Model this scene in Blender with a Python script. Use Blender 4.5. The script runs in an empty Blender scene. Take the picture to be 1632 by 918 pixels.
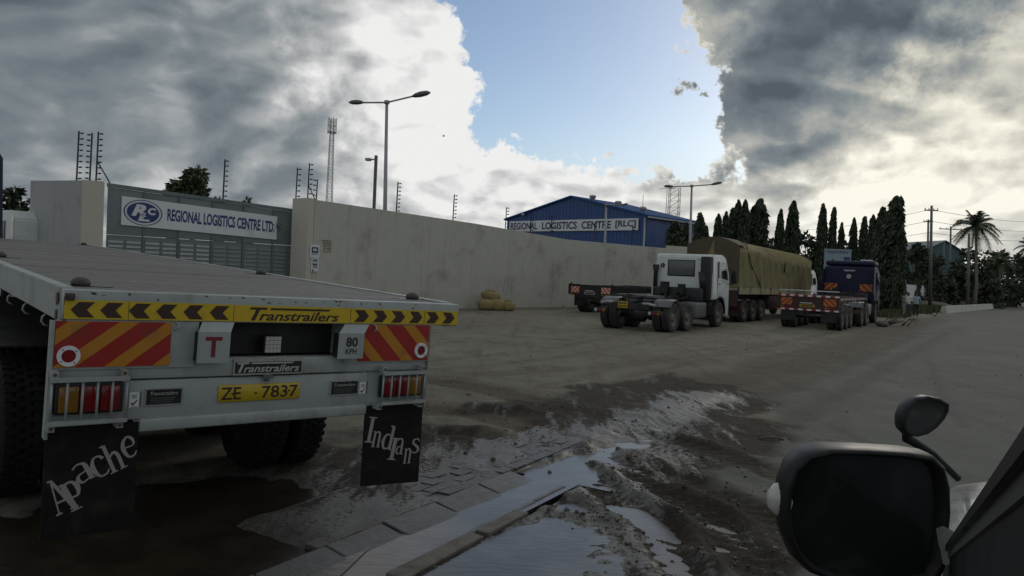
import bpy, bmesh, math, random
import numpy as np
from mathutils import Matrix, Vector, Euler
R = math.radians
random.seed(7)
sc = bpy.context.scene
COL = sc.collection

# ---------------------------------------------------------------- camera
F, CX, CY, CAMH = 1180.0, 816.0, 459.0, 1.85
ROLL, PITCH = R(2.6), math.atan((459.0 - 434.0) / 1180.0)
_fw = Vector((0, math.cos(PITCH), -math.sin(PITCH)))
_r0 = Vector((1, 0, 0))
_u0 = _r0.cross(_fw)
_rt = math.cos(ROLL) * _r0 + math.sin(ROLL) * _u0
_up = -math.sin(ROLL) * _r0 + math.cos(ROLL) * _u0
cam_data = bpy.data.cameras.new('camera')
cam = bpy.data.objects.new('camera', cam_data)
COL.objects.link(cam)
cam_data.sensor_fit = 'HORIZONTAL'
cam_data.sensor_width = 36.0
cam_data.lens = 36.0 * F / 1632.0
cam_data.clip_start = 0.05
cam_data.clip_end = 9000
cam.matrix_world = Matrix(((_rt.x, _up.x, -_fw.x, 0), (_rt.y, _up.y, -_fw.y, 0), (_rt.z, _up.z, -_fw.z, CAMH), (0, 0, 0, 1)))
sc.camera = cam

def ray(px, py):                       # direction with unit depth along the view axis
    return _fw + _rt * ((px - CX) / F) - _up * ((py - CY) / F)
def P(px, py, depth):                  # a point at a known distance
    return Vector((0, 0, CAMH)) + ray(px, py) * depth
def G(px, py, h=0.0):                  # a point on the ground
    d = ray(px, py)
    return Vector((0, 0, CAMH)) + d * ((h - CAMH) / d.z)

# ---------------------------------------------------------------- sky, sun, exposure
sc.view_settings.view_transform = 'Standard'
sc.view_settings.look = 'None'
sc.view_settings.exposure = 0.0
sc.view_settings.gamma = 1.0
SUN_EL, SUN_AZ = R(22), R(30)          # azimuth from +Y towards +X
sun_dir = Vector((math.cos(SUN_EL) * math.sin(SUN_AZ), math.cos(SUN_EL) * math.cos(SUN_AZ), math.sin(SUN_EL)))
sd = bpy.data.lights.new('sun', 'SUN')
sun = bpy.data.objects.new('sun', sd)
COL.objects.link(sun)
sd.energy = 0.4
sd.angle = R(16)
sd.color = (1.0, 0.93, 0.82)
sun.rotation_euler = (-sun_dir).to_track_quat('-Z', 'Y').to_euler()
sun.location = (20, 20, 60)

world = bpy.data.worlds.new('World')
sc.world = world
world.use_nodes = True

class NT:
    """small helper that writes node trees"""
    def __init__(s, tree):
        s.t = tree
        s.n = tree.nodes
        s.l = tree.links
    def node(s, typ, ins=None, **kw):
        nd = s.n.new(typ)
        for k, v in kw.items():
            setattr(nd, k, v)
        if ins:
            for k, v in ins.items():
                s.put(nd.inputs[k], v)
        return nd
    def put(s, sock, v):
        if isinstance(v, bpy.types.NodeSocket):
            s.l.new(v, sock)
        else:
            sock.default_value = v
    def math(s, op, a, b=0.0, c=0.0, clamp=False):
        nd = s.n.new('ShaderNodeMath')
        nd.operation = op
        nd.use_clamp = clamp
        for i, v in enumerate((a, b, c)):
            s.put(nd.inputs[i], v)
        return nd.outputs[0]
    def vmath(s, op, a, b=(0, 0, 0), sock=0, scale=None):
        nd = s.n.new('ShaderNodeVectorMath')
        nd.operation = op
        s.put(nd.inputs[0], a)
        s.put(nd.inputs[1], b)
        if scale is not None:
            s.put(nd.inputs['Scale'], scale)
        return nd.outputs[sock]
    def noise(s, vec, scale, detail=4, rough=0.55, out=0, dist=0.0):
        nd = s.n.new('ShaderNodeTexNoise')
        if vec is not None:
            s.put(nd.inputs['Vector'], vec)
        nd.inputs['Scale'].default_value = scale
        nd.inputs['Detail'].default_value = detail
        nd.inputs['Roughness'].default_value = rough
        nd.inputs['Distortion'].default_value = dist
        return nd.outputs[out]
    def smooth(s, v, a, b, lo=0.0, hi=1.0):
        nd = s.n.new('ShaderNodeMapRange')
        nd.interpolation_type = 'SMOOTHSTEP'
        s.put(nd.inputs['Value'], v)
        nd.inputs['From Min'].default_value = a
        nd.inputs['From Max'].default_value = b
        nd.inputs['To Min'].default_value = lo
        nd.inputs['To Max'].default_value = hi
        return nd.outputs[0]
    def lin(s, v, a, b, lo=0.0, hi=1.0):
        nd = s.n.new('ShaderNodeMapRange')
        s.put(nd.inputs['Value'], v)
        nd.inputs['From Min'].default_value = a
        nd.inputs['From Max'].default_value = b
        nd.inputs['To Min'].default_value = lo
        nd.inputs['To Max'].default_value = hi
        return nd.outputs[0]
    def mix(s, f, a, b, blend='MIX'):
        nd = s.n.new('ShaderNodeMix')
        nd.data_type = 'RGBA'
        nd.blend_type = blend
        nd.clamp_factor = True
        s.put(nd.inputs[0], f)
        for sock, v in ((nd.inputs[6], a), (nd.inputs[7], b)):
            if isinstance(v, (tuple, list)) and len(v) == 3:
                v = (*v, 1)
            s.put(sock, v)
        return nd.outputs[2]

def build_sky():
    k = NT(world.node_tree)
    for nd in list(k.n):
        k.n.remove(nd)
    out = k.node('ShaderNodeOutputWorld')
    tc = k.node('ShaderNodeTexCoord')
    d = tc.outputs['Generated']
    nish = k.node('ShaderNodeTexSky')
    nish.sky_type = 'NISHITA'
    nish.sun_disc = False
    nish.sun_elevation = SUN_EL
    nish.sun_rotation = SUN_AZ
    nish.air_density = 1.0
    nish.dust_density = 0.4
    nish.ozone_density = 1.2
    clear = k.mix(1.0, k.vmath('SCALE', nish.outputs[0], scale=SKY_K), (0.97, 1.0, 1.06), 'MULTIPLY')
    # turbulent clouds: the direction is warped at several sizes before the cloud banks are looked up
    n1 = k.vmath('SUBTRACT', k.noise(d, 3.2, 3, 0.5, out=1), (0.5, 0.5, 0.5))
    n2 = k.vmath('SUBTRACT', k.noise(d, 11.0, 6, 0.62, out=1), (0.5, 0.5, 0.5))
    w = k.vmath('ADD', k.vmath('SCALE', n1, scale=0.18), k.vmath('SCALE', n2, scale=0.24))
    d2 = k.vmath('NORMALIZE', k.vmath('ADD', d, w))
    sep = k.node('ShaderNodeSeparateXYZ')
    k.put(sep.inputs[0], d)
    def blob(px, py, rad, soft):
        c = ray(px, py).normalized()
        dp = k.vmath('DOT_PRODUCT', d2, tuple(c), sock=1)
        return k.smooth(dp, math.cos(R(rad + soft)), math.cos(R(max(rad - soft, 0.0))))
    def total(lst, base):
        acc = base
        for px, py, rad, soft, wt in lst:
            acc = k.math('MULTIPLY_ADD', blob(px, py, rad, soft), wt, acc)
        return acc
    # broken cloud over the whole sky, clouds seen flatter towards the horizon
    flat = k.math('ADD', k.math('ABSOLUTE', sep.outputs[2]), 0.42)
    proj = k.node('ShaderNodeCombineXYZ')
    k.put(proj.inputs[0], k.math('DIVIDE', sep.outputs[0], flat))
    k.put(proj.inputs[1], k.math('DIVIDE', sep.outputs[1], flat))
    k.put(proj.inputs[2], 3.7)
    pv = proj.outputs[0]
    # the same billows looked up a little nearer the sun: where they thin out that way, they catch the light
    pw = k.vmath('ADD', pv, k.vmath('SCALE', k.vmath('SUBTRACT', k.noise(pv, 2.0, 4, 0.55, out=1), (0.5, 0.5, 0.5)), scale=0.35))
    off = k.vmath('ADD', pw, (sun_dir.x * 0.10, sun_dir.y * 0.10, 0))
    bil = k.noise(pw, 4.2, 8, 0.55)
    bil_s = k.noise(off, 4.2, 8, 0.55)
    # rounded cauliflower heads of several sizes
    def heads(v):
        acc = 0.0
        for scl, amp in ((5.0, 0.60), (12.0, 0.32)):
            vo = k.node('ShaderNodeTexVoronoi', {'Vector': v, 'Scale': scl})
            vo.voronoi_dimensions = '2D'
            acc = k.math('MULTIPLY_ADD', k.math('SUBTRACT', 0.55, vo.outputs['Distance']), amp, acc)
        return acc
    hd = heads(pw)
    hd_s = heads(k.vmath('ADD', pw, (sun_dir.x * 0.05, sun_dir.y * 0.05, 0)))
    lit = k.math('MULTIPLY_ADD', k.math('SUBTRACT', hd, hd_s), 0.55, k.math('SUBTRACT', bil, bil_s))
    base_n = k.noise(pv, 0.9, 3, 0.5)
    cov = k.math('MULTIPLY_ADD', k.math('SUBTRACT', base_n, 0.5), 1.0, 0.62)
    cov = k.math('MULTIPLY_ADD', k.math('SUBTRACT', bil, 0.5), 1.5, cov)
    cov = k.math('MULTIPLY_ADD', hd, 0.45, cov)
    cov = total(CLOUD_COVER, cov)
    alpha = k.smooth(cov, 0.36, 0.68)
    # how deep the cloud is decides how much light comes through it
    depth = k.math('MULTIPLY_ADD', k.math('SUBTRACT', base_n, 0.5), 0.6, 0.54)
    depth = k.math('MULTIPLY_ADD', k.math('SUBTRACT', bil, 0.5), 0.75, depth)
    depth = k.math('MULTIPLY_ADD', hd, 0.18, depth)
    depth = total(CLOUD_DEPTH, depth)
    depth = k.math('MULTIPLY_ADD', lit, -1.5, depth)
    edge = k.smooth(cov, 0.45, 0.95)
    depth = k.math('MULTIPLY', k.math('MAXIMUM', depth, 0.0), k.math('MULTIPLY_ADD', edge, 0.6, 0.4))
    ramp = k.node('ShaderNodeValToRGB')
    k.put(ramp.inputs[0], k.math('MULTIPLY', depth, 0.80, clamp=True))
    cr = ramp.color_ramp
    cr.elements[0].position = 0.0
    cr.elements[0].color = (0.86, 0.86, 0.85, 1)
    cr.elements[1].position = 1.0
    cr.elements[1].color = (0.090, 0.112, 0.135, 1)
    for pos, c in ((0.18, (0.60, 0.605, 0.605)), (0.38, (0.37, 0.387, 0.398)), (0.60, (0.215, 0.248, 0.268)), (0.80, (0.150, 0.178, 0.200))):
        e = cr.elements.new(pos)
        e.color = (*c, 1)
    # forward scattering: thin cloud is brighter and creamier near the hidden sun
    sdot = k.vmath('DOT_PRODUCT', d, tuple(sun_dir), sock=1)
    glow = k.smooth(sdot, math.cos(R(30)), 1.0)
    glow = k.math('MULTIPLY', glow, k.smooth(depth, 0.9, 0.3))
    ccol = k.mix(glow, ramp.outputs[0], k.mix(1.0, ramp.outputs[0], (1.18, 1.13, 0.98), 'MULTIPLY'))
    air = k.smooth(sep.outputs[2], 0.02, 0.20, 0.8, 0.0)
    clear = k.mix(air, clear, (0.50, 0.58, 0.64))
    col = k.mix(alpha, clear, ccol)
    ground_c = k.smooth(sep.outputs[2], -0.06, 0.0)
    col = k.mix(ground_c, (0.10, 0.095, 0.085), col)
    bg = k.node('ShaderNodeBackground')
    k.put(bg.inputs[0], col)
    bg.inputs[1].default_value = 1.0
    k.l.new(bg.outputs[0], out.inputs[0])

SKY_K = 0.088
# px, py of the photograph give the compass direction of each cloud bank; radius and softness in degrees
CLOUD_COVER = [
    (880, 30, 9, 5, -0.80), (930, 130, 7, 4, -0.70), (1075, 170, 4.5, 3, -0.62), (1135, 215, 3.2, 2.5, -0.75), (1120, 265, 2.6, 2.2, -0.65), (980, 10, 4, 2.5, -0.5), (1075, 20, 3, 2.0, 0.5), (790, 110, 4, 4, -0.35), (1010, 200, 4, 3, -.35),
    (1600, 175, 3.0, 3, -0.55), (1000, -60, 8, 6, -0.5), (545, 20, 2, 2, -.35),
    (150, 120, 20, 8, 0.45), (480, 220, 12, 6, 0.35), (650, 260, 7, 5, 0.30), (770, 270, 5, 3, 0.45), (640, 70, 4, 3, 0.35),
    (870, 300, 4.5, 3, 0.50), (960, 320, 4.5, 3, 0.50), (1060, 335, 5, 3, 0.35),
    (1240, 20, 8, 4, 0.60), (1300, 170, 5, 3.5, 0.50), (1450, 60, 10, 6, 0.45), (1265, 270, 3.2, 2.6, 0.45), (1450, 320, 9, 5, 0.35), (1090, 85, 1.4, 1.3, .6), (1150, 150, 1.0, 1.0, .45),
]
CLOUD_DEPTH = [
    (60, 60, 13, 8, 0.30), (300, 200, 9, 7, 0.02), (500, 210, 5, 5, 0.06), (440, 60, 4, 4, -0.20), (620, 60, 5, 4, -0.40),
    (680, 160, 5, 4, -0.26), (800, 270, 7, 5, -0.26), (950, 310, 8, 4, -0.28), (300, 120, 3, 3, -.10), (180, 300, 6, 5, -.12), (560, 290, 6, 4, -.14),
    (1270, 60, 8, 6, 0.16), (1290, 160, 6, 4, 0.22), (1500, 20, 9, 6, 0.22), (1200, 260, 4, 3, 0.04),
    (1480, 245, 6, 4, -0.30), (1330, 320, 7, 5, -0.30), (1560, 330, 8, 5, -0.12), (1625, 100, 3, 3, -0.3), (1400, 140, 4, 3, .06), (1100, 60, 3, 3, -.2),
]
build_sky()
# ---------------------------------------------------------------- materials
MATS = {}
def mat(name, base, rough=0.6, metal=0.0, spec=0.5, dirt=None, dirt_amt=0.0, dirt_scale=3.0, bump=0.0, bump_scale=40.0, grain=0.0, grain_scale=30.0, streak=0.0, coat=0.0, trans=0.0, stretch=None, emit=None):
    """a procedural paint, rubber, concrete ... with patchy dirt, rain streaks and fine relief"""
    if name in MATS:
        return MATS[name]
    m = bpy.data.materials.new(name)
    m.use_nodes = True
    k = NT(m.node_tree)
    b = k.n['Principled BSDF']
    tc = k.node('ShaderNodeTexCoord')
    v = tc.outputs['Object']
    if stretch:
        mp = k.node('ShaderNodeMapping', {'Vector': v, 'Scale': stretch})
        v = mp.outputs[0]
    col = k.mix(0.0, base, base)
    if grain:
        g = k.noise(v, grain_scale, 5, 0.6)
        col = k.mix(k.lin(g, 0.3, 0.7), tuple(max(c * (1 - grain), 0) for c in base), tuple(min(c * (1 + grain), 1) for c in base))
    if dirt and dirt_amt:
        dn = k.noise(v, dirt_scale, 7, 0.65)
        f = k.smooth(dn, 0.62 - 0.35 * dirt_amt, 0.80 - 0.2 * dirt_amt, 0, min(1.0, 0.35 + dirt_amt))
        col = k.mix(f, col, dirt)
    if streak and dirt:
        mp2 = k.node('ShaderNodeMapping', {'Vector': tc.outputs['Object'], 'Scale': (2.2, 2.2, 0.12)})
        sn = k.noise(mp2.outputs[0], 2.4, 6, 0.6)
        col = k.mix(k.smooth(sn, 0.52, 0.75, 0, streak), col, dirt)
    k.put(b.inputs['Base Color'], col)
    b.inputs['Metallic'].default_value = metal
    b.inputs['Specular IOR Level'].default_value = spec
    rn = k.noise(v, dirt_scale * 2.3, 5, 0.6)
    k.put(b.inputs['Roughness'], k.lin(rn, 0.3, 0.7, max(rough - 0.1, 0.02), min(rough + 0.12, 1)))
    if coat:
        b.inputs['Coat Weight'].default_value = coat
        b.inputs['Coat Roughness'].default_value = 0.08
    if bump:
        bn = k.node('ShaderNodeBump', {'Strength': min(bump, 1.0), 'Distance': 0.01 * max(1, bump), 'Height': k.noise(v, bump_scale, 5, 0.6)})
        k.put(b.inputs['Normal'], bn.outputs[0])
    MATS[name] = m
    return m

DUST = (0.16, 0.14, 0.11)
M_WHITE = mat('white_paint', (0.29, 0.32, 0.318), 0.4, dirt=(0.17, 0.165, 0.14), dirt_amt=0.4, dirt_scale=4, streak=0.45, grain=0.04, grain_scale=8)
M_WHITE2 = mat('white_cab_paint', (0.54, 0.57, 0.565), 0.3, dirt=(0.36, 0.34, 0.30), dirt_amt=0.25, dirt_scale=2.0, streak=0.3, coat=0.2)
M_YELLOW = mat('yellow_tape', (0.50, 0.36, 0.012), 0.35, dirt=(0.28, 0.19, 0.04), dirt_amt=0.3, dirt_scale=6, grain=0.06)
M_PLATEY = mat('number_plate_yellow', (0.42, 0.30, 0.015), 0.35, dirt=(0.3, 0.2, 0.05), dirt_amt=0.2, dirt_scale=9)
M_AMBER = mat('amber_reflective', (0.40, 0.17, 0.012), 0.35, dirt=(0.2, 0.1, 0.04), dirt_amt=0.3, dirt_scale=6)
M_RED = mat('red_reflective', (0.27, 0.014, 0.010), 0.35, dirt=(0.14, 0.03, 0.02), dirt_amt=0.3, dirt_scale=6)
M_REDL = mat('red_lens', (0.17, 0.006, 0.008), 0.18, coat=0.4)
M_AMBL = mat('amber_lens', (0.22, 0.10, 0.010), 0.18, coat=0.4)
M_REDINK = mat('dark_red_print', (0.16, 0.008, 0.02), 0.5)
M_INK = mat('black_print', (0.016, 0.014, 0.014), 0.5)
M_BROWNINK = mat('brown_black_print', (0.035, 0.014, 0.008), 0.5)
M_SILVER = mat('silver_frame', (0.5, 0.5, 0.49), 0.3, metal=0.8, dirt=DUST, dirt_amt=0.2)
M_BLACKP = mat('black_plate', (0.014, 0.016, 0.017), 0.3)
M_GREYP = mat('grey_print', (0.36, 0.36, 0.35), 0.5)
M_BLACKM = mat('black_chassis_paint', (0.010, 0.010, 0.011), 0.6, dirt=(0.04, 0.035, 0.027), dirt_amt=0.4, dirt_scale=3)
M_RUBBER = mat('tyre_rubber', (0.010, 0.010, 0.010), 0.9, spec=0.25, dirt=(0.026, 0.023, 0.019), dirt_amt=0.4, dirt_scale=4, bump=0.4)
M_DUSTRUB = mat('dusty_tyre_rubber', (0.030, 0.029, 0.028), 0.85, dirt=(0.075, 0.068, 0.056), dirt_amt=0.5, dirt_scale=3, bump=0.4)
M_RIM = mat('wheel_rim_paint', (0.42, 0.44, 0.50), 0.4, dirt=(0.12, 0.10, 0.08), dirt_amt=0.45, dirt_scale=5)
M_RIMD = mat('dusty_rim', (0.10, 0.09, 0.08), 0.6, dirt=(0.18, 0.15, 0.12), dirt_amt=0.5, dirt_scale=5)
M_FLAP = mat('mud_flap_rubber', (0.006, 0.0055, 0.006), 0.75, spec=0.25, dirt=(0.03, 0.026, 0.021), dirt_amt=0.45, dirt_scale=5)
M_LETTER = mat('painted_letter', (0.30, 0.265, 0.265), 0.6, dirt=(0.2, 0.17, 0.16), dirt_amt=0.3, dirt_scale=10)
M_RUST = mat('rusty_steel', (0.08, 0.045, 0.03), 0.8, dirt=(0.16, 0.08, 0.04), dirt_amt=0.5, dirt_scale=14, bump=0.4)
M_STEEL = mat('grey_steel', (0.11, 0.115, 0.118), 0.5, metal=0.3, dirt=(0.09, 0.075, 0.06), dirt_amt=0.3)
M_GALV = mat('galvanised_steel', (0.30, 0.31, 0.32), 0.5, metal=0.3, grain=0.1, grain_scale=6)
M_DARKPOST = mat('dark_fence_post', (0.02, 0.022, 0.028), 0.6)
M_GLASS = mat('dark_window_glass', (0.018, 0.022, 0.026), 0.06, spec=0.7)
M_GLASSG = mat('dusty_window_glass', (0.09, 0.10, 0.105), 0.2, dirt=(0.15, 0.15, 0.14), dirt_amt=0.4)
M_BLUECAB = mat('navy_cab_paint', (0.004, 0.006, 0.034), 0.5, spec=0.35, dirt=(0.012, 0.012, 0.025), dirt_amt=0.3)
M_WALL = mat('painted_concrete_wall', (0.43, 0.425, 0.372), 0.85, dirt=(0.22, 0.205, 0.165), dirt_amt=0.32, dirt_scale=0.55, streak=0.36, bump=0.25, bump_scale=9, grain=0.05, grain_scale=3)
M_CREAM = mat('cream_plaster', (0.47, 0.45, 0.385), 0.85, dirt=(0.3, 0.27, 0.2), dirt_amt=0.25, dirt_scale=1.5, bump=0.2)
M_SHADEWALL = mat('shaded_plaster', (0.34, 0.35, 0.36), 0.85, dirt=(0.2, 0.2, 0.2), dirt_amt=0.35, dirt_scale=1.0, streak=0.3)
M_GATE = mat('grey_green_gate_paint', (0.125, 0.155, 0.155), 0.45, dirt=(0.09, 0.10, 0.10), dirt_amt=0.3, dirt_scale=1.4, streak=0.25)
M_GATELT = mat('pale_gate_paint', (0.150, 0.18, 0.18), 0.42, dirt=(0.12, 0.13, 0.13), dirt_amt=0.3, dirt_scale=1.4)
M_SIGN = mat('white_banner', (0.60, 0.62, 0.64), 0.55, dirt=(0.4, 0.41, 0.42), dirt_amt=0.3, dirt_scale=1.2)
M_BLUEINK = mat('dark_blue_print', (0.018, 0.035, 0.14), 0.5)
M_NAVYINK = mat('navy_print', (0.012, 0.02, 0.06), 0.5)
M_BLUESHED = mat('blue_cladding', (0.021, 0.066, 0.205), 0.5, dirt=(0.02, 0.055, 0.16), dirt_amt=0.3, dirt_scale=0.3)
M_BLUEROOF = mat('blue_roof_sheet', (0.03, 0.08, 0.22), 0.9, spec=0.1)
M_TARP = mat('olive_yellow_canvas', (0.205, 0.178, 0.082), 0.9, dirt=(0.125, 0.108, 0.055), dirt_amt=0.4, dirt_scale=1.0, streak=0.35, bump=0.5, bump_scale=3)
M_TARPD = mat('brown_canvas', (0.085, 0.07, 0.042), 0.9, dirt=(0.05, 0.045, 0.03), dirt_amt=0.4, bump=0.4, bump_scale=3)
M_WOOD = mat('faded_board', (0.30, 0.27, 0.16), 0.8, dirt=(0.13, 0.11, 0.07), dirt_amt=0.4)
M_REDCH = mat('dark_red_chassis', (0.040, 0.013, 0.011), 0.6, dirt=(0.045, 0.036, 0.026), dirt_amt=0.4)
M_TEAL = mat('teal_roof_sheet', (0.05, 0.10, 0.11), 0.6)
M_CONC = mat('concrete_kerb', (0.125, 0.118, 0.104), 0.75, dirt=(0.07, 0.06, 0.045), dirt_amt=0.55, dirt_scale=5, bump=0.5, bump_scale=30)
M_SLAB = mat('wet_concrete_slab', (0.082, 0.081, 0.076), 0.46, dirt=(0.06, 0.053, 0.043), dirt_amt=0.5, dirt_scale=6, bump=0.4, bump_scale=40)
M_PAVER = mat('wet_paving_block', (0.050, 0.047, 0.041), 0.46, dirt=(0.05, 0.043, 0.034), dirt_amt=0.5, dirt_scale=7, bump=0.6, bump_scale=45)
M_SACK = mat('straw_sacking', (0.27, 0.215, 0.095), 0.9, dirt=(0.2, 0.14, 0.05), dirt_amt=0.45, dirt_scale=6, bump=0.8, bump_scale=25)
M_TRUNK = mat('tree_bark', (0.09, 0.075, 0.055), 0.9, bump=0.8, bump_scale=12)
M_PTRUNK = mat('palm_bark', (0.15, 0.14, 0.12), 0.9, bump=0.8, bump_scale=12)
M_LEAFD = mat('dark_foliage', (0.030, 0.046, 0.021), 0.6, grain=0.6, grain_scale=1.3)
M_BUSH = mat('hazy_foliage', (0.050, 0.062, 0.036), 0.7, grain=0.5, grain_scale=1.2)  # lightened leaf green, distance haze put into the colour
M_LEAF = mat('mid_foliage', (0.055, 0.07, 0.03), 0.6, grain=0.4, grain_scale=2)
M_PALM = mat('palm_foliage', (0.045, 0.06, 0.025), 0.5, grain=0.35, grain_scale=2)
M_GRASS = mat('weedy_grass', (0.06, 0.075, 0.03), 0.8, grain=0.4, grain_scale=3)
M_MUD = mat('dark_mud', (0.045, 0.036, 0.027), 0.6, bump=0.7, bump_scale=60)
M_STONE = mat('muddy_stone', (0.09, 0.08, 0.07), 0.7, bump=0.6, bump_scale=30)
M_CARB = mat('black_mirror_plastic', (0.007, 0.007, 0.008), 0.48, spec=0.3, grain=0.3, grain_scale=60)
M_CARP = mat('silver_car_paint', (0.30, 0.31, 0.31), 0.28, coat=0.5, dirt=(0.2, 0.19, 0.17), dirt_amt=0.25)
M_CHROME = mat('chrome', (0.55, 0.56, 0.57), 0.15, metal=1.0)
M_MIRROR = mat('mirror_glass', (0.012, 0.015, 0.015), 0.10, spec=0.5, dirt=(0.03, 0.03, 0.028), dirt_amt=0.3, dirt_scale=9)
M_LENS = mat('clear_lens', (0.42, 0.42, 0.40), 0.2, coat=0.4)
M_SKIN = mat('brown_skin', (0.10, 0.055, 0.035), 0.55)
M_HAIR = mat('black_hair', (0.01, 0.009, 0.009), 0.7)

# ---------------------------------------------------------------- mesh helpers
class MB:
    """collects boxes, tubes, lathes and prisms; build() links them as ONE mesh object"""
    def __init__(s, shift=(0, 0, 0)):
        s.v, s.f, s.sm = [], [], []
        s.sh = Vector(shift)
    def add(s, vs, fs, smooth=False):
        o = len(s.v)
        s.v += [tuple(Vector(p) + s.sh) for p in vs]
        s.f += [tuple(i + o for i in f) for f in fs]
        s.sm += [smooth] * len(fs)
        return s
    def box(s, a, b, rot=None, about=None):
        (x0, y0, z0), (x1, y1, z1) = a, b
        vs = [Vector(p) for p in ((x0, y0, z0), (x1, y0, z0), (x1, y1, z0), (x0, y1, z0), (x0, y0, z1), (x1, y0, z1), (x1, y1, z1), (x0, y1, z1))]
        if rot is not None:
            c = Vector(about) if about is not None else (Vector(a) + Vector(b)) / 2
            vs = [c + rot @ (p - c) for p in vs]
        return s.add(vs, [(0, 3, 2, 1), (4, 5, 6, 7), (0, 1, 5, 4), (1, 2, 6, 5), (2, 3, 7, 6), (3, 0, 4, 7)])
    def hexa(s, vs):                    # eight corners in the order of box()
        return s.add(vs, [(0, 3, 2, 1), (4, 5, 6, 7), (0, 1, 5, 4), (1, 2, 6, 5), (2, 3, 7, 6), (3, 0, 4, 7)])
    def rbox(s, a, b, r=0.02, seg=2):
        bm = bmesh.new()
        (x0, y0, z0), (x1, y1, z1) = a, b
        bmesh.ops.create_cube(bm, size=1.0)
        for q in bm.verts:
            q.co = Vector(((x0 + x1) / 2 + q.co.x * (x1 - x0), (y0 + y1) / 2 + q.co.y * (y1 - y0), (z0 + z1) / 2 + q.co.z * (z1 - z0)))
        bmesh.ops.bevel(bm, geom=bm.edges[:], offset=r, segments=seg, affect='EDGES', profile=0.5)
        return s.bm(bm, True)
    def bm(s, bm, smooth=False, mtx=None):
        bm.verts.index_update()
        vs = [(mtx @ q.co) if mtx else q.co.copy() for q in bm.verts]
        fs = [[q.index for q in f.verts] for f in bm.faces]
        bm.free()
        return s.add(vs, fs, smooth)
    def tube(s, pts, rad, n=8, cap=True):
        pts = [Vector(p) for p in pts]
        rads = rad if isinstance(rad, (list, tuple)) else [rad] * len(pts)
        vs, fs = [], []
        for i, p in enumerate(pts):
            t = (pts[min(i + 1, len(pts) - 1)] - pts[max(i - 1, 0)]).normalized()
            a = t.orthogonal().normalized() if i == 0 else (a0 - t * a0.dot(t)).normalized()
            a0 = a
            b = t.cross(a)
            for j in range(n):
                th = 2 * math.pi * j / n
                vs.append(p + (a * math.cos(th) + b * math.sin(th)) * rads[i])
        for i in range(len(pts) - 1):
            for j in range(n):
                fs.append((i * n + j, i * n + (j + 1) % n, (i + 1) * n + (j + 1) % n, (i + 1) * n + j))
        if cap:
            fs.append(tuple(reversed(range(n))))
            fs.append(tuple((len(pts) - 1) * n + j for j in range(n)))
        return s.add(vs, fs, True)
    def lathe(s, prof, n=24, mtx=None, closed=True):
        """profile of (radius, x) turned about the x axis"""
        mtx = mtx or Matrix.Identity(4)
        vs, fs = [], []
        for r, x in prof:
            for j in range(n):
                th = 2 * math.pi * j / n
                vs.append(mtx @ Vector((x, r * math.cos(th), r * math.sin(th))))
        m = len(prof)
        for i in range(m - 1 if not closed else m):
            for j in range(n):
                a, b = i * n, ((i + 1) % m) * n
                fs.append((a + j, a + (j + 1) % n, b + (j + 1) % n, b + j))
        return s.add(vs, fs, True)
    def prism(s, poly, origin, ux, uy, depth):
        """a flat outline given in two axes, pushed out along their cross product"""
        ux, uy, o = Vector(ux), Vector(uy), Vector(origin)
        nn = ux.cross(uy).normalized()
        n = len(poly)
        vs = [o + ux * x + uy * y for x, y in poly] + [o + ux * x + uy * y + nn * depth for x, y in poly]
        fs = [tuple(reversed(range(n))), tuple(range(n, 2 * n))] + [(i, (i + 1) % n, n + (i + 1) % n, n + i) for i in range(n)]
        return s.add(vs, fs)
    def disc(s, c, ux, uy, rx, ry, depth, n=24, rin=0.0):
        """a disc, or a ring when rin > 0 (share of the radius)"""
        if not rin:
            return s.prism([(rx * math.cos(2 * math.pi * j / n), ry * math.sin(2 * math.pi * j / n)) for j in range(n)], c, ux, uy, depth)
        ux, uy, o = Vector(ux), Vector(uy), Vector(c)
        nn = ux.cross(uy).normalized()
        vs = []
        for q, d in ((1, 0), (1, depth), (rin, depth), (rin, 0)):
            for j in range(n):
                th = 2 * math.pi * j / n
                vs.append(o + ux * (rx * q * math.cos(th)) + uy * (ry * q * math.sin(th)) + nn * d)
        fs = []
        for i in range(4):
            for j in range(n):
                fs.append((i * n + j, i * n + (j + 1) % n, ((i + 1) % 4) * n + (j + 1) % n, ((i + 1) % 4) * n + j))
        return s.add(vs, fs)
    def mesh(s, name, m):
        me = bpy.data.meshes.new(name)
        me.from_pydata(s.v, [], s.f)
        me.polygons.foreach_set('use_smooth', s.sm)
        if m is not None:
            me.materials.append(m)
        me.update()
        return me
    def build(s, name, m, parent=None, **tags):
        return link(name, s.mesh(name, m), parent, **tags)

def link(name, me, parent=None, **tags):
    o = bpy.data.objects.new(name, me)
    COL.objects.link(o)
    if parent is not None:
        o.parent = parent
    for a, b in tags.items():
        o[a] = b
    return o
def empty(name, parent=None, loc=(0, 0, 0)):
    o = bpy.data.objects.new(name, None)
    o.empty_display_size = 0.2
    COL.objects.link(o)
    o.location = loc
    if parent is not None:
        o.parent = parent
    return o
def tag(o, label=None, cat=None, group=None, kind=None):
    if label: o['label'] = label
    if cat: o['category'] = cat
    if group: o['group'] = group
    if kind: o['kind'] = kind
    return o
def thing(name, label, cat, loc=(0, 0, 0), heading=0.0, group=None):
    """heading in degrees, clockwise from +Y seen from above; a thing's own y axis points that way"""
    o = empty(name, None, loc)
    o.rotation_euler = (0, 0, -R(heading))
    return tag(o, label, cat, group)
def copy_tree(o, parent=None):
    c = o.copy()
    COL.objects.link(c)
    if parent is not None:
        c.parent = parent
    for ch in o.children:
        copy_tree(ch, c)
    return c

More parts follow.
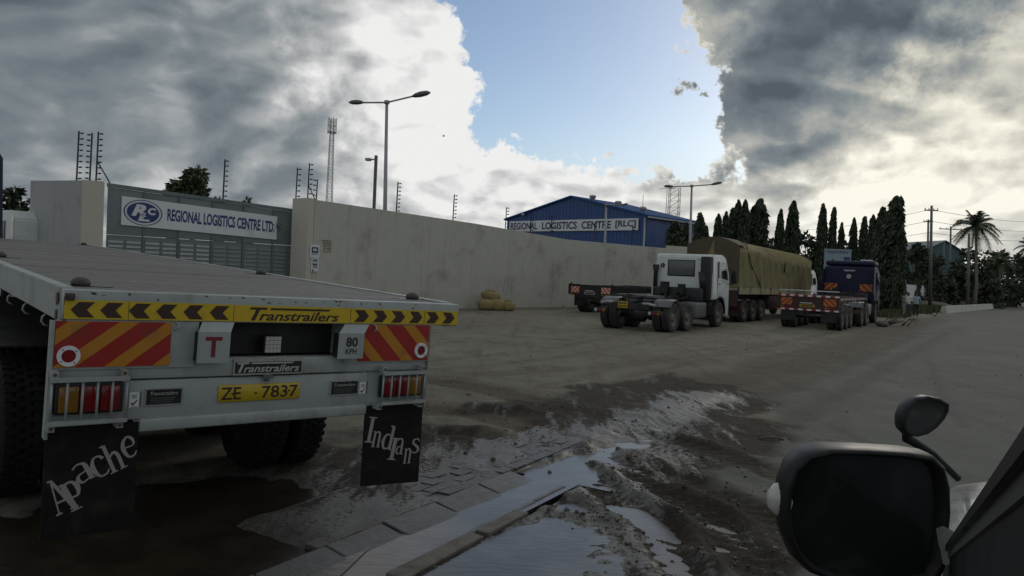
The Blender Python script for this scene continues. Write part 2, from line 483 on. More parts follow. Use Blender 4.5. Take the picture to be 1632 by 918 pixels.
def letters(txt, height, width=None, shear=0.0, bold=0.0, depth=0.0015, spacing=1.0):
    """mesh of a line of text, its lower left at the origin, in the x-y plane"""
    cu = bpy.data.curves.new('txt', 'FONT')
    cu.body = txt
    cu.shear = shear
    cu.offset = bold
    cu.extrude = 0.0
    cu.resolution_u = 3
    cu.space_character = spacing
    ob = bpy.data.objects.new('txt', cu)
    COL.objects.link(ob)
    dg = bpy.context.evaluated_depsgraph_get()
    me = bpy.data.meshes.new_from_object(ob.evaluated_get(dg))
    bpy.data.objects.remove(ob)
    bpy.data.curves.remove(cu)
    n = len(me.vertices)
    co = np.empty(n * 3)
    me.vertices.foreach_get('co', co)
    co = co.reshape(-1, 3)
    lo, hi = co.min(0), co.max(0)
    sy = height / (hi[1] - lo[1])
    sx = sy if width is None else width / (hi[0] - lo[0])
    co[:, 0] = (co[:, 0] - lo[0]) * sx
    co[:, 1] = (co[:, 1] - lo[1]) * sy
    vs = [tuple(c) for c in co]
    fs = [tuple(p.vertices) for p in me.polygons]
    bpy.data.meshes.remove(me)
    return vs, fs
def lettering(parent, txt, o, ux, uy, height, width, m, name='lettering', shift=(0, 0, 0), **kw):
    """text laid on a surface: o lower left, ux to the right, uy up (unit vectors)"""
    vs, fs = letters(txt, height, width, **kw)
    ux, uy, o = Vector(ux), Vector(uy), Vector(o)
    mb = MB(shift)
    mb.add([o + ux * a + uy * b for a, b, c in vs], fs)
    return mb.build(name, m, parent)

def clip_rect(poly, w, h):
    """cut a polygon to the rectangle 0..w, 0..h"""
    for ax, lim, sg in ((0, 0, 1), (0, w, -1), (1, 0, 1), (1, h, -1)):
        out = []
        for i in range(len(poly)):
            a, b = poly[i], poly[(i + 1) % len(poly)]
            da, db = (a[ax] - lim) * sg, (b[ax] - lim) * sg
            if da >= 0: out.append(a)
            if (da >= 0) != (db >= 0):
                t = da / (da - db)
                out.append((a[0] + (b[0] - a[0]) * t, a[1] + (b[1] - a[1]) * t))
        poly = out
        if not poly: return []
    return poly

def hazard_panel(parent, x0, z0, w, h, y, lean, pitch, frac=0.5, phase=0.0, shift=(0, 0, 0), name='hazard_panel', mats=None):
    """red board with slanting amber stripes; faces -y"""
    mr, ma = mats or (M_RED, M_AMBER)
    pn = MB(shift).box((x0, y, z0), (x0 + w, y + 0.006, z0 + h)).build(name, mr, parent)
    run = h * lean
    n0 = -int(abs(run) / pitch) - 2
    for i in range(n0, int(w / pitch) + int(abs(run) / pitch) + 3):
        b = i * pitch + phase
        poly = clip_rect([(b, 0), (b + pitch * frac, 0), (b + pitch * frac + run, h), (b + run, h)], w, h)
        if len(poly) >= 3:
            MB(shift).prism(poly, (x0, y - 0.0005, z0), (1, 0, 0), (0, 0, 1), 0.0015).build('stripe', ma, pn)
    return pn

TYRES = {}
def wheel(parent, c, r=0.52, w=0.28, side=1, rubber=None, rimm=None, lugs=False, n=32):
    """wheel > tyre, rim ; axle along x ; side = +1 shows the rim towards +x"""
    rubber, rimm = rubber or M_RUBBER, rimm or M_RIMD
    key = (r, w, side, rubber.name, rimm.name, lugs)
    if key not in TYRES:
        h = w / 2
        prof = [(r * 0.56, -h * 0.72), (r * 0.66, -h * 0.95), (r * 0.80, -h), (r * 0.93, -h * 0.93), (r * 0.985, -h * 0.78)]
        for q in (-0.42, -0.05, 0.32):
            prof += [(r, h * (q - 0.26)), (r, h * (q + 0.0)), (r * 0.972, h * (q + 0.02)), (r * 0.972, h * (q + 0.09))]
        prof += [(r, h * 0.45), (r * 0.985, h * 0.78), (r * 0.93, h * 0.93), (r * 0.80, h), (r * 0.66, h * 0.95), (r * 0.56, h * 0.72)]
        t = MB().lathe(prof, n, closed=True)
        if lugs:
            for j in range(44):
                th = 2 * math.pi * j / 44
                rot = Matrix.Rotation(th, 3, 'X')
                for sx in (-1, 1):
                    t.box((sx * h * 0.50 - 0.045, -0.019, r * 0.955), (sx * h * 0.50 + 0.045 + sx * 0.008, 0.019, r * 1.012), rot, (0, 0, 0))
                rot = Matrix.Rotation(th + 0.07, 3, 'X')
                t.box((-0.032, -0.018, r * 0.97), (0.032, 0.018, r * 1.010), rot, (0, 0, 0))
        s = side
        rim = MB().lathe([(r * 0.575, s * h * 0.80), (r * 0.53, s * h * 0.78), (r * 0.50, s * h * 0.45), (r * 0.36, s * h * 0.25), (r * 0.25, s * h * 0.35), (r * 0.22, s * h * 0.75), (r * 0.12, s * h * 0.82), (0.001, s * h * 0.82), (0.001, -s * h * 0.4), (r * 0.575, -s * h * 0.4)], 24, closed=True)
        for j in range(8):
            th = 2 * math.pi * j / 8
            rim.tube([(s * h * 0.26, r * 0.41 * math.cos(th), r * 0.41 * math.sin(th)), (s * h * 0.42, r * 0.41 * math.cos(th), r * 0.41 * math.sin(th))], 0.018, 6)
        TYRES[key] = (t.mesh('tyre', rubber), rim.mesh('rim', rimm))
    e = empty('wheel', parent, c)
    link('tyre', TYRES[key][0], e)
    link('rim', TYRES[key][1], e)
    return e
# ---------------------------------------------------------------- ground, road, drain
rng = np.random.default_rng(5)
_lat = rng.random((256, 256))
def vnoise(x, y):
    xi, yi = np.floor(x).astype(int), np.floor(y).astype(int)
    fx, fy = x - xi, y - yi
    fx, fy = fx * fx * (3 - 2 * fx), fy * fy * (3 - 2 * fy)
    a, b = _lat[xi & 255, yi & 255], _lat[(xi + 1) & 255, yi & 255]
    c, d = _lat[xi & 255, (yi + 1) & 255], _lat[(xi + 1) & 255, (yi + 1) & 255]
    return (a * (1 - fx) + b * fx) * (1 - fy) + (c * (1 - fx) + d * fx) * fy
def fbm(x, y, sc_, oct=4, rough=0.5):
    t, a, n = 0, 1.0, 0
    for i in range(oct):
        t = t + a * vnoise(x * sc_ + 17.3 * i, y * sc_ + 5.1 * i)
        n += a
        a *= rough
        sc_ *= 2.03
    return t / n
def sstep(v, a, b):
    t = np.clip((v - a) / (b - a), 0, 1)
    return t * t * (3 - 2 * t)
# the drain runs along E from O; N points to its right (towards the road)
O_ = np.array([-0.51, 5.90]); E_ = np.array([0.51, 0.86]); N_ = np.array([0.86, -0.51])
def st(x, y):
    return (x - O_[0]) * E_[0] + (y - O_[1]) * E_[1], (x - O_[0]) * N_[0] + (y - O_[1]) * N_[1]
def seg_dist(x, y, pts):
    best = np.full(x.shape, 1e9); arc = np.zeros(x.shape); sgn = np.zeros(x.shape); acc = 0.0
    for (ax, ay), (bx, by) in zip(pts[:-1], pts[1:]):
        dx, dy = bx - ax, by - ay
        L = math.hypot(dx, dy)
        t = np.clip(((x - ax) * dx + (y - ay) * dy) / (L * L), 0, 1)
        d = np.hypot(x - ax - t * dx, y - ay - t * dy)
        m = d < best
        best = np.where(m, d, best); arc = np.where(m, acc + t * L, arc)
        sgn = np.where(m, np.sign((x - ax) * dy - (y - ay) * dx), sgn)
        acc += L
    return best, arc, sgn
def gp(*pp):
    return [tuple(G(*p))[:2] for p in pp]
# tyre tracks pressed into the mud: path, half width, depth
RUTS = [
    (gp((780, 655), (900, 668), (1020, 690), (1150, 722), (1260, 765)), 0.17, 0.030),
    (gp((700, 690), (830, 700), (960, 722), (1110, 770), (1240, 830)), 0.16, 0.035),
    (gp((900, 735), (960, 775), (1030, 830), (1090, 910)), 0.15, 0.040),
    (gp((960, 730), (1040, 770), (1130, 830), (1230, 915)), 0.15, 0.035),
    (gp((820, 790), (900, 800), (1000, 815), (1130, 870)), 0.13, 0.025),
    (gp((640, 600), (790, 622), (900, 655), (1060, 680)), 0.34, 0.022),
    (gp((650, 650), (760, 658), (880, 690)), 0.34, 0.024),
    (gp((900, 672), (1040, 630), (1200, 585), (1400, 525), (1500, 503)), 0.42, 0.014),
    (gp((1000, 700), (1130, 655), (1290, 598), (1460, 530)), 0.42, 0.014),
    (gp((1180, 720), (1300, 650), (1420, 580), (1530, 520)), 0.22, 0.010),
    (gp((930, 668), (1100, 618), (1260, 586), (1400, 536), (1490, 508)), 0.85, 0.009),
    (gp((1490, 520), (1478, 560), (1490, 610), (1540, 680)), 0.10, 0.006),
    (gp((1380, 545), (1330, 600), (1330, 690)), 0.12, 0.006),
    (gp((700, 575), (850, 560), (1010, 530), (1075, 524)), 0.16, 0.007),
    (gp((690, 590), (870, 573), (1040, 543), (1130, 520)), 0.16, 0.007),
    (gp((760, 530), (880, 540), (1050, 560), (1250, 560), (1400, 530)), 0.15, 0.006),
    (gp((780, 545), (900, 556), (1060, 578), (1240, 572), (1390, 540)), 0.15, 0.006),
    (gp((860, 620), (960, 590), (1100, 560), (1300, 540)), 0.16, 0.008),
    (gp((920, 630), (1010, 600), (1140, 570), (1330, 545)), 0.16, 0.008),
    (gp((700, 600), (900, 590), (1150, 565), (1400, 518)), 0.30, 0.008),
]
ROAD_L = gp((905, 918), (1010, 760), (1150, 650), (1300, 580), (1420, 530), (1500, 503), (1560, 487), (1600, 478))
def ground_fields(x, y):
    s, t = st(x, y)
    near = sstep(np.hypot(x - 1.0, y - 6.0), 34, 8)
    h = near * ((fbm(x, y, 1.1, 3) - 0.5) * 0.025 + (fbm(x, y, 6.0, 4, 0.6) - 0.5) * 0.022)
    far = sstep(y, 12, 20) * sstep(y, 90, 40)
    h += far * (fbm(x, y, 0.35, 4) - 0.5) * 0.06
    # how wet the surface is: the drain and the churned turning area by the road
    wx, wy = x + (fbm(x, y, 0.9, 4) - 0.5) * 3.0, y + (fbm(x + 40, y, 0.9, 4) - 0.5) * 3.0
    d0, _, _ = seg_dist(wx, wy, gp((520, 900), (760, 760), (930, 690), (1130, 625)))
    d1, _, _ = seg_dist(wx, wy, gp((1000, 900), (1030, 760), (1120, 680)))
    d2, _, _ = seg_dist(wx, wy, gp((300, 918), (480, 800), (640, 720)))
    wet = np.maximum.reduce([sstep(d0, 2.0, 0.5), sstep(d1, 1.7, 0.5) * 0.9, sstep(d2, 1.5, 0.5) * 0.75])
    churn = np.maximum(sstep(d1, 2.6, 0.8), sstep(d0, 2.4, 0.6))
    h += near * churn * ((fbm(x, y, 2.6, 5, 0.62) - 0.5) * 0.030 + (fbm(x, y, 14.0, 4, 0.7) - 0.5) * 0.014)
    track = np.zeros(x.shape)
    for pts, w, dep in RUTS:
        d, arc, sg = seg_dist(x + (fbm(x, y, 1.3, 2) - .5) * .25, y, pts)
        core = np.exp(-(d / w) ** 4)
        rib = np.sin((arc + d * sg * 0.7) * 2 * math.pi / 0.16)
        h += -dep * core + 0.75 * dep * np.exp(-((d - 1.7 * w) / (0.55 * w)) ** 2) * (0.4 + 1.2 * fbm(x, y, 4.0, 3)) + rib * core * dep * 0.28 * near
        track = np.maximum(track, core * (0.9 if w > 0.8 else min(1.0, dep * 45)) + 0.45 * np.exp(-(d / (3 * w)) ** 2) * min(1.0, dep * 30))
    # paving strip, dished drain, kerb and the flooded edge of the road
    ends = sstep(s, -2.2, -1.6) * sstep(s, 4.4, 3.4)
    pav = ends * sstep(t, -0.95, -0.65) * sstep(t, 0.06, 0.0)
    bury = np.maximum(sstep(fbm(x + 9, y + 3, 1.5, 4), 0.40, 0.53), np.maximum(sstep(t, -0.25, -0.75) * 0.8, sstep(s, -0.4, -1.0)))
    h = h * (1 - pav) + pav * (-0.012 + 0.020 * bury + (fbm(x, y, 9, 3) - 0.5) * 0.010)
    ch = sstep(s, -4.5, -4.0) * sstep(s, 1.75, 1.15) * sstep(t, -0.02, 0.03) * sstep(t, 0.74, 0.68)
    h = h * (1 - ch) + ch * (-0.13)
    flood = sstep(s, -4, -3.5) * sstep(s, 0.7, -0.4) * sstep(t, 0.70, 0.78) * sstep(t, 2.3, 1.3)
    h = h * (1 - flood) + flood * (-0.046 + (fbm(x, y, 2.2, 4) - 0.5) * 0.06)
    tn = t + (fbm(x, y, 2.4, 5) - 0.5) * 0.8
    flood2 = sstep(s, 1.0, 1.4) * sstep(s, 3.9, 2.9) * sstep(np.abs(tn - 0.34), 0.36, 0.10)
    h = h * (1 - flood2) + flood2 * (-0.052 + (fbm(x, y, 5, 3) - 0.5) * 0.03)
    hw = (fbm(x + 5, y + 8, 0.8, 4) - 0.5) * 0.9
    hollow = sstep(seg_dist(x + hw, y + hw, [(-7.5, 6.5), (-4.0, 4.2), (-1.9, 3.6), (-2.1, 4.6), (-2.0, 5.2)])[0], 1.65, 1.0)
    hollow = hollow * (1 - sstep(s, -1.45, -1.05) * sstep(t, -1.0, -0.7))
    h = h * (1 - hollow) + hollow * (-0.055 + (fbm(x, y, 5, 3) - 0.5) * 0.03)
    h = h - 0.012 * (1 - flood) * sstep(s, -0.6, 0.2) * sstep(s, 3.2, 2.2) * sstep(t, 0.75, 0.9) * sstep(t, 2.0, 1.4)
    wet = np.maximum(np.maximum(wet, hollow), np.maximum(flood, ch))
    # road: smooth pale grey surface to the right of its ragged edge
    d, arc, sg = seg_dist(x + (fbm(x, y, 0.5, 4) - 0.5) * 2.2, y, ROAD_L)
    road = np.where(sg > 0, sstep(d, -0.2, 0.8), 0.0)
    roadflat = road * sstep(d, 0.3, 2.0)
    h = h * (1 - 0.65 * roadflat * sstep(y, 6, 9))
    # the tyres of the near trailer stand in shallow dents
    sheen = sstep(seg_dist(x + (fbm(x + 3, y, 0.8, 3) - .5) * 1.2, y, gp((620, 842), (690, 802), (760, 765), (930, 700), (1060, 660), (1140, 632)))[0], 1.15, 0.15)
    sheen = np.maximum(sheen, 0.6 * sstep(seg_dist(x + (fbm(x, y + 7, 1.1, 3) - .5) * 1.0, y, gp((900, 900), (960, 800), (1010, 730)))[0], 0.8, 0.2))
    global SHEEN
    SHEEN = np.maximum(sheen, hollow)
    return h, wet * (1 - 0.55 * roadflat * sstep(y, 7, 10)), road, np.clip(track, 0, 1), sg > 0

def axis(parts):
    out = [parts[0][0]]
    for a, b, stp in parts:
        n = max(1, int(round((b - a) / stp)))
        out += list(a + (b - a) * (np.arange(1, n + 1) / n))
    return np.array(out)
xs = axis([(-2600, -400, 400), (-400, -60, 40), (-60, -20, 4), (-20, -6, 0.5), (-6, -3.2, 0.09), (-3.2, 4.6, 0.034), (4.6, 10, 0.07), (10, 26, 0.16), (26, 34, 0.5), (34, 100, 3), (100, 500, 40), (500, 3000, 500)])
ys = axis([(-200, -20, 30), (-20, 0, 2), (0, 3.4, 0.3), (3.4, 9.0, 0.032), (9, 14, 0.06), (14, 34, 0.13), (34, 110, 1.2), (110, 400, 20), (400, 4000, 360)])
X, Y = np.meshgrid(xs, ys)
Hh, Wet, Road, Track, Side = ground_fields(X, Y)
Sheen = SHEEN
def zg(x, y):
    return float(ground_fields(np.array([float(x)]), np.array([float(y)]))[0][0])

def ground_material():
    m = bpy.data.materials.new('dirt_and_mud')
    m.use_nodes = True
    k = NT(m.node_tree)
    b = k.n['Principled BSDF']
    geo = k.node('ShaderNodeNewGeometry')
    pos = geo.outputs['Position']
    def attr(n):
        a = k.node('ShaderNodeAttribute'); a.attribute_name = n
        return a.outputs['Fac']
    wet, road, track, sheen = attr('wet'), attr('road'), attr('track'), attr('sheen')
    big = k.noise(pos, 0.22, 5, 0.6)
    med = k.noise(pos, 1.6, 6, 0.65)
    fine = k.noise(pos, 22, 6, 0.7)
    vfine = k.noise(pos, 90, 4, 0.7)
    # long wheel-worn streaks that follow the road
    mp = k.node('ShaderNodeMapping', {'Vector': pos, 'Rotation': (0, 0, R(31)), 'Scale': (1.1, 0.10, 1)})
    strk = k.noise(mp.outputs[0], 1.6, 6, 0.6, dist=0.6)
    mp2 = k.node('ShaderNodeMapping', {'Vector': pos, 'Rotation': (0, 0, R(-58)), 'Scale': (1.0, 0.13, 1)})
    strk2 = k.noise(mp2.outputs[0], 1.3, 6, 0.6, dist=0.5)
    dust = k.mix(k.lin(big, 0.35, 0.65), (0.138, 0.129, 0.100), (0.185, 0.176, 0.142))
    dust = k.mix(k.smooth(med, 0.45, 0.75), dust, (0.105, 0.094, 0.07))
    dust = k.mix(k.smooth(strk, 0.50, 0.72, 0, 0.65), dust, (0.09, 0.08, 0.06))
    dust = k.mix(k.smooth(strk2, 0.54, 0.72, 0, 0.6), dust, (0.215, 0.205, 0.168))
    dust = k.mix(k.math('MULTIPLY', track, 0.75), dust, (0.062, 0.053, 0.038))
    tar = k.mix(k.lin(med, 0.3, 0.7), (0.108, 0.112, 0.102), (0.136, 0.140, 0.128))
    tar = k.mix(k.smooth(strk, 0.48, 0.7, 0, 0.55), tar, (0.088, 0.084, 0.072))
    tar = k.mix(k.smooth(big, 0.5, 0.65, 0, 0.5), tar, (0.155, 0.15, 0.135))
    tar = k.mix(k.math('MULTIPLY', track, 0.75), tar, (0.055, 0.049, 0.038))
    stain = k.smooth(k.math('MULTIPLY_ADD', k.math('SUBTRACT', fine, 0.5), 0.25, k.noise(pos, 0.55, 6, 0.62, dist=0.4)), 0.60, 0.68, 0, 0.6)
    dust = k.mix(stain, dust, (0.060, 0.052, 0.038))
    rmask = k.smooth(k.math('MULTIPLY_ADD', k.math('SUBTRACT', med, 0.5), 0.9, road), 0.35, 0.75)
    col = k.mix(rmask, dust, tar)
    col = k.mix(k.smooth(fine, 0.56, 0.72, 0, 0.4), col, k.mix(1.0, col, (0.5, 0.47, 0.42), 'MULTIPLY'))
    col = k.mix(k.smooth(vfine, 0.60, 0.75, 0, 0.5), col, k.mix(1.0, col, (1.5, 1.45, 1.35), 'MULTIPLY'))
    wmask = k.smooth(k.math('MULTIPLY_ADD', k.math('SUBTRACT', med, 0.5), 0.8, wet), 0.22, 0.7)
    # in the wet ground dark crumbly dirt lies in streaks over a thin shining film
    mp3 = k.node('ShaderNodeMapping', {'Vector': pos, 'Rotation': (0, 0, R(31)), 'Scale': (3.0, 0.5, 1)})
    strk3 = k.noise(mp3.outputs[0], 1.4, 7, 0.65)
    mp4 = k.node('ShaderNodeMapping', {'Vector': pos, 'Rotation': (0, 0, R(-52)), 'Scale': (3.4, 0.7, 1)})
    strk4 = k.noise(mp4.outputs[0], 1.6, 7, 0.65)
    dsum = k.math('MULTIPLY_ADD', k.math('SUBTRACT', strk3, 0.5), 0.8, k.math('MULTIPLY', k.math('SUBTRACT', strk4, 0.5), 1.0))
    dsum = k.math('MULTIPLY_ADD', k.math('SUBTRACT', fine, 0.5), 0.75, dsum)
    dsum = k.math('MULTIPLY_ADD', k.math('SUBTRACT', vfine, 0.5), 0.35, dsum)
    dsum = k.math('MULTIPLY_ADD', sheen, -0.34, k.math('ADD', dsum, 0.12))
    dsum = k.math('MULTIPLY_ADD', track, 0.10, dsum)
    dirtm = k.smooth(dsum, -0.10, 0.16)
    mudc = k.mix(dirtm, k.mix(k.lin(strk4, 0.35, 0.65), (0.062, 0.059, 0.051), (0.088, 0.086, 0.077)), k.mix(k.lin(fine, 0.35, 0.65), (0.022, 0.018, 0.013), (0.050, 0.042, 0.032)))
    col = k.mix(wmask, col, mudc)
    k.put(b.inputs['Base Color'], col)
    film = k.math('MULTIPLY', k.math('MAXIMUM', wmask, k.smooth(sheen, 0.1, 0.6)), k.math('SUBTRACT', 1.0, dirtm))
    film = k.math('MULTIPLY', film, k.lin(strk4, 0.3, 0.7, 0.75, 1.05))
    k.put(b.inputs['Roughness'], k.math('MULTIPLY_ADD', film, -0.49, k.lin(fine, 0.3, 0.7, 0.85, 0.97)))
    k.put(b.inputs['Specular IOR Level'], k.lin(film, 0, 1, 0.18, 0.5))
    hgt = k.math('ADD', k.math('MULTIPLY', fine, 0.020), k.math('MULTIPLY', vfine, 0.006))
    hgt = k.math('MULTIPLY_ADD', med, 0.02, hgt)
    bn = k.node('ShaderNodeBump', {'Strength': 0.9, 'Distance': 1.0, 'Height': k.math('MULTIPLY', k.math('MULTIPLY_ADD', k.math('MULTIPLY', dirtm, wmask), 0.012, hgt), k.lin(film, 0, 1, 0.6, 0.32))})
    k.put(b.inputs['Normal'], bn.outputs[0])
    return m
M_GROUND = ground_material()
M_GRAVEL = mat('yard_stone', (0.16, 0.15, 0.125), 0.9, grain=0.4, grain_scale=1.0)

def water_material(name, base, ripple, scale):
    m = bpy.data.materials.new(name)
    m.use_nodes = True
    k = NT(m.node_tree)
    b = k.n['Principled BSDF']
    geo = k.node('ShaderNodeNewGeometry')
    n = k.noise(geo.outputs['Position'], 2.5, 5, 0.6)
    k.put(b.inputs['Base Color'], k.mix(k.smooth(n, 0.4, 0.65), base, tuple(c * 1.7 for c in base)))
    b.inputs['Roughness'].default_value = 0.28
    b.inputs['Specular IOR Level'].default_value = 0.5
    mp = k.node('ShaderNodeMapping', {'Vector': geo.outputs['Position'], 'Rotation': (0, 0, R(31)), 'Scale': (0.8, 2.6, 1)})
    bn = k.node('ShaderNodeBump', {'Strength': ripple, 'Distance': 0.02, 'Height': k.noise(mp.outputs[0], scale, 3, 0.5)})
    k.put(b.inputs['Normal'], bn.outputs[0])
    return m
M_WATER = water_material('muddy_water', (0.058, 0.051, 0.041), 0.10, 9)
M_WATER2 = water_material('rippled_water', (0.058, 0.053, 0.045), 0.13, 10)

def grid_object(name, sel):
    ny, nx = X.shape
    idx = np.arange(nx * ny).reshape(ny, nx)
    q = np.stack([idx[:-1, :-1], idx[:-1, 1:], idx[1:, 1:], idx[1:, :-1]], -1)[sel]
    used, inv = np.unique(q.ravel(), return_inverse=True)
    co = np.stack([X.ravel(), Y.ravel(), Hh.ravel()], -1)[used]
    me = bpy.data.meshes.new(name)
    me.vertices.add(len(co)); me.vertices.foreach_set('co', co.ravel())
    nf = len(q)
    me.loops.add(nf * 4); me.loops.foreach_set('vertex_index', inv.ravel().astype(np.int32))
    me.polygons.add(nf)
    me.polygons.foreach_set('loop_start', np.arange(0, nf * 4, 4, dtype=np.int32))
    me.polygons.foreach_set('use_smooth', np.ones(nf, bool))
    me.update(calc_edges=True)
    for nm, arr in (('wet', Wet), ('road', Road), ('track', Track), ('sheen', Sheen)):
        a = me.attributes.new(nm, 'FLOAT', 'POINT')
        a.data.foreach_set('value', arr.ravel()[used].astype(np.float32))
    me.materials.append(M_GROUND)
    return link(name, me, None, kind='structure')
fc = Side[:-1, :-1] & (Y[:-1, :-1] > -20) & (Y[:-1, :-1] < 400)
road_o = grid_object('road', fc)
tag(road_o, 'pale grey muddy road running away to the right')
ground_o = grid_object('ground', ~fc)
tag(ground_o, 'dusty tan lorry yard with wet mud in front')

def spt(s, t, z):
    return Vector((O_[0] + E_[0] * s + N_[0] * t, O_[1] + E_[1] * s + N_[1] * t, z))
E3, N3 = Vector((*E_, 0)), Vector((*N_, 0))
# water in the dish of the drain and over the edge of the road
def sheet(name, s0, s1, t0, t1, z, m, label):
    mb = MB()
    ns, nt_ = max(2, int((s1 - s0) / 0.25)), max(2, int((t1 - t0) / 0.25))
    vs = [spt(s0 + (s1 - s0) * i / ns, t0 + (t1 - t0) * j / nt_, z) for i in range(ns + 1) for j in range(nt_ + 1)]
    fs = [(i * (nt_ + 1) + j, (i + 1) * (nt_ + 1) + j, (i + 1) * (nt_ + 1) + j + 1, i * (nt_ + 1) + j + 1) for i in range(ns) for j in range(nt_)]
    mb.add(vs, [tuple(f) for f in fs], True)
    o = mb.build(name, m, None, kind='structure')
    tag(o, label)
    return o
sheet('drain_water', -4.3, 1.3, 0.10, 0.64, -0.040, M_WATER, 'brown water lying in the dished drain')
sheet('road_water', -3.9, 0.9, 0.74, 2.3, -0.030, M_WATER2, 'rippled sheet of water over the flooded road edge')
sheet('puddle_water', 1.25, 4.2, -0.3, 1.1, -0.0412, M_WATER, 'shallow puddle in the churned mud past the drain')

def pool(name, pts, z, m, label):
    vs = [Vector((x, y, z)) for x, y in pts]
    o = MB().add(vs, [tuple(range(len(vs)))], False).build(name, m, None, kind='structure')
    tag(o, label)
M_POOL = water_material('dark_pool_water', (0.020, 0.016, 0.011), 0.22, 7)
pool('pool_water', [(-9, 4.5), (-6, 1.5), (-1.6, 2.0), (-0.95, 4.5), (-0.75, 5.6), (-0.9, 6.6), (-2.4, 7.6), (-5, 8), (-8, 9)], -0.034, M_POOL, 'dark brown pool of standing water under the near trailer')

# dished drain: a row of slabs on its left, kerb stones on its right
drain = thing('roadside_drain', 'shallow concrete drain of slabs and kerb stones with brown water', 'drain', (O_[0], O_[1], 0))
drain['kind'] = 'structure'
def dl(s, t, z):
    return Vector((E_[0] * s + N_[0] * t, E_[1] * s + N_[1] * t, z))
def slab_at(par, name, s0, s1, t0, t1, zl, zr, th, m, jit=0.004):
    j = lambda: random.uniform(-jit, jit)
    top = [dl(s0 + j(), t0 + j(), zl + j()), dl(s0 + j(), t1 + j(), zr + j()), dl(s1 + j(), t1 + j(), zr + j()), dl(s1 + j(), t0 + j(), zl + j())]
    c = sum(top, Vector()) / 4
    low = [p.lerp(c, 0.02) - Vector((0, 0, th)) for p in top]
    mid = [p - Vector((0, 0, 0.008)) for p in top]
    top = [p.lerp(c, 0.025) for p in top]
    mb = MB()
    mb.add(low + mid + top, [(3, 2, 1, 0), (8, 9, 10, 11)] + [(a, (a + 1) % 4, 4 + (a + 1) % 4, 4 + a) for a in range(4)] + [(4 + a, 4 + (a + 1) % 4, 8 + (a + 1) % 4, 8 + a) for a in range(4)])
    return mb.build(name, m, par)
s = -4.2
while s < 1.0:
    L = random.uniform(0.56, 0.64)
    slab_at(drain, 'slab', s + 0.012, s + L - 0.012, 0.0, 0.36, 0.004, -0.062, 0.07, M_SLAB, 0.006)
    slab_at(drain, 'slab', s + 0.02, s + L - 0.01, 0.368, 0.58, -0.066, -0.036, 0.07, M_SLAB, 0.006)
    s += L
s = -4.1
for L in (0.9, 1.0, 0.85, 0.95, 0.62):
    slab_at(drain, 'kerb_stone', s + 0.025, s + L - 0.025, 0.585, 0.715, -0.008, -0.004, 0.13, M_CONC, 0.014)
    s += L
# small paving blocks between the drain and the trailer
paving = thing('block_paving', 'strip of small wet paving blocks beside the drain', 'paving', (O_[0], O_[1], 0))
paving['kind'] = 'structure'
for row in range(6):
    t1 = -0.012 - row * 0.132
    s = -1.30 + 0.06 * row + (0.105 if row % 2 else 0)
    while s < 2.6:
        if random.random() > 0.03 and s < 2.7 - 0.15 * row + random.uniform(-.3, .3):
            dz = random.uniform(-0.006, 0.002)
            slab_at(paving, 'paving_block', s + 0.003, s + 0.207, t1 - 0.128, t1, dz, dz, 0.06, M_PAVER, 0.005)
        s += 0.21
# clods of mud thrown up along the tracks (nobody could count them)
def lump(mb, c, r, sq=0.6, n1=5, n2=4):
    vs, fs = [], []
    ph = random.random() * 6
    for i in range(n2):
        a = -math.pi / 2 + math.pi * i / (n2 - 1)
        for j in range(n1):
            th = 2 * math.pi * j / n1 + ph
            q = r * random.uniform(0.7, 1.25)
            vs.append(Vector(c) + Vector((q * math.cos(a) * math.cos(th), q * math.cos(a) * math.sin(th), q * sq * math.sin(a))))
    for i in range(n2 - 1):
        for j in range(n1):
            fs.append((i * n1 + j, i * n1 + (j + 1) % n1, (i + 1) * n1 + (j + 1) % n1, (i + 1) * n1 + j))
    mb.add(vs, fs, True)
mb = MB()
cl = []
for _ in range(1500):
    i = random.choice((0, 1, 2, 3, 4, 5, 6, 2, 3))
    pts, w, dep = RUTS[i]
    a = random.randrange(len(pts) - 1); u = random.random()
    x = pts[a][0] * (1 - u) + pts[a + 1][0] * u + random.gauss(0, 0.33)
    y = pts[a][1] * (1 - u) + pts[a + 1][1] * u + random.gauss(0, 0.33)
    ss, tt = (x - O_[0]) * E_[0] + (y - O_[1]) * E_[1], (x - O_[0]) * N_[0] + (y - O_[1]) * N_[1]
    if -0.1 < tt < 0.72 and ss < 2: continue
    cl.append((x, y, min(0.030, 0.004 + random.expovariate(230))))
cx_, cy_ = np.array([c[0] for c in cl]), np.array([c[1] for c in cl])
ch_ = ground_fields(cx_, cy_)[0]
for (x, y, r), h in zip(cl, ch_):
    lump(mb, (x, y, h + r * 0.15), r)
tag(mb.build('mud_clods', M_MUD), 'scattered crumbs of dark mud along the tyre tracks', kind='stuff')
mb = MB()
gx = [(random.uniform(-4, 16), random.uniform(9, 38)) for _ in range(1300)]
gx += [(random.gauss(7, 4), random.gauss(26, 5)) for _ in range(300)]
gh = ground_fields(np.array([q[0] for q in gx]), np.array([q[1] for q in gx]))[0]
for (x, y), h in zip(gx, gh):
    r = min(0.040, 0.006 + random.expovariate(150))
    lump(mb, (x, y, h + r * 0.2), r)
tag(mb.build('yard_gravel', M_GRAVEL), 'loose grit and small stones strewn over the yard', kind='stuff')
def stone(px, py, r, label):
    g = G(px, py)
    mb = MB(); lump(mb, (0, 0, 0), r, 0.75, 8, 6)
    o = mb.build('stone', M_STONE); o.location = (g.x, g.y, zg(g.x, g.y) + r * 0.5)
    tag(o, label, 'stone')
stone(985, 712, 0.035, 'dark upright lump standing alone in the pale puddle')
stone(742, 724, 0.026, 'small dark stone on the wet paving nearer the tan yard')
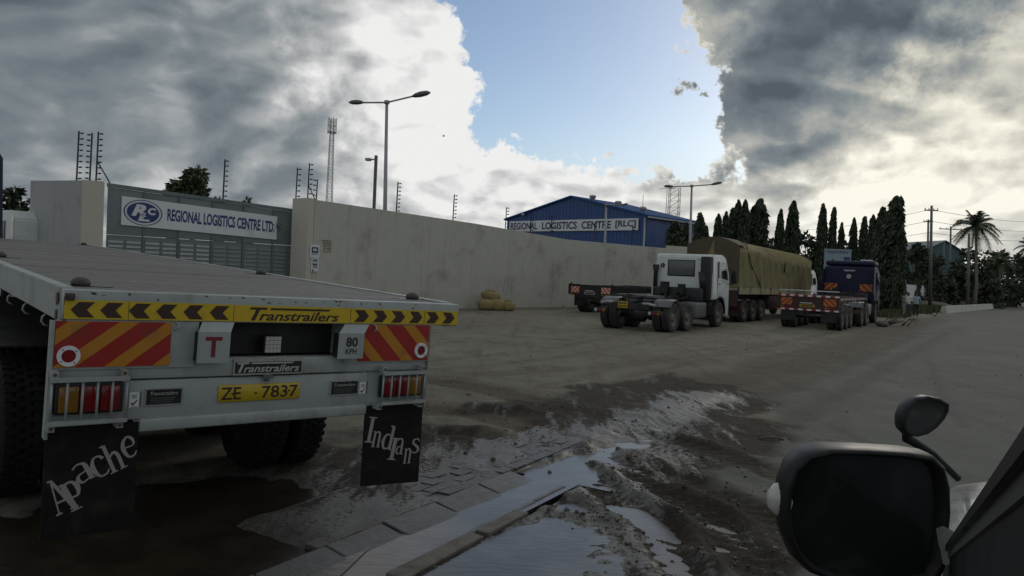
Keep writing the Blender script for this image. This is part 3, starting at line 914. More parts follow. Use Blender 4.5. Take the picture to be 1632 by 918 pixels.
stone(786, 735, 0.026, 'small dark stone on the wet paving nearer the drain')
stone(876, 746, 0.022, 'small stone sitting in the drain beside the joint')
g = G(1230, 700)
mb = MB().tube([(-0.16, 0, 0.01), (-0.05, 0.01, 0.03), (0.06, -0.01, 0.03), (0.16, 0.02, 0.012)], [0.010, 0.014, 0.013, 0.008], 7)
o = mb.build('stick', M_TRUNK); o.location = (g.x, g.y, zg(g.x, g.y)); tag(o, 'short broken stick lying on the road mud', 'stick')
# ---------------------------------------------------------------- near flatbed trailer
SH = (0, 0, 1.66)
tr = empty('flatbed_trailer')
tag(tr, 'near white flatbed trailer with yellow chevron strip and red hazard boards', 'trailer')
tr.rotation_mode = 'YXZ'
tr.rotation_euler = (0.03523, 0.02564, 0.72657)
_M = Matrix.Rotation(0.72657, 3, 'Z') @ Matrix.Rotation(0.03523, 3, 'X') @ Matrix.Rotation(0.02564, 3, 'Y')
tr.location = Vector((-2.2455, 3.7159, 1.6591)) - _M @ Vector(SH)
TB = lambda: MB(SH)
UX, UZ = (1, 0, 0), (0, 0, 1)
TL = 11.5

def deck_material():
    m = bpy.data.materials.new('chequer_plate_deck'); m.use_nodes = True
    k = NT(m.node_tree); b = k.n['Principled BSDF']
    tc = k.node('ShaderNodeTexCoord'); v = tc.outputs['Object']
    mp = k.node('ShaderNodeMapping', {'Vector': v, 'Scale': (0.35, 2.6, 1)})
    n = k.noise(mp.outputs[0], 2.0, 7, 0.65)
    n2 = k.noise(v, 14, 5, 0.65)
    c = k.mix(k.lin(n, 0.3, 0.7), (0.085, 0.080, 0.069), (0.145, 0.141, 0.125))
    c = k.mix(k.smooth(n2, 0.55, 0.75, 0, 0.5), c, (0.07, 0.06, 0.048))
    k.put(b.inputs['Base Color'], c)
    k.put(b.inputs['Roughness'], k.lin(n2, 0.3, 0.7, 0.5, 0.75))
    b.inputs['Metallic'].default_value = 0.15
    mx = k.node('ShaderNodeMapping', {'Vector': v, 'Rotation': (0, 0, R(45)), 'Scale': (1, 1, 1)})
    w1 = k.node('ShaderNodeTexWave', {'Vector': mx.outputs[0], 'Scale': 9.0})
    w2 = k.node('ShaderNodeTexWave', {'Vector': mx.outputs[0], 'Scale': 9.0}); w2.bands_direction = 'Y'
    h = k.math('MULTIPLY', w1.outputs[1], w2.outputs[1])
    bn = k.node('ShaderNodeBump', {'Strength': 0.5, 'Distance': 0.004, 'Height': h})
    bn2 = k.node('ShaderNodeBump', {'Strength': 0.6, 'Distance': 0.01, 'Height': n, 'Normal': bn.outputs[0]})
    k.put(b.inputs['Normal'], bn2.outputs[0])
    return m
M_DECK = deck_material()
y = 0.012
i = 0
while y < TL - 0.1:                                   # deck plates butted end to end
    y2 = min(y + 1.2, TL - 0.03)
    dz = (0.0, -0.003, -0.001)[i % 3]
    TB().box((0.06, y, -0.02), (2.44, y2 - 0.006, dz)).build('deck_plate', M_DECK, tr)
    y = y2; i += 1
# side rails and rear fascia
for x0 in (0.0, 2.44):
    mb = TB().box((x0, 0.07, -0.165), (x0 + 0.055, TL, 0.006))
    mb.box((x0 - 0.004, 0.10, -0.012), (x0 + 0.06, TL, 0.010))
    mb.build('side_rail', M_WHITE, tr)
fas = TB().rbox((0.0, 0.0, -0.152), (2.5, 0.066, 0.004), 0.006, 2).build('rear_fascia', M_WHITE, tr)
TB().box((0.0, TL, -0.165), (2.5, TL + 0.05, 0.006)).build('front_fascia', M_WHITE, tr)
# chips of bare rusty metal along the edge of the fascia
for i in range(26):
    x = random.uniform(0.1, 2.4)
    w = random.uniform(0.004, 0.03); h = random.uniform(0.004, 0.016)
    z = -0.0 - random.random() ** 2 * 0.03
    TB().prism([(0, 0), (w, -h * .4), (w * .7, -h), (w * .2, -h * .7)], (x, -0.0012, z), UX, UZ, 0.001).build('rust_chip', M_RUST, fas)
for z, h, w in ((-0.03, 0.06, 0.05), (-0.12, 0.05, 0.03)):
    mb = TB()
    mb.prism([(0, 0), (w, h * .2), (w * 1.2, -h * .6), (w * .5, -h), (0, -h * .5)], (-0.0045, 0.16, z), (0, -1, 0), UZ, 0.003)
    mb.build('rust_patch', M_RUST, fas)
    TB().prism([(0, 0), (w * .5, h * .1), (w * .4, -h * .7), (0, -h * .8)], (0.001, -0.0015, z), UX, UZ, 0.001).build('rust_patch', M_RUST, fas)
cc = TB().rbox((0.004, -0.022, -0.050), (0.046, 0.03, -0.014), 0.006, 2).build('corner_lug', mat('rusty_lug', (0.045, 0.032, 0.026), 0.8, dirt=(0.1, 0.06, 0.04), dirt_amt=0.5, dirt_scale=30, bump=0.6), tr)
# yellow strip with chevrons and the maker's name
strip = TB().box((0.004, -0.004, -0.145), (2.494, 0.001, -0.048)).build('reflective_strip', M_YELLOW, tr)
def chev(x, d, w, z0=-0.136, z1=-0.057):
    zm = (z0 + z1) / 2; k = w * 0.30; a = w * 0.62
    pts = [(0, zm), (k, z1), (k + a, z1), (a, zm), (k + a, z0), (k, z0)]
    pts = [(x + d * px, pz) for px, pz in pts]
    if d > 0: pts = pts[::-1]
    TB().prism(pts[::-1], (0, -0.0042, 0), UX, UZ, 0.0015).build('chevron', M_BROWNINK, strip)
for x in (0.032, 0.166, 0.302, 0.438, 0.580, 0.724): chev(x, 1, 0.118)
for x in (1.757, 1.897, 2.040, 2.184, 2.326, 2.466): chev(x, -1, 0.118)
def maker(parent, x, z, h, w, y, m, mbar):
    lettering(parent, 'T', (x, y, z), UX, UZ, h, w * 0.19, m, shear=0.28, bold=0.02, shift=SH)
    lettering(parent, 'ranstrailers', (x + w * 0.105, y - 0.0002, z), UX, UZ, h * 0.74, w * 0.895, m, shear=0.28, bold=0.02, shift=SH)
    TB().prism([(0, 0), (w * .66, 0), (w * .69, h * .15), (0.01, h * .15)], (x + w * 0.21, y - 0.0008, z + h * 0.83), UX, UZ, 0.001).build('bar_logo', mbar, parent)
maker(strip, 0.952, -0.137, 0.078, 0.585, -0.0052, M_BROWNINK, M_BROWNINK)
for x in (0.30, 0.86, 1.40, 1.62, 2.2): TB().box((x, -0.0046, -0.144), (x + 0.003, -0.0035, -0.049)).build('strip_joint', M_BROWNINK, strip)
# rear frame: side plates, upper beam, lower beam
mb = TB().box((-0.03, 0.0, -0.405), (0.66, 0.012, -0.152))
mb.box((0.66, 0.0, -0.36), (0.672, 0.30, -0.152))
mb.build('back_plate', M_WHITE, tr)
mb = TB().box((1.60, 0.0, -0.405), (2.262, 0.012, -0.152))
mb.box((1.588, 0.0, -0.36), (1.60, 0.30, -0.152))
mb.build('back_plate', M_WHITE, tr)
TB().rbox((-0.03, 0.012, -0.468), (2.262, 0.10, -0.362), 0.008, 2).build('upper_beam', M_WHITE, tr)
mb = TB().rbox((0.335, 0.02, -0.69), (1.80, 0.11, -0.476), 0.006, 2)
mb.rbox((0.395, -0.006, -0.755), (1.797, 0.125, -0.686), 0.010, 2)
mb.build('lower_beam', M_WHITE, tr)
TB().box((-0.03, 0.03, -0.72), (0.334, 0.042, -0.47)).build('lamp_plate', M_WHITE, tr)
TB().box((1.801, 0.03, -0.72), (2.262, 0.042, -0.47)).build('lamp_plate', M_WHITE, tr)
TB().box((-0.046, -0.012, -0.755), (-0.032, 0.05, -0.157)).build('end_angle', M_WHITE, tr)
TB().box((2.263, -0.004, -0.72), (2.272, 0.05, -0.157)).build('end_angle', M_WHITE, tr)
mb = TB().box((0.68, 0.16, -0.36), (1.58, 0.18, -0.155))
mb.build('recess_plate', M_BLACKM, tr)
# hazard boards with their round reflectors
hl = hazard_panel(tr, -0.028, -0.392, 0.552, 0.236, -0.007, 1.25, 0.235, 0.42, -0.24, SH)
hr = hazard_panel(tr, 1.700, -0.396, 0.552, 0.243, -0.007, -1.0, 0.235, 0.42, 0.10, SH)
for x, z, par in ((0.036, -0.333, hl), (2.190, -0.327, hr)):
    rf = TB().disc((x, -0.0085, z), UX, UZ, 0.053, 0.053, 0.010, 28, 0.62).build('round_reflector', M_SIGN, tr)
    TB().disc((x, -0.0085, z), UX, UZ, 0.0325, 0.0325, 0.006, 24).build('lens', M_REDL, rf)
    mb = TB()
    for q in range(4):
        a = R(40 + 90 * q)
        mb.disc((x + 0.042 * math.cos(a), -0.0188, z + 0.042 * math.sin(a)), UX, UZ, 0.004, 0.004, 0.002, 8)
    mb.build('screw', M_STEEL, rf)
# folded sign plates hanging in front of the recess
def sign_plate(x0, x1, z0, z1, xt0, xt1, zt):
    th = 0.004
    mb = TB()
    mb.box((x0, -0.060, z0), (x1, -0.056, z1))
    mb.hexa([(x0, -0.060, z1), (x1, -0.060, z1), (x1, -0.056, z1 - 0.002), (x0, -0.056, z1 - 0.002), (xt0, -0.006, zt), (xt1, -0.006, zt), (xt1, -0.001, zt - 0.002), (xt0, -0.001, zt - 0.002)])
    p = mb.build('sign_plate', M_WHITE, tr)
    TB().box((x0 + 0.002, -0.055, z0 + 0.01), (x0 + 0.02, 0.015, z1 - 0.004)).build('bracket', M_BLACKM, p)
    return p
tp = sign_plate(0.651, 0.832, -0.376, -0.201, 0.686, 0.868, -0.150)
TB().box((0.739 - 0.012, -0.0615, -0.343), (0.739 + 0.012, -0.0602, -0.244)).build('lettering', M_REDINK, tp)
TB().box((0.692, -0.0616, -0.249), (0.786, -0.0603, -0.228)).build('lettering', M_REDINK, tp)
kp = sign_plate(1.520, 1.702, -0.368, -0.204, 1.585, 1.765, -0.152)
lettering(kp, '80', (1.573, -0.0615, -0.291), UX, UZ, 0.062, 0.084, M_INK, bold=0.03, shift=SH)
lettering(kp, 'KPH', (1.573, -0.0615, -0.337), UX, UZ, 0.034, 0.080, M_INK, bold=0.02, shift=SH)
# work lamp in the recess
wl = TB().rbox((1.085, 0.06, -0.345), (1.195, 0.12, -0.235), 0.012, 2).build('work_lamp', M_BLACKM, tr)
for i in range(4):
    for j in range(4):
        TB().box((1.092 + i * 0.0248, 0.052, -0.338 + j * 0.0248), (1.092 + i * 0.0248 + 0.0225, 0.060, -0.338 + j * 0.0248 + 0.0225)).build('lamp_cell', M_LENS, wl)
# maker's badge, number plate, small plates and stickers
bd = TB().box((0.884, -0.004, -0.462), (1.316, 0.013, -0.366)).build('badge', M_SILVER, tr)
TB().box((0.893, -0.0055, -0.452), (1.307, -0.0040, -0.384)).build('badge_field', M_BLACKP, bd)
maker(bd, 0.902, -0.446, 0.060, 0.392, -0.0067, M_GREYP, M_GREYP)
mb = TB().disc((1.095, 0.0, -0.474), UX, UZ, 0.034, 0.012, 0.02, 16)
mb.box((1.085, -0.012, -0.505), (1.105, 0.01, -0.474))
mb.build('plate_lamp', M_STEEL, tr)
pl = TB().rbox((0.812, 0.008, -0.622), (1.318, 0.021, -0.520), 0.004, 1).build('number_plate', M_PLATEY, tr)
lettering(pl, 'ZE', (0.826, 0.0068, -0.607), UX, UZ, 0.074, 0.118, M_BROWNINK, bold=0.012, shift=SH)
lettering(pl, '7837', (1.070, 0.0068, -0.607), UX, UZ, 0.074, 0.232, M_BROWNINK, bold=0.012, shift=SH)
mb = TB()
for x, z in ((0.893, -0.572), (1.034, -0.574), (1.243, -0.568)):
    mb.disc((x, 0.0066, z), UX, UZ, 0.006, 0.006, 0.003, 10)
mb.build('plate_screw', M_BROWNINK, pl)
for x0, x1 in ((0.418, 0.614), (1.527, 1.732)):
    bp = TB().box((x0, 0.012, -0.618), (x1, 0.021, -0.522)).build('maker_plate', M_SILVER, tr)
    TB().box((x0 + 0.007, 0.0108, -0.611), (x1 - 0.007, 0.0122, -0.529)).build('plate_field', M_BLACKP, bp)
    lettering(bp, 'Transtrailers', (x0 + 0.025, 0.0100, -0.560), UX, UZ, 0.020, x1 - x0 - 0.05, M_GREYP, shear=0.28, shift=SH)
    mb = TB()
    for i in range(3): mb.box((x0 + 0.03, 0.0100, -0.578 - i * 0.011), (x1 - 0.035 - 0.01 * i, 0.0107, -0.575 - i * 0.011))
    mb.build('small_print', M_STEEL, bp)
for x0 in (0.343, 1.744):
    st_ = TB().box((x0, 0.0175, -0.622), (x0 + 0.046, 0.0202, -0.540)).build('sticker', M_SIGN, tr)
    TB().prism([(0, 0.012), (0.006, 0.018), (0.012, 0.010), (0.030, 0.032), (0.034, 0.028), (0.013, 0.0)], (x0 + 0.006, 0.0172, -0.612), UX, UZ, 0.001).build('tick_mark', M_INK, st_)
    mb = TB()
    for i in range(3): mb.box((x0 + 0.010, 0.0165, -0.556 - i * 0.008), (x0 + 0.036, 0.0174, -0.553 - i * 0.008))
    mb.box((x0 + 0.008, 0.0165, -0.6195), (x0 + 0.04, 0.0174, -0.617))
    mb.build('small_print', M_INK, st_)
    TB().box((x0 + 0.054, 0.0180, -0.620), (x0 + 0.058, 0.0202, -0.536)).build('line_mark', M_INK, st_)
# tail lamps behind their guards
def lamp(x0, x1, z0, z1, amber_left):
    hs = TB().rbox((x0 - 0.012, -0.018, z0 - 0.012), (x1 + 0.02, 0.03, z1 + 0.012), 0.008, 2).build('tail_lamp', M_BLACKM, tr)
    w = (x1 - x0) / 3
    order = (M_AMBL, M_REDL, M_REDL) if amber_left else (M_REDL, M_REDL, M_AMBL)
    for i, m in enumerate(order):
        TB().rbox((x0 + i * w + 0.003, -0.030, z0), (x0 + (i + 1) * w - 0.003, -0.016, z1), 0.006, 2).build('lens', m, hs)
lamp(0.0, 0.285, -0.622, -0.488, True)
lamp(1.905, 2.205, -0.632, -0.508, False)
def guard(x0, x1, z0, z1, tabs):
    g_ = TB().box((x0, -0.082, z1 - 0.020), (x1, -0.052, z1)).build('lamp_guard', M_WHITE, tr)
    TB().box((x0, -0.082, z0), (x1, -0.052, z0 + 0.020)).build('guard_rail', M_WHITE, g_)
    for i in range(6):
        x = x0 + 0.008 + (x1 - x0 - 0.016) * i / 5
        TB().tube([(x, -0.067, z0 + 0.018), (x, -0.067, z1 - 0.018)], 0.0065, 8).build('guard_bar', M_WHITE, g_)
    for x, z, d in tabs:
        TB().box((x - 0.016, -0.060, z - 0.016), (x + 0.016, 0.03, z + 0.016)).build('tab', M_WHITE, g_)
        TB().disc((x, -0.0605, z), UX, UZ, 0.009, 0.009, 0.006, 6).build('bolt', M_RUST, g_)
guard(-0.046, 0.313, -0.674, -0.436, ((-0.026, -0.420, 0), (0.292, -0.420, 0), (-0.028, -0.692, 0), (0.284, -0.694, 0)))
guard(1.862, 2.212, -0.683, -0.462, ((1.882, -0.445, 0), (2.195, -0.445, 0), (1.862, -0.700, 0), (2.190, -0.700, 0)))
# mud flaps with hand-painted names
GLY = {  # strokes in a box about one unit high: points, widths
    'A': [([(0.02, 0.0), (0.34, 1.0)], (.05, .07)), ([(0.34, 1.0), (0.62, 0.0)], (.12, .17)), ([(0.13, 0.33), (0.52, 0.33)], (.06, .06)), ([(-.10, .01), (.14, .01)], (.05, .05)), ([(.46, .01), (.78, .01)], (.05, .05)), ([(.2, 1.0), (.4, .99)], (.05, .05))],
    'p': [([(.16, 1.0), (.16, 0.0)], (.16, .15)), ([(.16, .95), (.40, .97), (.50, .74), (.40, .46), (.16, .46)], (.07, .09, .16, .08, .05)), ([(.0, .0), (.34, .0)], (.05, .05)), ([(0, .98), (.16, 1.0)], (.05, .07))],
    'a': [([(.06, .86), (.22, .99), (.42, .92), (.46, .6), (.46, .0)], (.07, .08, .12, .16, .15)), ([(.46, .52), (.16, .46), (.07, .24), (.18, .03), (.46, .14)], (.05, .09, .14, .09, .05)), ([(.46, .02), (.62, .02)], (.05, .05))],
    'c': [([(.50, .78), (.40, .97), (.2, .92), (.10, .5), (.2, .06), (.42, .03), (.54, .2)], (.12, .08, .09, .17, .09, .08, .04))],
    'h': [([(.14, 1.0), (.14, .0)], (.13, .13)), ([(.14, .5), (.34, .64), (.46, .5), (.46, 0)], (.05, .09, .13, .13)), ([(0, .0), (.27, .0)], (.04, .04)), ([(.36, .0), (.62, .0)], (.04, .04)), ([(0, .99), (.14, 1.0)], (.04, .06))],
    'e': [([(.1, .50), (.46, .54), (.46, .82), (.3, .98), (.13, .8), (.08, .45), (.2, .06), (.40, .04), (.52, .22)], (.06, .06, .12, .08, .12, .16, .10, .08, .04))],
    'I': [([(.2, 1), (.2, 0)], (.17, .17)), ([(.0, 1), (.4, 1)], (.05, .05)), ([(.0, 0), (.4, 0)], (.05, .05))],
    'n': [([(.14, .98), (.14, 0)], (.15, .15)), ([(.14, .8), (.34, .98), (.5, .8), (.5, 0)], (.05, .09, .15, .15)), ([(0, 0), (.28, 0)], (.05, .05)), ([(.38, 0), (.66, 0)], (.05, .05)), ([(0, .98), (.14, .98)], (.05, .05))],
    'd': [([(.46, 1), (.46, 0)], (.14, .14)), ([(.46, .58), (.2, .62), (.08, .32), (.2, .02), (.46, .1)], (.05, .08, .15, .08, .05)), ([(.3, 1), (.46, 1)], (.05, .06)), ([(.46, 0), (.62, 0)], (.05, .05))],
    's': [([(.46, .8), (.36, .97), (.14, .9), (.12, .68), (.4, .42), (.46, .18), (.28, .02), (.06, .14)], (.06, .08, .10, .13, .16, .12, .08, .06))],
}
GLY['i'] = GLY['I']
def glyph(mb, ch, c, w, h, ang, y, shear=0.0):
    xs_ = [p[0] for st_ in GLY[ch] for p in st_[0]]
    x0, x1 = min(xs_), max(xs_)
    ca, sa = math.cos(R(ang)), math.sin(R(ang))
    def T(p):
        px = ((p[0] - x0) / (x1 - x0) - 0.5) * w + shear * (p[1] - .5) * h
        pz = (p[1] - 0.5) * h
        return (c[0] + px * ca - pz * sa, c[1] + px * sa + pz * ca)
    for n_, (pts, wd) in enumerate(GLY[ch]):
        fine = []
        for i in range(len(pts) - 1):
            for u in range(4 if len(pts) > 2 else 1):
                q = u / (4 if len(pts) > 2 else 1)
                p0, p1, p2, p3 = pts[max(i - 1, 0)], pts[i], pts[i + 1], pts[min(i + 2, len(pts) - 1)]
                f = lambda k: 0.5 * ((2 * p1[k]) + (-p0[k] + p2[k]) * q + (2 * p0[k] - 5 * p1[k] + 4 * p2[k] - p3[k]) * q * q + (-p0[k] + 3 * p1[k] - 3 * p2[k] + p3[k]) * q ** 3)
                fine.append(((f(0), f(1)), wd[i] + (wd[i + 1] - wd[i]) * q))
        fine.append((pts[-1], wd[-1]))
        L, Rr = [], []
        for i, (p, wv) in enumerate(fine):
            a, b = fine[max(i - 1, 0)][0], fine[min(i + 1, len(fine) - 1)][0]
            dx, dy = b[0] - a[0], b[1] - a[1]
            n2 = math.hypot(dx, dy) or 1
            ox, oy = -dy / n2 * wv / 2, dx / n2 * wv / 2
            L.append(T((p[0] + ox, p[1] + oy))); Rr.append(T((p[0] - ox, p[1] - oy)))
        m = len(L)
        vs = [(p[0], y - 0.0002 * n_, p[1]) for p in L + Rr]
        mb.add(vs, [(i, m + i, m + i + 1, i + 1) for i in range(m - 1)])
def flap(corners, name_glyphs, y):
    tl, tr_, br, bl = corners
    fl = TB().hexa([(bl[0], y - 0.010, bl[1]), (br[0], y - 0.010, br[1]), (br[0], y, br[1]), (bl[0], y, bl[1]), (tl[0], y - 0.010, tl[1]), (tr_[0], y - 0.010, tr_[1]), (tr_[0], y, tr_[1]), (tl[0], y, tl[1])]).build('mud_flap', M_FLAP, tr)
    for g_ in name_glyphs:
        mb = TB(); glyph(mb, *g_[:5], y - 0.0115, *g_[5:]); mb.build('painted_letter', M_LETTER, fl)
flap([(-0.040, -0.70), (0.394, -0.70), (0.402, -1.285), (-0.030, -1.275)],
     [('A', (0.040, -1.055), 0.105, 0.185, 22, -.1), ('p', (0.100, -1.062), 0.080, 0.155, 22, -.1), ('a', (0.147, -0.943), 0.085, 0.105, 27), ('c', (0.219, -0.921), 0.066, 0.115, 25), ('h', (0.281, -0.878), 0.088, 0.160, 24), ('e', (0.354, -0.831), 0.060, 0.118, 16)], 0.014)
flap([(1.793, -0.70), (2.258, -0.70), (2.274, -1.272), (1.806, -1.243)],
     [('I', (1.848, -0.862), 0.062, 0.165, -8), ('n', (1.900, -0.931), 0.072, 0.105, -8), ('d', (2.000, -0.930), 0.090, 0.160, -10), ('i', (2.041, -1.012), 0.070, 0.145, -10), ('a', (2.096, -1.000), 0.058, 0.110, -6), ('n', (2.163, -1.073), 0.066, 0.103, -4), ('s', (2.221, -1.008), 0.058, 0.105, -6)], 0.014)
M_LOCK = mat('grimy_steel', (0.05, 0.045, 0.04), 0.7, dirt=(0.09, 0.06, 0.045), dirt_amt=0.4, dirt_scale=20, bump=0.5)
# twist locks on the deck and rope hooks under it
for x, y in ((0.14, 0.34), (2.36, 0.40), (2.36, 3.20), (0.16, 3.55), (2.36, 11.2), (0.14, 11.2)):
    tl_ = TB().box((x - 0.14, y - 0.045, 0.0005), (x + 0.15, y + 0.045, 0.004)).build('twist_lock', M_BLACKP, tr)
    TB().lathe([(0.001, 0.050), (0.022, 0.048), (0.042, 0.036), (0.052, 0.018), (0.046, 0.006), (0.040, 0.004), (0.001, 0.003)], 16, Matrix.Translation((x, y, 0)) @ Matrix.Rotation(R(-90), 4, 'Y'), closed=False).build('locking_cone', M_LOCK, tl_)
for y in [0.5 + 0.62 * i for i in range(16)]:
    for x in (-0.003, 2.503):
        sg = -1 if x < 1 else 1
        TB().tube([(x - sg * 0.03, y, -0.16), (x, y, -0.19), (x + sg * 0.004, y, -0.215), (x - sg * 0.01, y, -0.235), (x - sg * 0.03, y, -0.24)], 0.006, 6).build('rope_hook', M_WHITE, tr)
for x in (0.545, 1.80):
    TB().tube([(x, 0.0, -0.150), (x + 0.012, -0.022, -0.165), (x + 0.010, -0.026, -0.185), (x - 0.008, -0.012, -0.198)], 0.005, 6).build('rope_hook', M_WHITE, tr)
# underside
for x in (0.72, 1.68):
    mb = TB().box((x - 0.07, 0.12, -0.05), (x + 0.07, TL - 0.1, -0.026)).box((x - 0.008, 0.12, -0.47), (x + 0.008, TL - 0.1, -0.05)).box((x - 0.07, 0.12, -0.495), (x + 0.07, TL - 0.1, -0.47))
    mb.build('chassis_beam', M_BLACKM, tr)
for i in range(19):
    y = 0.35 + i * 0.6
    TB().box((0.06, y - 0.03, -0.15), (2.44, y + 0.03, -0.052)).build('cross_member', M_BLACKM, tr)
for i in range(3):
    y = 2.30 + 1.32 * i
    TB().tube([(0.1, y, -1.205), (2.4, y, -1.205)], 0.07, 12).build('axle', M_BLACKM, tr)
    for x, sd_ in ((0.15, -1), (0.50, 1), (2.00, -1), (2.35, 1)):
        wheel(tr, (x, y, -1.205 + 1.66), 0.52, 0.285, sd_, M_RUBBER, M_RIM if x in (0.15, 2.35) else M_BLACKM, lugs=(i == 0))
    for x in (0.72, 1.68):
        TB().box((x - 0.04, y - 0.5, -1.06), (x + 0.04, y + 0.5, -1.02)).box((x - 0.05, y - 0.05, -1.02), (x + 0.05, y + 0.05, -0.49)).build('leaf_spring', M_BLACKM, tr)
for x0, x1 in ((-0.02, 0.68), (1.82, 2.52)):
    mb = TB().box((x0, 2.05, -0.582), (x1, 6.2, -0.570))
    mb.build('mudguard', M_BLACKM, tr)  # black sheets added over the wheels to shade the tyre tops
for x in (0.30, 2.2):
    TB().box((x - 0.05, 9.0, -1.4), (x + 0.05, 9.1, -0.15)).box((x - 0.15, 8.92, -1.43), (x + 0.15, 9.18, -1.40)).build('landing_leg', M_BLACKM, tr)
# ---------------------------------------------------------------- boundary wall, gate, fence posts
def extrude_wall(name, pts, m, label, thick=0.3, cat='wall'):
    """pts: (x, y, top) along the face; thickness goes to the far side"""
    o = thing(name, label, cat, (pts[0][0], pts[0][1], 0))
    o['kind'] = 'structure'
    base = Vector((pts[0][0], pts[0][1], 0))
    for i in range(len(pts) - 1):
        a, b = Vector((*pts[i][:2], 0)), Vector((*pts[i + 1][:2], 0))
        d = (b - a).normalized(); n = Vector((-d.y, d.x, 0))
        L = (b - a).length
        nb = max(1, int(round(L / 3.0)))
        for q in range(nb):                      # cast bays with a fine joint between them
            u0, u1 = q / nb, (q + 1) / nb
            p0, p1 = a.lerp(b, u0) + d * 0.003 - base, a.lerp(b, u1) - d * 0.003 - base
            h0 = pts[i][2] + (pts[i + 1][2] - pts[i][2]) * u0; h1 = pts[i][2] + (pts[i + 1][2] - pts[i][2]) * u1
            off = n * random.uniform(0, 0.008)
            mb = MB()
            z = Vector((0, 0, 1))
            mb.hexa([p0 + off - z * 0.3, p1 + off - z * 0.3, p1 + n * thick - z * 0.3, p0 + n * thick - z * 0.3, p0 + off + z * h0, p1 + off + z * h1, p1 + n * thick + z * h1, p0 + n * thick + z * h0])
            mb.build('wall_bay', m, o)
    return o
W_PTS = [(-7.61, 28.13, 4.26), (-1.9, 36.0, 4.13), (3.1, 42.4, 3.86), (10.5, 50.5, 3.96)]
wall = extrude_wall('boundary_wall', W_PTS, M_WALL, 'long pale concrete wall stained by rain, running behind the parked lorries')
wd = (Vector((-1.9, 36.0, 0)) - Vector((-7.61, 28.13, 0))).normalized()
wn = Vector((-wd.y, wd.x, 0))
# end pier of the wall beside the gate
p0 = Vector((-7.61, 28.13, 0)) - wd * 0.02
mb = MB()
q0, q1 = p0 - wn * 0.0, p0 + wn * 0.95
mb.hexa([q0 - wd * 0.28, q0, q1, q1 - wd * 0.28, q0 - wd * 0.28 + Vector((0, 0, 4.30)), q0 + Vector((0, 0, 4.30)), q1 + Vector((0, 0, 4.30)), q1 - wd * 0.28 + Vector((0, 0, 4.30))])
mb.v = [tuple(Vector(v) - p0) for v in mb.v]
o = mb.build('gate_pier', M_CREAM); o.location = p0
tag(o, 'pale pier at the right-hand end of the sliding gate', 'pier')
extrude_wall('far_wall', [(10.7, 51.5, 4.2), (17.5, 54.5, 4.2)], M_CREAM, 'short pale wall section behind the white lorry cab and the long wall')

# gate block on the left
A, B, Cc = Vector((-14.1, 24.1, 0)), Vector((-13.55, 24.35, 0)), Vector((-16.4, 25.05, 0))
blk = thing('gate_block', 'square gatepost block with a shade-toned side, left of the gate', 'gatehouse', A)
Z = Vector((0, 0, 1))
def slabwall(par, a, b, t, h, m, name, base):
    d = (b - a).normalized(); n = Vector((-d.y, d.x, 0)) * t
    mb = MB(); a, b = a - base, b - base
    mb.hexa([a, b, b + n, a + n, a + Z * h, b + Z * h, b + n + Z * h, a + n + Z * h])
    return mb.build(name, m, par)
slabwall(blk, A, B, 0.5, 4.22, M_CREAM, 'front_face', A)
slabwall(blk, Cc, A - (A - Cc).normalized() * 0.004, 0.4, 4.20, M_SHADEWALL, 'side_face', A)  # side greyer than the lit front: its shade is put into the colour
# gate: steel sheet leaves with folded panels and louvred vents
ga, gb = Vector((-13.5, 24.5, 0)), Vector((-8.35, 29.0, 0))
gd = (gb - ga).normalized(); GL = (gb - ga).length
gate = thing('sliding_gate', 'tall grey-green sheet steel gate with louvred vents', 'gate', ga)
gate.rotation_euler = (0, 0, math.atan2(gd.y, gd.x))
def gtop(x): return 4.19 + (3.90 - 4.19) * x / GL
mb = MB()
mb.hexa([(0, -0.05, gtop(0) - 0.12), (GL, -0.05, gtop(GL) - 0.12), (GL, 0.07, gtop(GL) - 0.12), (0, 0.07, gtop(0) - 0.12), (0, -0.05, gtop(0)), (GL, -0.05, gtop(GL)), (GL, 0.07, gtop(GL)), (0, 0.07, gtop(0))])
mb.build('gate_frame', M_GATE, gate)
MB().box((0, -0.04, 0.05), (GL, 0.06, 0.17)).build('bottom_rail', M_GATE, gate)
npan = 6
pw = GL / npan
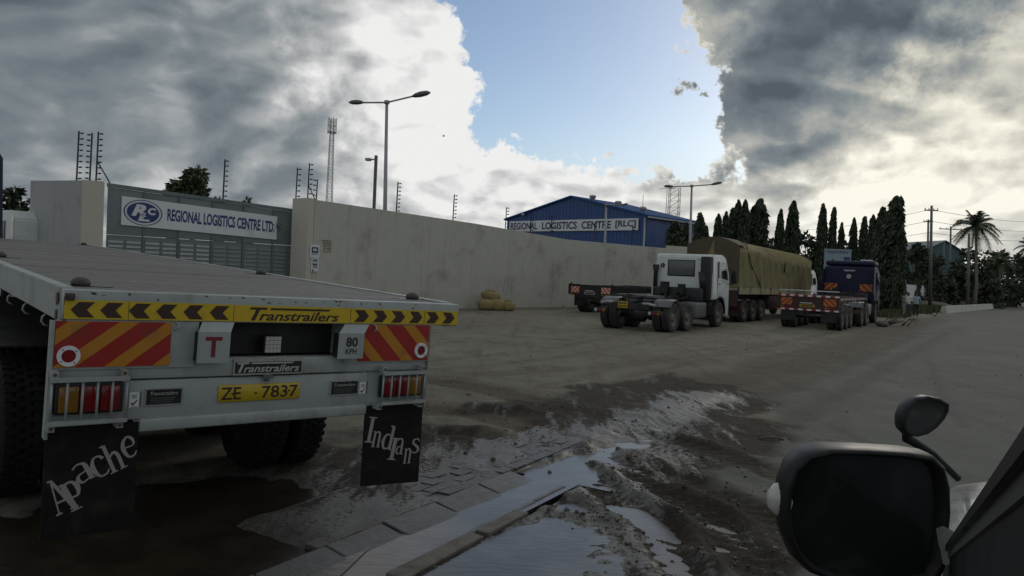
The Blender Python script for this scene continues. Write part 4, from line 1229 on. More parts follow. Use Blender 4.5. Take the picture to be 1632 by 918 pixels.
for i in range(npan):
    x0, x1 = i * pw + 0.02, (i + 1) * pw - 0.02
    zt0, zt1 = gtop(x0) - 0.13, gtop(x1) - 0.13
    zl = 2.50
    # upper sheet folded along its diagonals
    d_ = 0.05
    c = ((x0 + x1) / 2, -d_, (zt0 + zl) / 2)
    mb = MB()
    ring = [(x0, 0, zl), (x1, 0, zl), (x1, 0, zt1), (x0, 0, zt0)]
    back = [(p[0], 0.03, p[2]) for p in ring]
    mb.add(ring + back + [c], [(4, 7, 6, 5), (0, 4, 5, 1), (1, 5, 6, 2), (2, 6, 7, 3), (3, 7, 4, 0), (0, 1, 8), (1, 2, 8), (2, 3, 8), (3, 0, 8)])
    mb.build('gate_panel', M_GATE if i % 2 else M_GATELT, gate)
    MB().box((x0, 0.0, 0.18), (x1, 0.03, zl - 0.01)).build('lower_panel', M_GATE, gate)
    if i < npan - 1:
        MB().box((x1 + 0.004, -0.045, 0.18), (x1 + 0.036, 0.05, gtop(x1) - 0.125)).build('gate_stile', M_GATE, gate)
    for half in (0, 1):
        a0 = x0 + 0.06 + half * (pw / 2 - 0.02); a1 = a0 + pw / 2 - 0.13
        vent = MB().box((a0 - 0.02, -0.012, 1.12), (a1 + 0.02, -0.001, 2.40)).build('vent', M_GATELT, gate)
        for q in range(8):
            z = 1.17 + q * 0.15
            mb = MB()
            mb.add([(a0, -0.013, z + 0.085), (a1, -0.013, z + 0.085), (a1, -0.034, z + 0.02), (a0, -0.034, z + 0.02), (a1, -0.013, z), (a0, -0.013, z)], [(0, 3, 2, 1), (3, 5, 4, 2), (0, 5, 3), (1, 2, 4)])
            mb.build('louvre', M_GALV if i < 3 else M_GATELT, vent)  # brighter steel on the first panels: glints put into the louvre colour
# banner on the gate
def on_gate(px, py):
    d = ray(px, py); n = Vector((gd.y, -gd.x, 0)); o = Vector((0, 0, CAMH))
    t = ((ga + n * 0.10) - o).dot(n) / d.dot(n)
    w = o + d * t
    return (w - ga).dot(gd), w.z
c4 = [on_gate(*p) for p in ((193, 358), (441, 382), (441, 345), (194, 312))]
bx0, bx1 = c4[0][0], c4[1][0]
bz = lambda x, top: (c4[3][1] + (c4[2][1] - c4[3][1]) * (x - bx0) / (bx1 - bx0)) if top else (c4[0][1] + (c4[1][1] - c4[0][1]) * (x - bx0) / (bx1 - bx0))
ban = thing('company_banner', 'white banner on the gate reading REGIONAL LOGISTICS CENTRE LTD', 'banner', ga)
ban.rotation_euler = gate.rotation_euler
mb = MB()
ys_ = -0.075
mb.hexa([(bx0, ys_, bz(bx0, 0)), (bx1, ys_, bz(bx1, 0)), (bx1, ys_ + 0.006, bz(bx1, 0)), (bx0, ys_ + 0.006, bz(bx0, 0)), (bx0, ys_, bz(bx0, 1)), (bx1, ys_, bz(bx1, 1)), (bx1, ys_ + 0.006, bz(bx1, 1)), (bx0, ys_ + 0.006, bz(bx0, 1))])
mb.build('banner_sheet', M_SIGN, ban)
bl = bx1 - bx0; bh = bz(bx0, 1) - bz(bx0, 0)
sl = ((bz(bx1, 1) + bz(bx1, 0)) - (bz(bx0, 1) + bz(bx0, 0))) / 2 / bl
uxb = Vector((1, 0, sl)); yb = ys_ - 0.002
cx0 = bx0 + bl * 0.125
cz0 = (bz(cx0, 1) + bz(cx0, 0)) / 2
lg = MB().disc((cx0, yb, cz0), (1, 0, sl), (0, 0, 1), bl * 0.113, bh * 0.45, 0.003, 36, 0.94).disc((cx0, yb, cz0), (1, 0, sl), (0, 0, 1), bl * 0.095, bh * 0.36, 0.003, 36).build('oval_logo', M_BLUEINK, ban)
def logo_letter(txt, x, z, h, w, sh):
    lettering(lg, txt, (cx0 + x, yb - 0.005, cz0 + z + sl * x), uxb, (0, 0, 1), h, w, M_SIGN, shear=sh, bold=0.05)
logo_letter('R', -bl * 0.068, -bh * 0.14, bh * 0.42, bl * 0.085, 0.3)
logo_letter('L', -bl * 0.030, -bh * 0.30, bh * 0.30, bl * 0.070, 0.2)
logo_letter('C', bl * 0.026, -bh * 0.05, bh * 0.25, bl * 0.048, 0.1)
tx = bx0 + bl * 0.268
lettering(ban, 'REGIONAL LOGISTICS CENTRE LTD.', (tx, yb, bz(tx, 0) + bh * 0.30), uxb * 1.0, (0, 0, 1), bh * 0.44, bl * 0.715, M_BLUEINK, bold=0.035, spacing=0.97)
# tie wires at the end of the banner
mb = MB()
for a, b in (((-0.25, 0.22), (0.20, 0.0)), ((-0.1, 0.0), (0.22, 0.22)), ((-0.05, 0.25), (0.1, -0.1))):
    zc = bz(bx1, 0) + bh * 0.42
    mb.tube([(bx1 + a[0], yb - 0.004, zc + a[1]), (bx1 + b[0], yb - 0.02, zc + b[1])], 0.008, 5)
mb.build('tie_wire', M_DARKPOST, ban)

# notices on the end of the wall
def on_wall(px, py, gap=0.0):
    d = ray(px, py); n = -wn; o = Vector((0, 0, CAMH)); a = Vector((-7.61, 28.13, 0))
    t = ((a + n * gap) - o).dot(n) / d.dot(n)
    return o + d * t
def notice(px0, px1, py0, py1, label, kind):
    c = on_wall((px0 + px1) / 2, (py0 + py1) / 2, 0.03)
    w = (on_wall(px1, py0) - on_wall(px0, py0)).length; h = (on_wall(px0, py0) - on_wall(px0, py1)).length
    o = thing('notice', label, 'notice', c)
    o.rotation_euler = (0, 0, math.atan2(wd.y, wd.x))
    MB().box((-w / 2, -0.004, -h / 2), (w / 2, 0.016, h / 2)).build('backing', M_SIGN, o)
    if kind < 2:
        k_ = 0.72 if kind == 0 else 0.62
        zc = h * 0.08 if kind == 0 else h * 0.18
        MB().box((-w * k_ / 2, -0.006, zc - h * 0.20), (w * k_ / 2, -0.003, zc + h * 0.24)).build('dark_field', M_NAVYINK, o)
        MB().disc((0, -0.0062, zc + h * 0.03), (1, 0, 0), (0, 0, 1), w * 0.24, h * 0.11, 0.003, 18, 0.42).build('eye_symbol', M_SIGN, o)
        mb = MB()
        for q in range(2): mb.box((-w * 0.33, -0.006, zc - h * (0.28 + 0.06 * q)), (w * 0.33, -0.003, zc - h * (0.25 + 0.06 * q)))
        mb.build('small_print', M_NAVYINK, o)
    if kind == 1:
        mb = MB()
        mb.prism([(0, 0), (w * .22, 0), (w * .3, h * .10), (w * .2, h * .22), (w * .12, h * .2), (w * .14, h * .08)], (-w * .45, -0.006, -h * .48), (1, 0, 0), (0, 0, 1), 0.003)
        mb.box((-w * .1, -0.006, -h * .47), (w * .42, -0.003, -h * .44)).box((-w * .05, -0.006, -h * .20), (w * .4, -0.003, -h * .17))
        mb.build('small_print', M_NAVYINK, o)
notice(494.5, 509, 390, 411, 'upper white notice with a round eye symbol on a dark field, on the wall end', 0)
notice(496, 507.5, 411.8, 434, 'lower white notice with a round eye symbol and small print, on the wall end', 1)
c = on_wall(522, 392, 0.02)
o = thing('stencil_patch', 'faded brown stencilled patch on the wall right of the notices', 'stencil', c)
o.rotation_euler = (0, 0, math.atan2(wd.y, wd.x))
mst = mat('faded_stencil', (0.29, 0.26, 0.21), 0.9, dirt=(0.42, 0.40, 0.34), dirt_amt=0.5, dirt_scale=9)
mst2 = mat('stencil_ink', (0.16, 0.145, 0.12), 0.9, dirt=(0.36, 0.34, 0.28), dirt_amt=0.5, dirt_scale=14)
MB().box((-0.17, 0.008, -0.24), (0.20, 0.018, 0.20)).build('stencil_ground', mst, o)
mb = MB()
for q in range(4): mb.box((-0.28 + 0.06 * q, 0.004, 0.18 - 0.1 * q), (0.18, 0.009, 0.22 - 0.1 * q))
mb.build('stencil_line', mst2, o)

# black posts of the electric fence
def fence_post(px, pyt, pyb, label, depth=None, flip=1, brace=0, ins=None, slim=0.04):
    b = P(px, pyb, depth)
    h = P(px, pyt, depth).z - b.z
    o = thing('fence_post', label, 'fence post', b, 0, 'black electric fence posts on the walls')
    o.rotation_euler = (0, R(1.0), 0)
    MB().box((-slim / 2, -slim / 2, -0.25), (slim / 2, slim / 2, h)).build('post', M_DARKPOST, o)
    n = ins or 9
    for i in range(n):
        z = h * (0.06 + 0.90 * i / (n - 1))
        s_ = MB().tube([(0, 0, z), (flip * 0.07, 0, z - 0.005), (flip * 0.085, 0, z)], 0.012, 6)
        s_.tube([(flip * 0.07, 0, z - 0.004), (flip * 0.155, 0, z + 0.004)], [0.030, 0.022], 7)
        s_.build('insulator', M_DARKPOST, o)
    if brace:
        MB().tube([(0, 0, h * 0.42), (brace, 0, 0.0)], 0.022, 6).build('brace', M_DARKPOST, o)
fence_post(122, 209, 289, 'leftmost black fence post of the three on the gate block', 24.4)
fence_post(143, 212, 289, 'middle black fence post of the three, insulators facing left', 24.4, -1)
fence_post(153, 210, 290, 'black fence post with slanting brace, right of the gate block pair', 24.5, 1, 0.46)
fence_post(355.5, 254, 316, 'lone black fence post standing behind the middle of the gate', 29.5, 1, 0, 8, 0.05)
fence_post(470.5, 267, 334, 'black fence post at the right end of the gate top', 29.2, 1, 0, 8)
fence_post(490, 260, 320, 'braced black fence post on the pier right of the gate', 28.6, 1, 0.33, 8)
fence_post(504, 286, 321, 'short black fence post next to the braced one, insulators left', 29.4, -1, 0, 5)
fence_post(631.5, 290, 339, 'black fence post on the wall just right of the tall double lamp', 32.4, 1, 0, 8, 0.05)
fence_post(721.5, 310, 355, 'black fence post on the wall midway between lamp and blue shed', 35.2, 1, 0, 8, 0.05)
fence_post(805, 330, 369, 'black fence post at the left corner of the blue shed', 38.4, 1, 0, 8, 0.05)
for px, t_, b_, dp, l in ((845, 340, 374, 40.0, 'thin black fence post before the R of the shed sign'), (877, 345, 380, 41.2, 'thin black fence post before the L of the shed sign'), (946, 354, 388, 44.6, 'thin black fence post before the C of the shed sign'), (1006, 360, 392, 47.6, 'thin black fence post before the last letters of the shed sign'), (1059, 366, 395, 50.4, 'last black fence post behind the white cab roof')):
    fence_post(px, t_, b_, l, dp, 1, 0, 7, 0.05)

# ---------------------------------------------------------------- lamps, poles, masts
def lamp_post(px, pyt, pyb, depth, arms, label, rad=0.085, name='lamp_post', lean=0.0):
    top = P(px, pyt, depth)
    b = Vector((P(px, pyb, depth).x, top.y, 0))
    o = thing(name, label, 'lamp post', b)
    tx_ = top.x - b.x
    MB().tube([(0, 0, 0), (tx_ * 0.5, 0, top.z * 0.5), (tx_, 0, top.z)], [rad * 1.25, rad, rad * 0.72], 10).build('pole', M_GALV, o)
    MB().tube([(tx_, 0, top.z - 0.05), (tx_, 0, top.z + 0.12)], rad * 1.3, 10).build('pole_cap', M_GALV, o)
    for ax, ay, hx, hy, hl in arms:      # pixel of the arm's end, pixel of the head's tip
        e = P(ax, ay, depth) - b; t_ = P(hx, hy, depth) - b
        e.y = t_.y = 0
        MB().tube([(tx_, 0, top.z + 0.02), tuple(e)], 0.045, 8).build('arm', M_GALV, o)
        dv = (t_ - e); Ln = dv.length; u = dv.normalized()
        hd = MB()
        prof = [(0.0, 0.06), (0.15, 0.14), (0.45, 0.19), (0.8, 0.16), (1.0, 0.05)]
        vs, fs = [], []
        n = 10
        for q, r in prof:
            for j in range(n):
                th = 2 * math.pi * j / n
                vs.append(e - u * 0.1 + u * (Ln + 0.1) * q + Vector((0, r * hl * math.cos(th), r * 0.75 * hl * math.sin(th) * (1 if math.sin(th) > 0 else 0.7))))
        for i in range(len(prof) - 1):
            for j in range(n): fs.append((i * n + j, i * n + (j + 1) % n, (i + 1) * n + (j + 1) % n, (i + 1) * n + j))
        fs.append(tuple(range(n))); fs.append(tuple((len(prof) - 1) * n + j for j in range(n)))
        hd.add(vs, fs, True)
        lh = hd.build('lamp_head', M_STEEL, o)
    return o
lamp_post(616.5, 164, 340, 38, [(576, 163.5, 556, 163.5, 1.0), (660, 153, 686, 148, 1.2)], 'tall double-arm street lamp behind the long wall, left of the shed', 0.105)
lamp_post(1102.5, 297, 380, 58, [(1071, 297.5, 1058, 297, 1.0), (1135, 294, 1151, 291, 1.0)], 'double-arm street lamp behind the canvas trailer and before the trees', 0.11)
lamp_post(966, 327, 388, 70, [(972, 327.5, 962, 327.5, 0.9), (992, 326.8, 1001, 325, 0.9)], 'street lamp standing before the blue shed sign', 0.12)
def cctv():
    b0 = P(596, 335, 39)
    b = Vector((b0.x, b0.y, 0))
    t_ = P(597, 248, 39)
    o = thing('camera_pole', 'grey square pole with a small flood lamp, left of the tall double lamp', 'pole', b)
    MB().box((-0.075, -0.075, 0), (0.075, 0.075, t_.z)).build('pole', M_STEEL, o)
    z = P(590, 254.5, 39).z
    MB().tube([(0, 0, z), (-0.28, 0, z + 0.02)], 0.035, 8).build('bracket', M_STEEL, o)
    MB().rbox((-0.56, -0.14, z - 0.07), (-0.26, 0.14, z + 0.07), 0.03).build('lamp_head', M_GALV, o)
cctv()
def lattice(px, pyt, pyb, depth, w0, w1, label, nb, dish=False):
    t_, b0 = P(px, pyt, depth), P(px, pyb, depth)
    b = Vector((b0.x, b0.y, 0)); Hh_ = t_.z
    o = thing('radio_mast', label, 'mast', b)
    legs = MB(); br = MB()
    wz = lambda z: w0 + (w1 - w0) * z / Hh_
    cs = ((-1, -1), (1, -1), (1, 1), (-1, 1))
    for sx, sy in cs:
        MB().tube([(sx * w0, sy * w0, 0), (sx * w1, sy * w1, Hh_)], 0.042 * depth / 120, 5).build('leg', M_GALV, o)
    for i in range(nb):
        za, zb = Hh_ * i / nb, Hh_ * (i + 1) / nb
        a, c_ = wz(za), wz(zb)
        for k in range(4):
            s0, s1 = cs[k], cs[(k + 1) % 4]
            br.tube([(s0[0] * a, s0[1] * a, za), (s1[0] * c_, s1[1] * c_, zb)], 0.024 * depth / 120, 4, False)
            br.tube([(s1[0] * a, s1[1] * a, za), (s0[0] * c_, s0[1] * c_, zb)], 0.024 * depth / 120, 4, False)
            br.tube([(s0[0] * c_, s0[1] * c_, zb), (s1[0] * c_, s1[1] * c_, zb)], 0.024 * depth / 120, 4, False)
    br.build('bracing', M_GALV, o, kind='stuff')
    if dish:
        pf = MB()
        pf.disc((0, 0, Hh_ - 2.2), (1, 0, 0), (0, 1, 0), 0.7, 0.7, 0.10, 14, 0.6).disc((0, 0, Hh_ - 1.1), (1, 0, 0), (0, 1, 0), 0.7, 0.7, 0.06, 14, 0.93)
        pf.build('platform', M_GALV, o)
        for q in range(6):
            th = q * math.pi / 3
            MB().box((0.68 * math.cos(th) - .05, 0.68 * math.sin(th) - .05, Hh_ - 2.4), (0.68 * math.cos(th) + .05, 0.68 * math.sin(th) + .05, Hh_ + 0.2)).build('antenna', M_GALV, o)
    else:
        MB().tube([(0, 0, Hh_), (-w1 - 1.8, 0, Hh_ - 0.2)], 0.04, 5).tube([(-w1 - 0.5, 0, Hh_ - 0.2), (-w1 - 0.5, 0, Hh_ - 5.0)], 0.05, 5).build('antenna', M_GALV, o)
lattice(524.5, 190, 325, 120, 0.62, 0.24, 'tall thin lattice radio mast left of the camera pole', 26, True)
lattice(1073, 300, 352, 130, 1.0, 0.85, 'lattice mast behind the blue shed beside the double-arm lamp', 16)
b0 = P(1023.5, 346, 84)
o = MB().tube([(0, 0, 0), (0, 0, P(1024, 310, 84).z)], [0.06, 0.03], 6).build('whip_mast', M_GALV); o.location = (b0.x, b0.y, 0)
tag(o, 'thin rod mast at the right corner of the blue shed roof', 'mast')

# ---------------------------------------------------------------- blue shed
SL, SR = Vector((-1.0, 95.5, 0)), Vector((14.2, 80.0, 0))
sdv = (SR - SL); SWd = sdv.length; sdv.normalize()
snv = Vector((-sdv.y, sdv.x, 0))             # away from the camera
shed = thing('blue_shed', 'large blue steel warehouse with a gable roof and a white name board', 'warehouse', SL)
shed.rotation_euler = (0, 0, math.atan2(sdv.y, sdv.x))
EV, AP, SD = 8.6, 11.05, 11.0
mb = MB()
mb.add([(0, 0, 0), (SWd, 0, 0), (SWd, 0, EV), (SWd * .5, 0, AP), (0, 0, EV), (0, SD, 0), (SWd, SD, 0), (SWd, SD, EV), (SWd * .5, SD, AP), (0, SD, EV)], [(0, 1, 2, 3, 4), (9, 8, 7, 6, 5), (1, 6, 7, 2), (0, 4, 9, 5)])
mb.build('wall', M_BLUESHED, shed)
nr = 40
for i in range(nr):                          # ribs of the cladding on the gable
    x = SWd * (i + 0.5) / nr
    zt = EV + (AP - EV) * (1 - abs(x / SWd - 0.5) * 2) - 0.15
    MB().box((x - 0.07, -0.025, 0.02), (x + 0.07, 0.0, zt)).build('cladding_rib', M_BLUESHED, shed)
for sx in (0, 1):
    e0 = (0 if sx == 0 else SWd); ov = -0.4 if sx == 0 else 0.4
    mb = MB()
    z0 = EV - (AP - EV) * 0.4 / (SWd / 2)
    a = [(e0 + ov, -0.3, z0), (SWd / 2, -0.3, AP), (SWd / 2, SD + 0.3, AP), (e0 + ov, SD + 0.3, z0)]
    mb.hexa([*a, *[(p[0], p[1], p[2] + 0.18) for p in a]])
    mb.build('roof', M_BLUEROOF, shed)
MB().tube([(SWd - 0.15, -0.12, 0), (SWd - 0.15, -0.12, EV - 0.2)], 0.12, 8).build('downpipe', M_GALV, shed)
MB().box((SWd + 0.30, -0.3, EV - 0.25), (SWd + 0.50, SD, EV - 0.05)).build('gutter', M_GALV, shed)
for u, v in ((0.60, 1.2), (0.76, 1.6), (0.90, 2.2)):
    zc = EV + (AP - EV) * (1 - abs(u - 0.5) * 2) + 0.15
    MB().lathe([(0.001, 0.62), (0.30, 0.6), (0.42, 0.48), (0.38, 0.3), (0.28, 0.22), (0.28, -0.3)], 14, Matrix.Translation((SWd * u, v, zc)) @ Matrix.Rotation(R(-90), 4, 'Y'), closed=False).build('roof_vent', M_GALV, shed)
MB().box((2.9, -0.42, 9.05), (3.4, -0.32, 9.30)).build('flood_lamp', M_GALV, shed)
def on_shed(px, py):
    d = ray(px, py); o_ = Vector((0, 0, CAMH)); n = -snv
    t = ((SL + n * 0.15) - o_).dot(n) / d.dot(n)
    w = o_ + d * t
    return (w - SL).dot(sdv), w.z
(a0, za), (a1, zb), (_, zc), (_, zd) = on_shed(812, 369), on_shed(1017, 367), on_shed(1017, 348.5), on_shed(812, 352)
sb = thing('shed_name_board', 'long white board on the blue shed reading REGIONAL LOGISTICS CENTRE [RLC]', 'sign', SL)
sb.rotation_euler = shed.rotation_euler
zb0 = (za + zb) / 2; zt0 = (zc + zd) / 2
MB().box((a0, -0.20, zb0), (a1, -0.10, zt0)).build('board', M_SIGN, sb)
x0 = a0 + (a1 - a0) * 0.015; hB = zt0 - zb0
for txt, f0, f1 in (('REGIONAL', 0.012, 0.245), ('LOGISTICS', 0.285, 0.565), ('CENTRE', 0.60, 0.815), ('[RLC]', 0.845, 0.985)):
    lettering(sb, txt, (a0 + (a1 - a0) * f0, -0.206, zb0 + hB * 0.16), (1, 0, 0), (0, 0, 1), hB * 0.68, (a1 - a0) * (f1 - f0), M_NAVYINK, bold=0.03)
# ---------------------------------------------------------------- lorries
def cab_profile(h0, h1, L):
    """side outline of a cab-over cab (y forward, z up), back at y = 0"""
    return [(0, h0), (0, h1 - 0.10), (0.10, h1), (L * 0.62, h1 + 0.03), (L * 0.80, h1 - 0.10), (L - 0.06, h0 + 1.05), (L, h0 + 0.75), (L + 0.03, h0 - 0.1), (L - 0.02, h0 - 0.42), (L - 0.45, h0 - 0.42), (L - 0.55, h0 - 0.05), (L - 0.95, h0 + 0.18), (L - 1.35, h0 + 0.05), (L - 1.45, h0)]
def cab_shell(w, prof, y0, inset=0.05):
    bm = bmesh.new()
    rings = []
    for x, k in ((-w / 2, 0.0), (w / 2, 0.0)):
        rings.append([bm.verts.new((x * (1 - (inset if z > 2.2 else 0)), y0 + y, z)) for y, z in prof])
    n = len(prof)
    bm.faces.new(rings[0][::-1]); bm.faces.new(rings[1])
    for i in range(n):
        bm.faces.new((rings[0][i], rings[0][(i + 1) % n], rings[1][(i + 1) % n], rings[1][i]))
    bmesh.ops.recalc_face_normals(bm, faces=bm.faces[:])
    bmesh.ops.bevel(bm, geom=[e for e in bm.edges if e.calc_length() > 0.3 or True], offset=0.035, segments=2, affect='EDGES', clamp_overlap=True)
    return bm
def tractor(label, loc, heading, paint, white=True):
    t = thing('tractor_unit', label, 'lorry', loc, heading)
    for x in (-0.42, 0.42):
        MB().box((x - 0.04, -0.95, 0.72), (x + 0.04, 6.3, 1.0)).build('chassis_beam', M_BLACKM, t)
    for y in (-0.9, 0.7, 2.2, 3.4):
        MB().box((-0.38, y - 0.06, 0.75), (0.38, y + 0.06, 0.95)).build('cross_member', M_BLACKM, t)
    for y in (0.0, 1.35):
        MB().tube([(-1.1, y, 0.52), (-0.3, y, 0.52), (-0.2, y, 0.52), (0.2, y, 0.52), (0.3, y, 0.52), (1.1, y, 0.52)], [0.08, 0.09, 0.22, 0.22, 0.09, 0.08], 12).build('axle', M_BLACKM, t)
        for x, s_ in ((-1.13, -1), (-0.80, 1), (0.80, -1), (1.13, 1)):
            wheel(t, (x, y, 0.52), 0.52, 0.28, s_, M_DUSTRUB, M_RIMD)
    for x, s_ in ((-1.08, -1), (1.08, 1)):
        wheel(t, (x, 4.85, 0.52), 0.52, 0.30, s_, M_DUSTRUB, M_RIMD)
    # fifth wheel, mudguards, rear cross bar, lights, plate
    fwh = MB()
    fwh.prism([(-0.42, -0.45), (-0.12, -0.55), (-0.06, -0.15), (0.06, -0.15), (0.12, -0.55), (0.42, -0.45), (0.45, 0.3), (0.25, 0.5), (-0.25, 0.5), (-0.45, 0.3)], (0, 0.75, 1.16), (1, 0, 0), (0, 1, 0), 0.07)
    fwh.box((-0.4, 0.5, 1.0), (-0.3, 1.0, 1.16)).box((0.3, 0.5, 1.0), (0.4, 1.0, 1.16))
    fwh.build('fifth_wheel', M_STEEL, t)
    MB().box((-0.75, -1.04, 0.78), (0.75, -0.97, 0.98)).build('rear_bar', M_BLACKM, t)
    for x in (-0.98, 0.98):
        pts = [(x, 0.72 * math.cos(a) * 0.8, 0.55 + 0.60 * math.sin(a)) for a in [R(q) for q in (35, 60, 90, 120, 145)]]
        mb = MB()
        for y_ in (0.0,):
            vs, fs = [], []
            for (px_, py_, pz_) in pts:
                for dx in (-0.32, 0.32):
                    vs += [(px_ + dx, py_ + y_, pz_), (px_ + dx, py_ + y_, pz_ - 0.02)]
            for i in range(len(pts) - 1):
                a = i * 4
                fs += [(a, a + 2, a + 6, a + 4), (a + 1, a + 5, a + 7, a + 3), (a, a + 4, a + 5, a + 1), (a + 2, a + 3, a + 7, a + 6)]
            mb.add(vs, fs, True)
        mb.build('mudguard', M_STEEL, t)
        MB().tube([(x, -1.00, 0.93), (x * 0.75, -1.02, 0.98), (x * 0.55, -1.02, 0.98)], 0.045, 8).build('guard_stay', M_GALV, t)
        lb = MB().rbox((x - 0.24, -1.08, 0.60), (x + 0.24, -0.98, 0.76), 0.02).build('tail_lamp', M_BLACKM, t)
        for q in range(3):
            MB().disc((x - 0.15 + 0.15 * q, -1.083, 0.68), (1, 0, 0), (0, 0, 1), 0.055, 0.055, 0.012, 14).build('lens', (M_LENS, M_REDL, M_AMBL)[q], lb)
    pl_ = MB().box((-0.32, -1.066, 0.80), (0.02, -1.045, 1.02)).build('number_plate', M_PLATEY, t)
    mb = MB()
    for q in range(3): mb.box((-0.29 + 0.1 * q, -1.069, 0.93), (-0.22 + 0.1 * q, -1.0645, 0.99)).box((-0.29 + 0.1 * q, -1.069, 0.83), (-0.22 + 0.1 * q, -1.0645, 0.89))
    mb.build('plate_mark', M_BROWNINK, pl_)
    # tanks, battery box, air bottles
    MB().rbox((0.52, 2.35, 0.42), (1.16, 3.55, 1.02), 0.09, 3).build('fuel_tank', M_STEEL, t)
    MB().rbox((-1.16, 2.3, 0.45), (-0.52, 3.3, 1.0), 0.04, 2).build('battery_box', M_BLACKM, t)
    MB().tube([(0.8, 3.62, 0.6), (0.8, 3.95, 0.6)], 0.15, 12).build('air_bottle', M_BLACKM, t)
    mb = MB()
    for i in range(14):
        a = random.uniform(-0.8, 0.7); 
        mb.tube([(a, 3.75, 1.25), (a + random.uniform(-.2, .2), 3.2, 1.1 + random.uniform(0, .3)), (a * .5, 2.4, 1.05)], 0.025, 5)
    mb.build('air_hose', M_BLACKM, t)
    MB().rbox((-0.95, 3.35, 1.0), (0.95, 3.85, 1.55), 0.08, 2).box((-0.6, 3.2, 1.3), (-0.3, 3.4, 1.75)).box((0.1, 3.2, 1.3), (0.35, 3.4, 1.68)).build('engine_cover', M_BLACKM, t)
    # cab
    prof = cab_profile(1.12, 2.88, 1.95)
    MB().bm(cab_shell(2.42, prof, 4.02), False).build('cab', paint, t)
    MB().rbox((-1.12, 4.2, 0.55), (1.12, 5.9, 1.10), 0.05, 2).build('cab_floor', M_BLACKM, t)
    MB().rbox((-1.2, 5.75, 0.42), (1.2, 6.08, 0.95), 0.06, 2).build('bumper', paint, t)
    for x in (-1, 1):
        mb = MB()
        for i in range(7):
            a0, a1 = R(180 * i / 7), R(180 * (i + 1) / 7)
            mb.hexa([(x * 0.92, 4.85 + 0.66 * math.cos(a0), 0.55 + 0.66 * math.sin(a0)), (x * 1.235, 4.85 + 0.66 * math.cos(a0), 0.55 + 0.66 * math.sin(a0)), (x * 1.235, 4.85 + 0.66 * math.cos(a1), 0.55 + 0.66 * math.sin(a1)), (x * 0.92, 4.85 + 0.66 * math.cos(a1), 0.55 + 0.66 * math.sin(a1)),
                     (x * 0.92, 4.85 + 0.72 * math.cos(a0), 0.55 + 0.72 * math.sin(a0)), (x * 1.235, 4.85 + 0.72 * math.cos(a0), 0.55 + 0.72 * math.sin(a0)), (x * 1.235, 4.85 + 0.72 * math.cos(a1), 0.55 + 0.72 * math.sin(a1)), (x * 0.92, 4.85 + 0.72 * math.cos(a1), 0.55 + 0.72 * math.sin(a1))])
        mb.build('wheel_arch', M_BLACKM, t)
        dr = MB().box((x * 1.206, 4.55, 1.20), (x * 1.226, 5.66, 1.98)).build('door', paint, t)
        X1 = x * 1.232; X0 = x * 1.18
        mb = MB().hexa([(X0, 4.60, 2.0), (X1, 4.60, 2.0), (X1, 5.76, 1.90), (X0, 5.76, 1.90), (X0, 4.60, 2.62), (X1 * .985, 4.60, 2.62), (X1 * .985, 5.46, 2.62), (X0, 5.46, 2.62)])
        mb.build('window', M_GLASS, dr)
        MB().box((x * 1.227, 4.62, 1.72), (x * 1.247, 4.76, 1.76)).build('handle', M_BLACKM, dr)
        ar = MB().tube([(x * 1.2, 5.75, 2.35), (x * 1.42, 5.85, 2.35), (x * 1.42, 5.85, 1.75), (x * 1.2, 5.75, 1.75)], 0.02, 6).build('mirror_arm', M_BLACKM, t)
        MB().rbox((x * 1.42 - 0.11, 5.80, 1.80), (x * 1.42 + 0.11, 5.88, 2.30), 0.03, 2).build('mirror', M_BLACKM, t)
    ws = MB().hexa([(-1.06, 5.735, 2.20), (1.06, 5.735, 2.20), (1.06, 5.72, 2.20), (-1.06, 5.72, 2.20), (-1.0, 5.60, 2.72), (1.0, 5.60, 2.72), (1.0, 5.58, 2.72), (-1.0, 5.58, 2.72)])
    ws.build('windscreen', M_GLASS, t)
    if white:
        MB().rbox((-0.62, 4.000, 2.02), (0.42, 4.06, 2.60), 0.022, 3).build('rear_window', M_GLASSG, t)
        MB().rbox((-0.66, 4.008, 1.98), (0.46, 4.05, 2.64), 0.018, 3).build('window_seal', M_BLACKP, t)
        lg_ = MB().disc((-0.86, 4.012, 2.40), (1, 0, 0), (0, 0, 1), 0.085, 0.095, 0.012, 20).build('round_emblem', M_NAVYINK, t)
        MB().box((-0.90, 4.0, 2.385), (-0.82, 4.006, 2.405)).box((-0.875, 4.0, 2.34), (-0.862, 4.006, 2.46)).build('emblem_mark', M_SIGN, lg_)
        MB().rbox((0.74, 3.78, 1.15), (1.14, 4.16, 2.78), 0.05, 2).tube([(0.9, 3.9, 1.4), (0.82, 3.85, 2.2)], 0.16, 10).build('air_intake', M_BLACKM, t)
        MB().tube([(-1.08, 3.86, 1.0), (-1.08, 3.86, 2.15), (-1.10, 3.80, 2.3)], 0.085, 10).rbox((-1.2, 3.8, 2.2), (-0.98, 3.96, 2.42), 0.03).build('exhaust_stack', M_BLACKM, t)
        MB().box((-1.2, 3.82, 1.1), (-1.1, 3.98, 1.55)).build('stack_guard', M_WHITE2, t)
        lettering(t, '380', (1.228, 4.66, 1.30), (0, 1, 0), (0, 0, 1), 0.06, 0.16, M_INK)
    else:
        MB().rbox((-1.15, 4.15, 2.9), (1.15, 5.5, 3.18), 0.12, 3).build('roof_fairing', paint, t)
        for x0, ln in ((-1.10, 1), (0.52, -1)):
            hp = hazard_panel(t, x0, 1.62, 0.58, 0.36, 4.0, 1.0 * ln, 0.30, 0.5, -0.1)
        mb = MB().prism([(-.28, 0), (.28, 0), (.22, -.07), (.05, -.08), (0, -.05), (-.05, -.08), (-.22, -.07)][::-1], (0.02, 4.012, 2.70), (1, 0, 0), (0, 0, 1), 0.01)
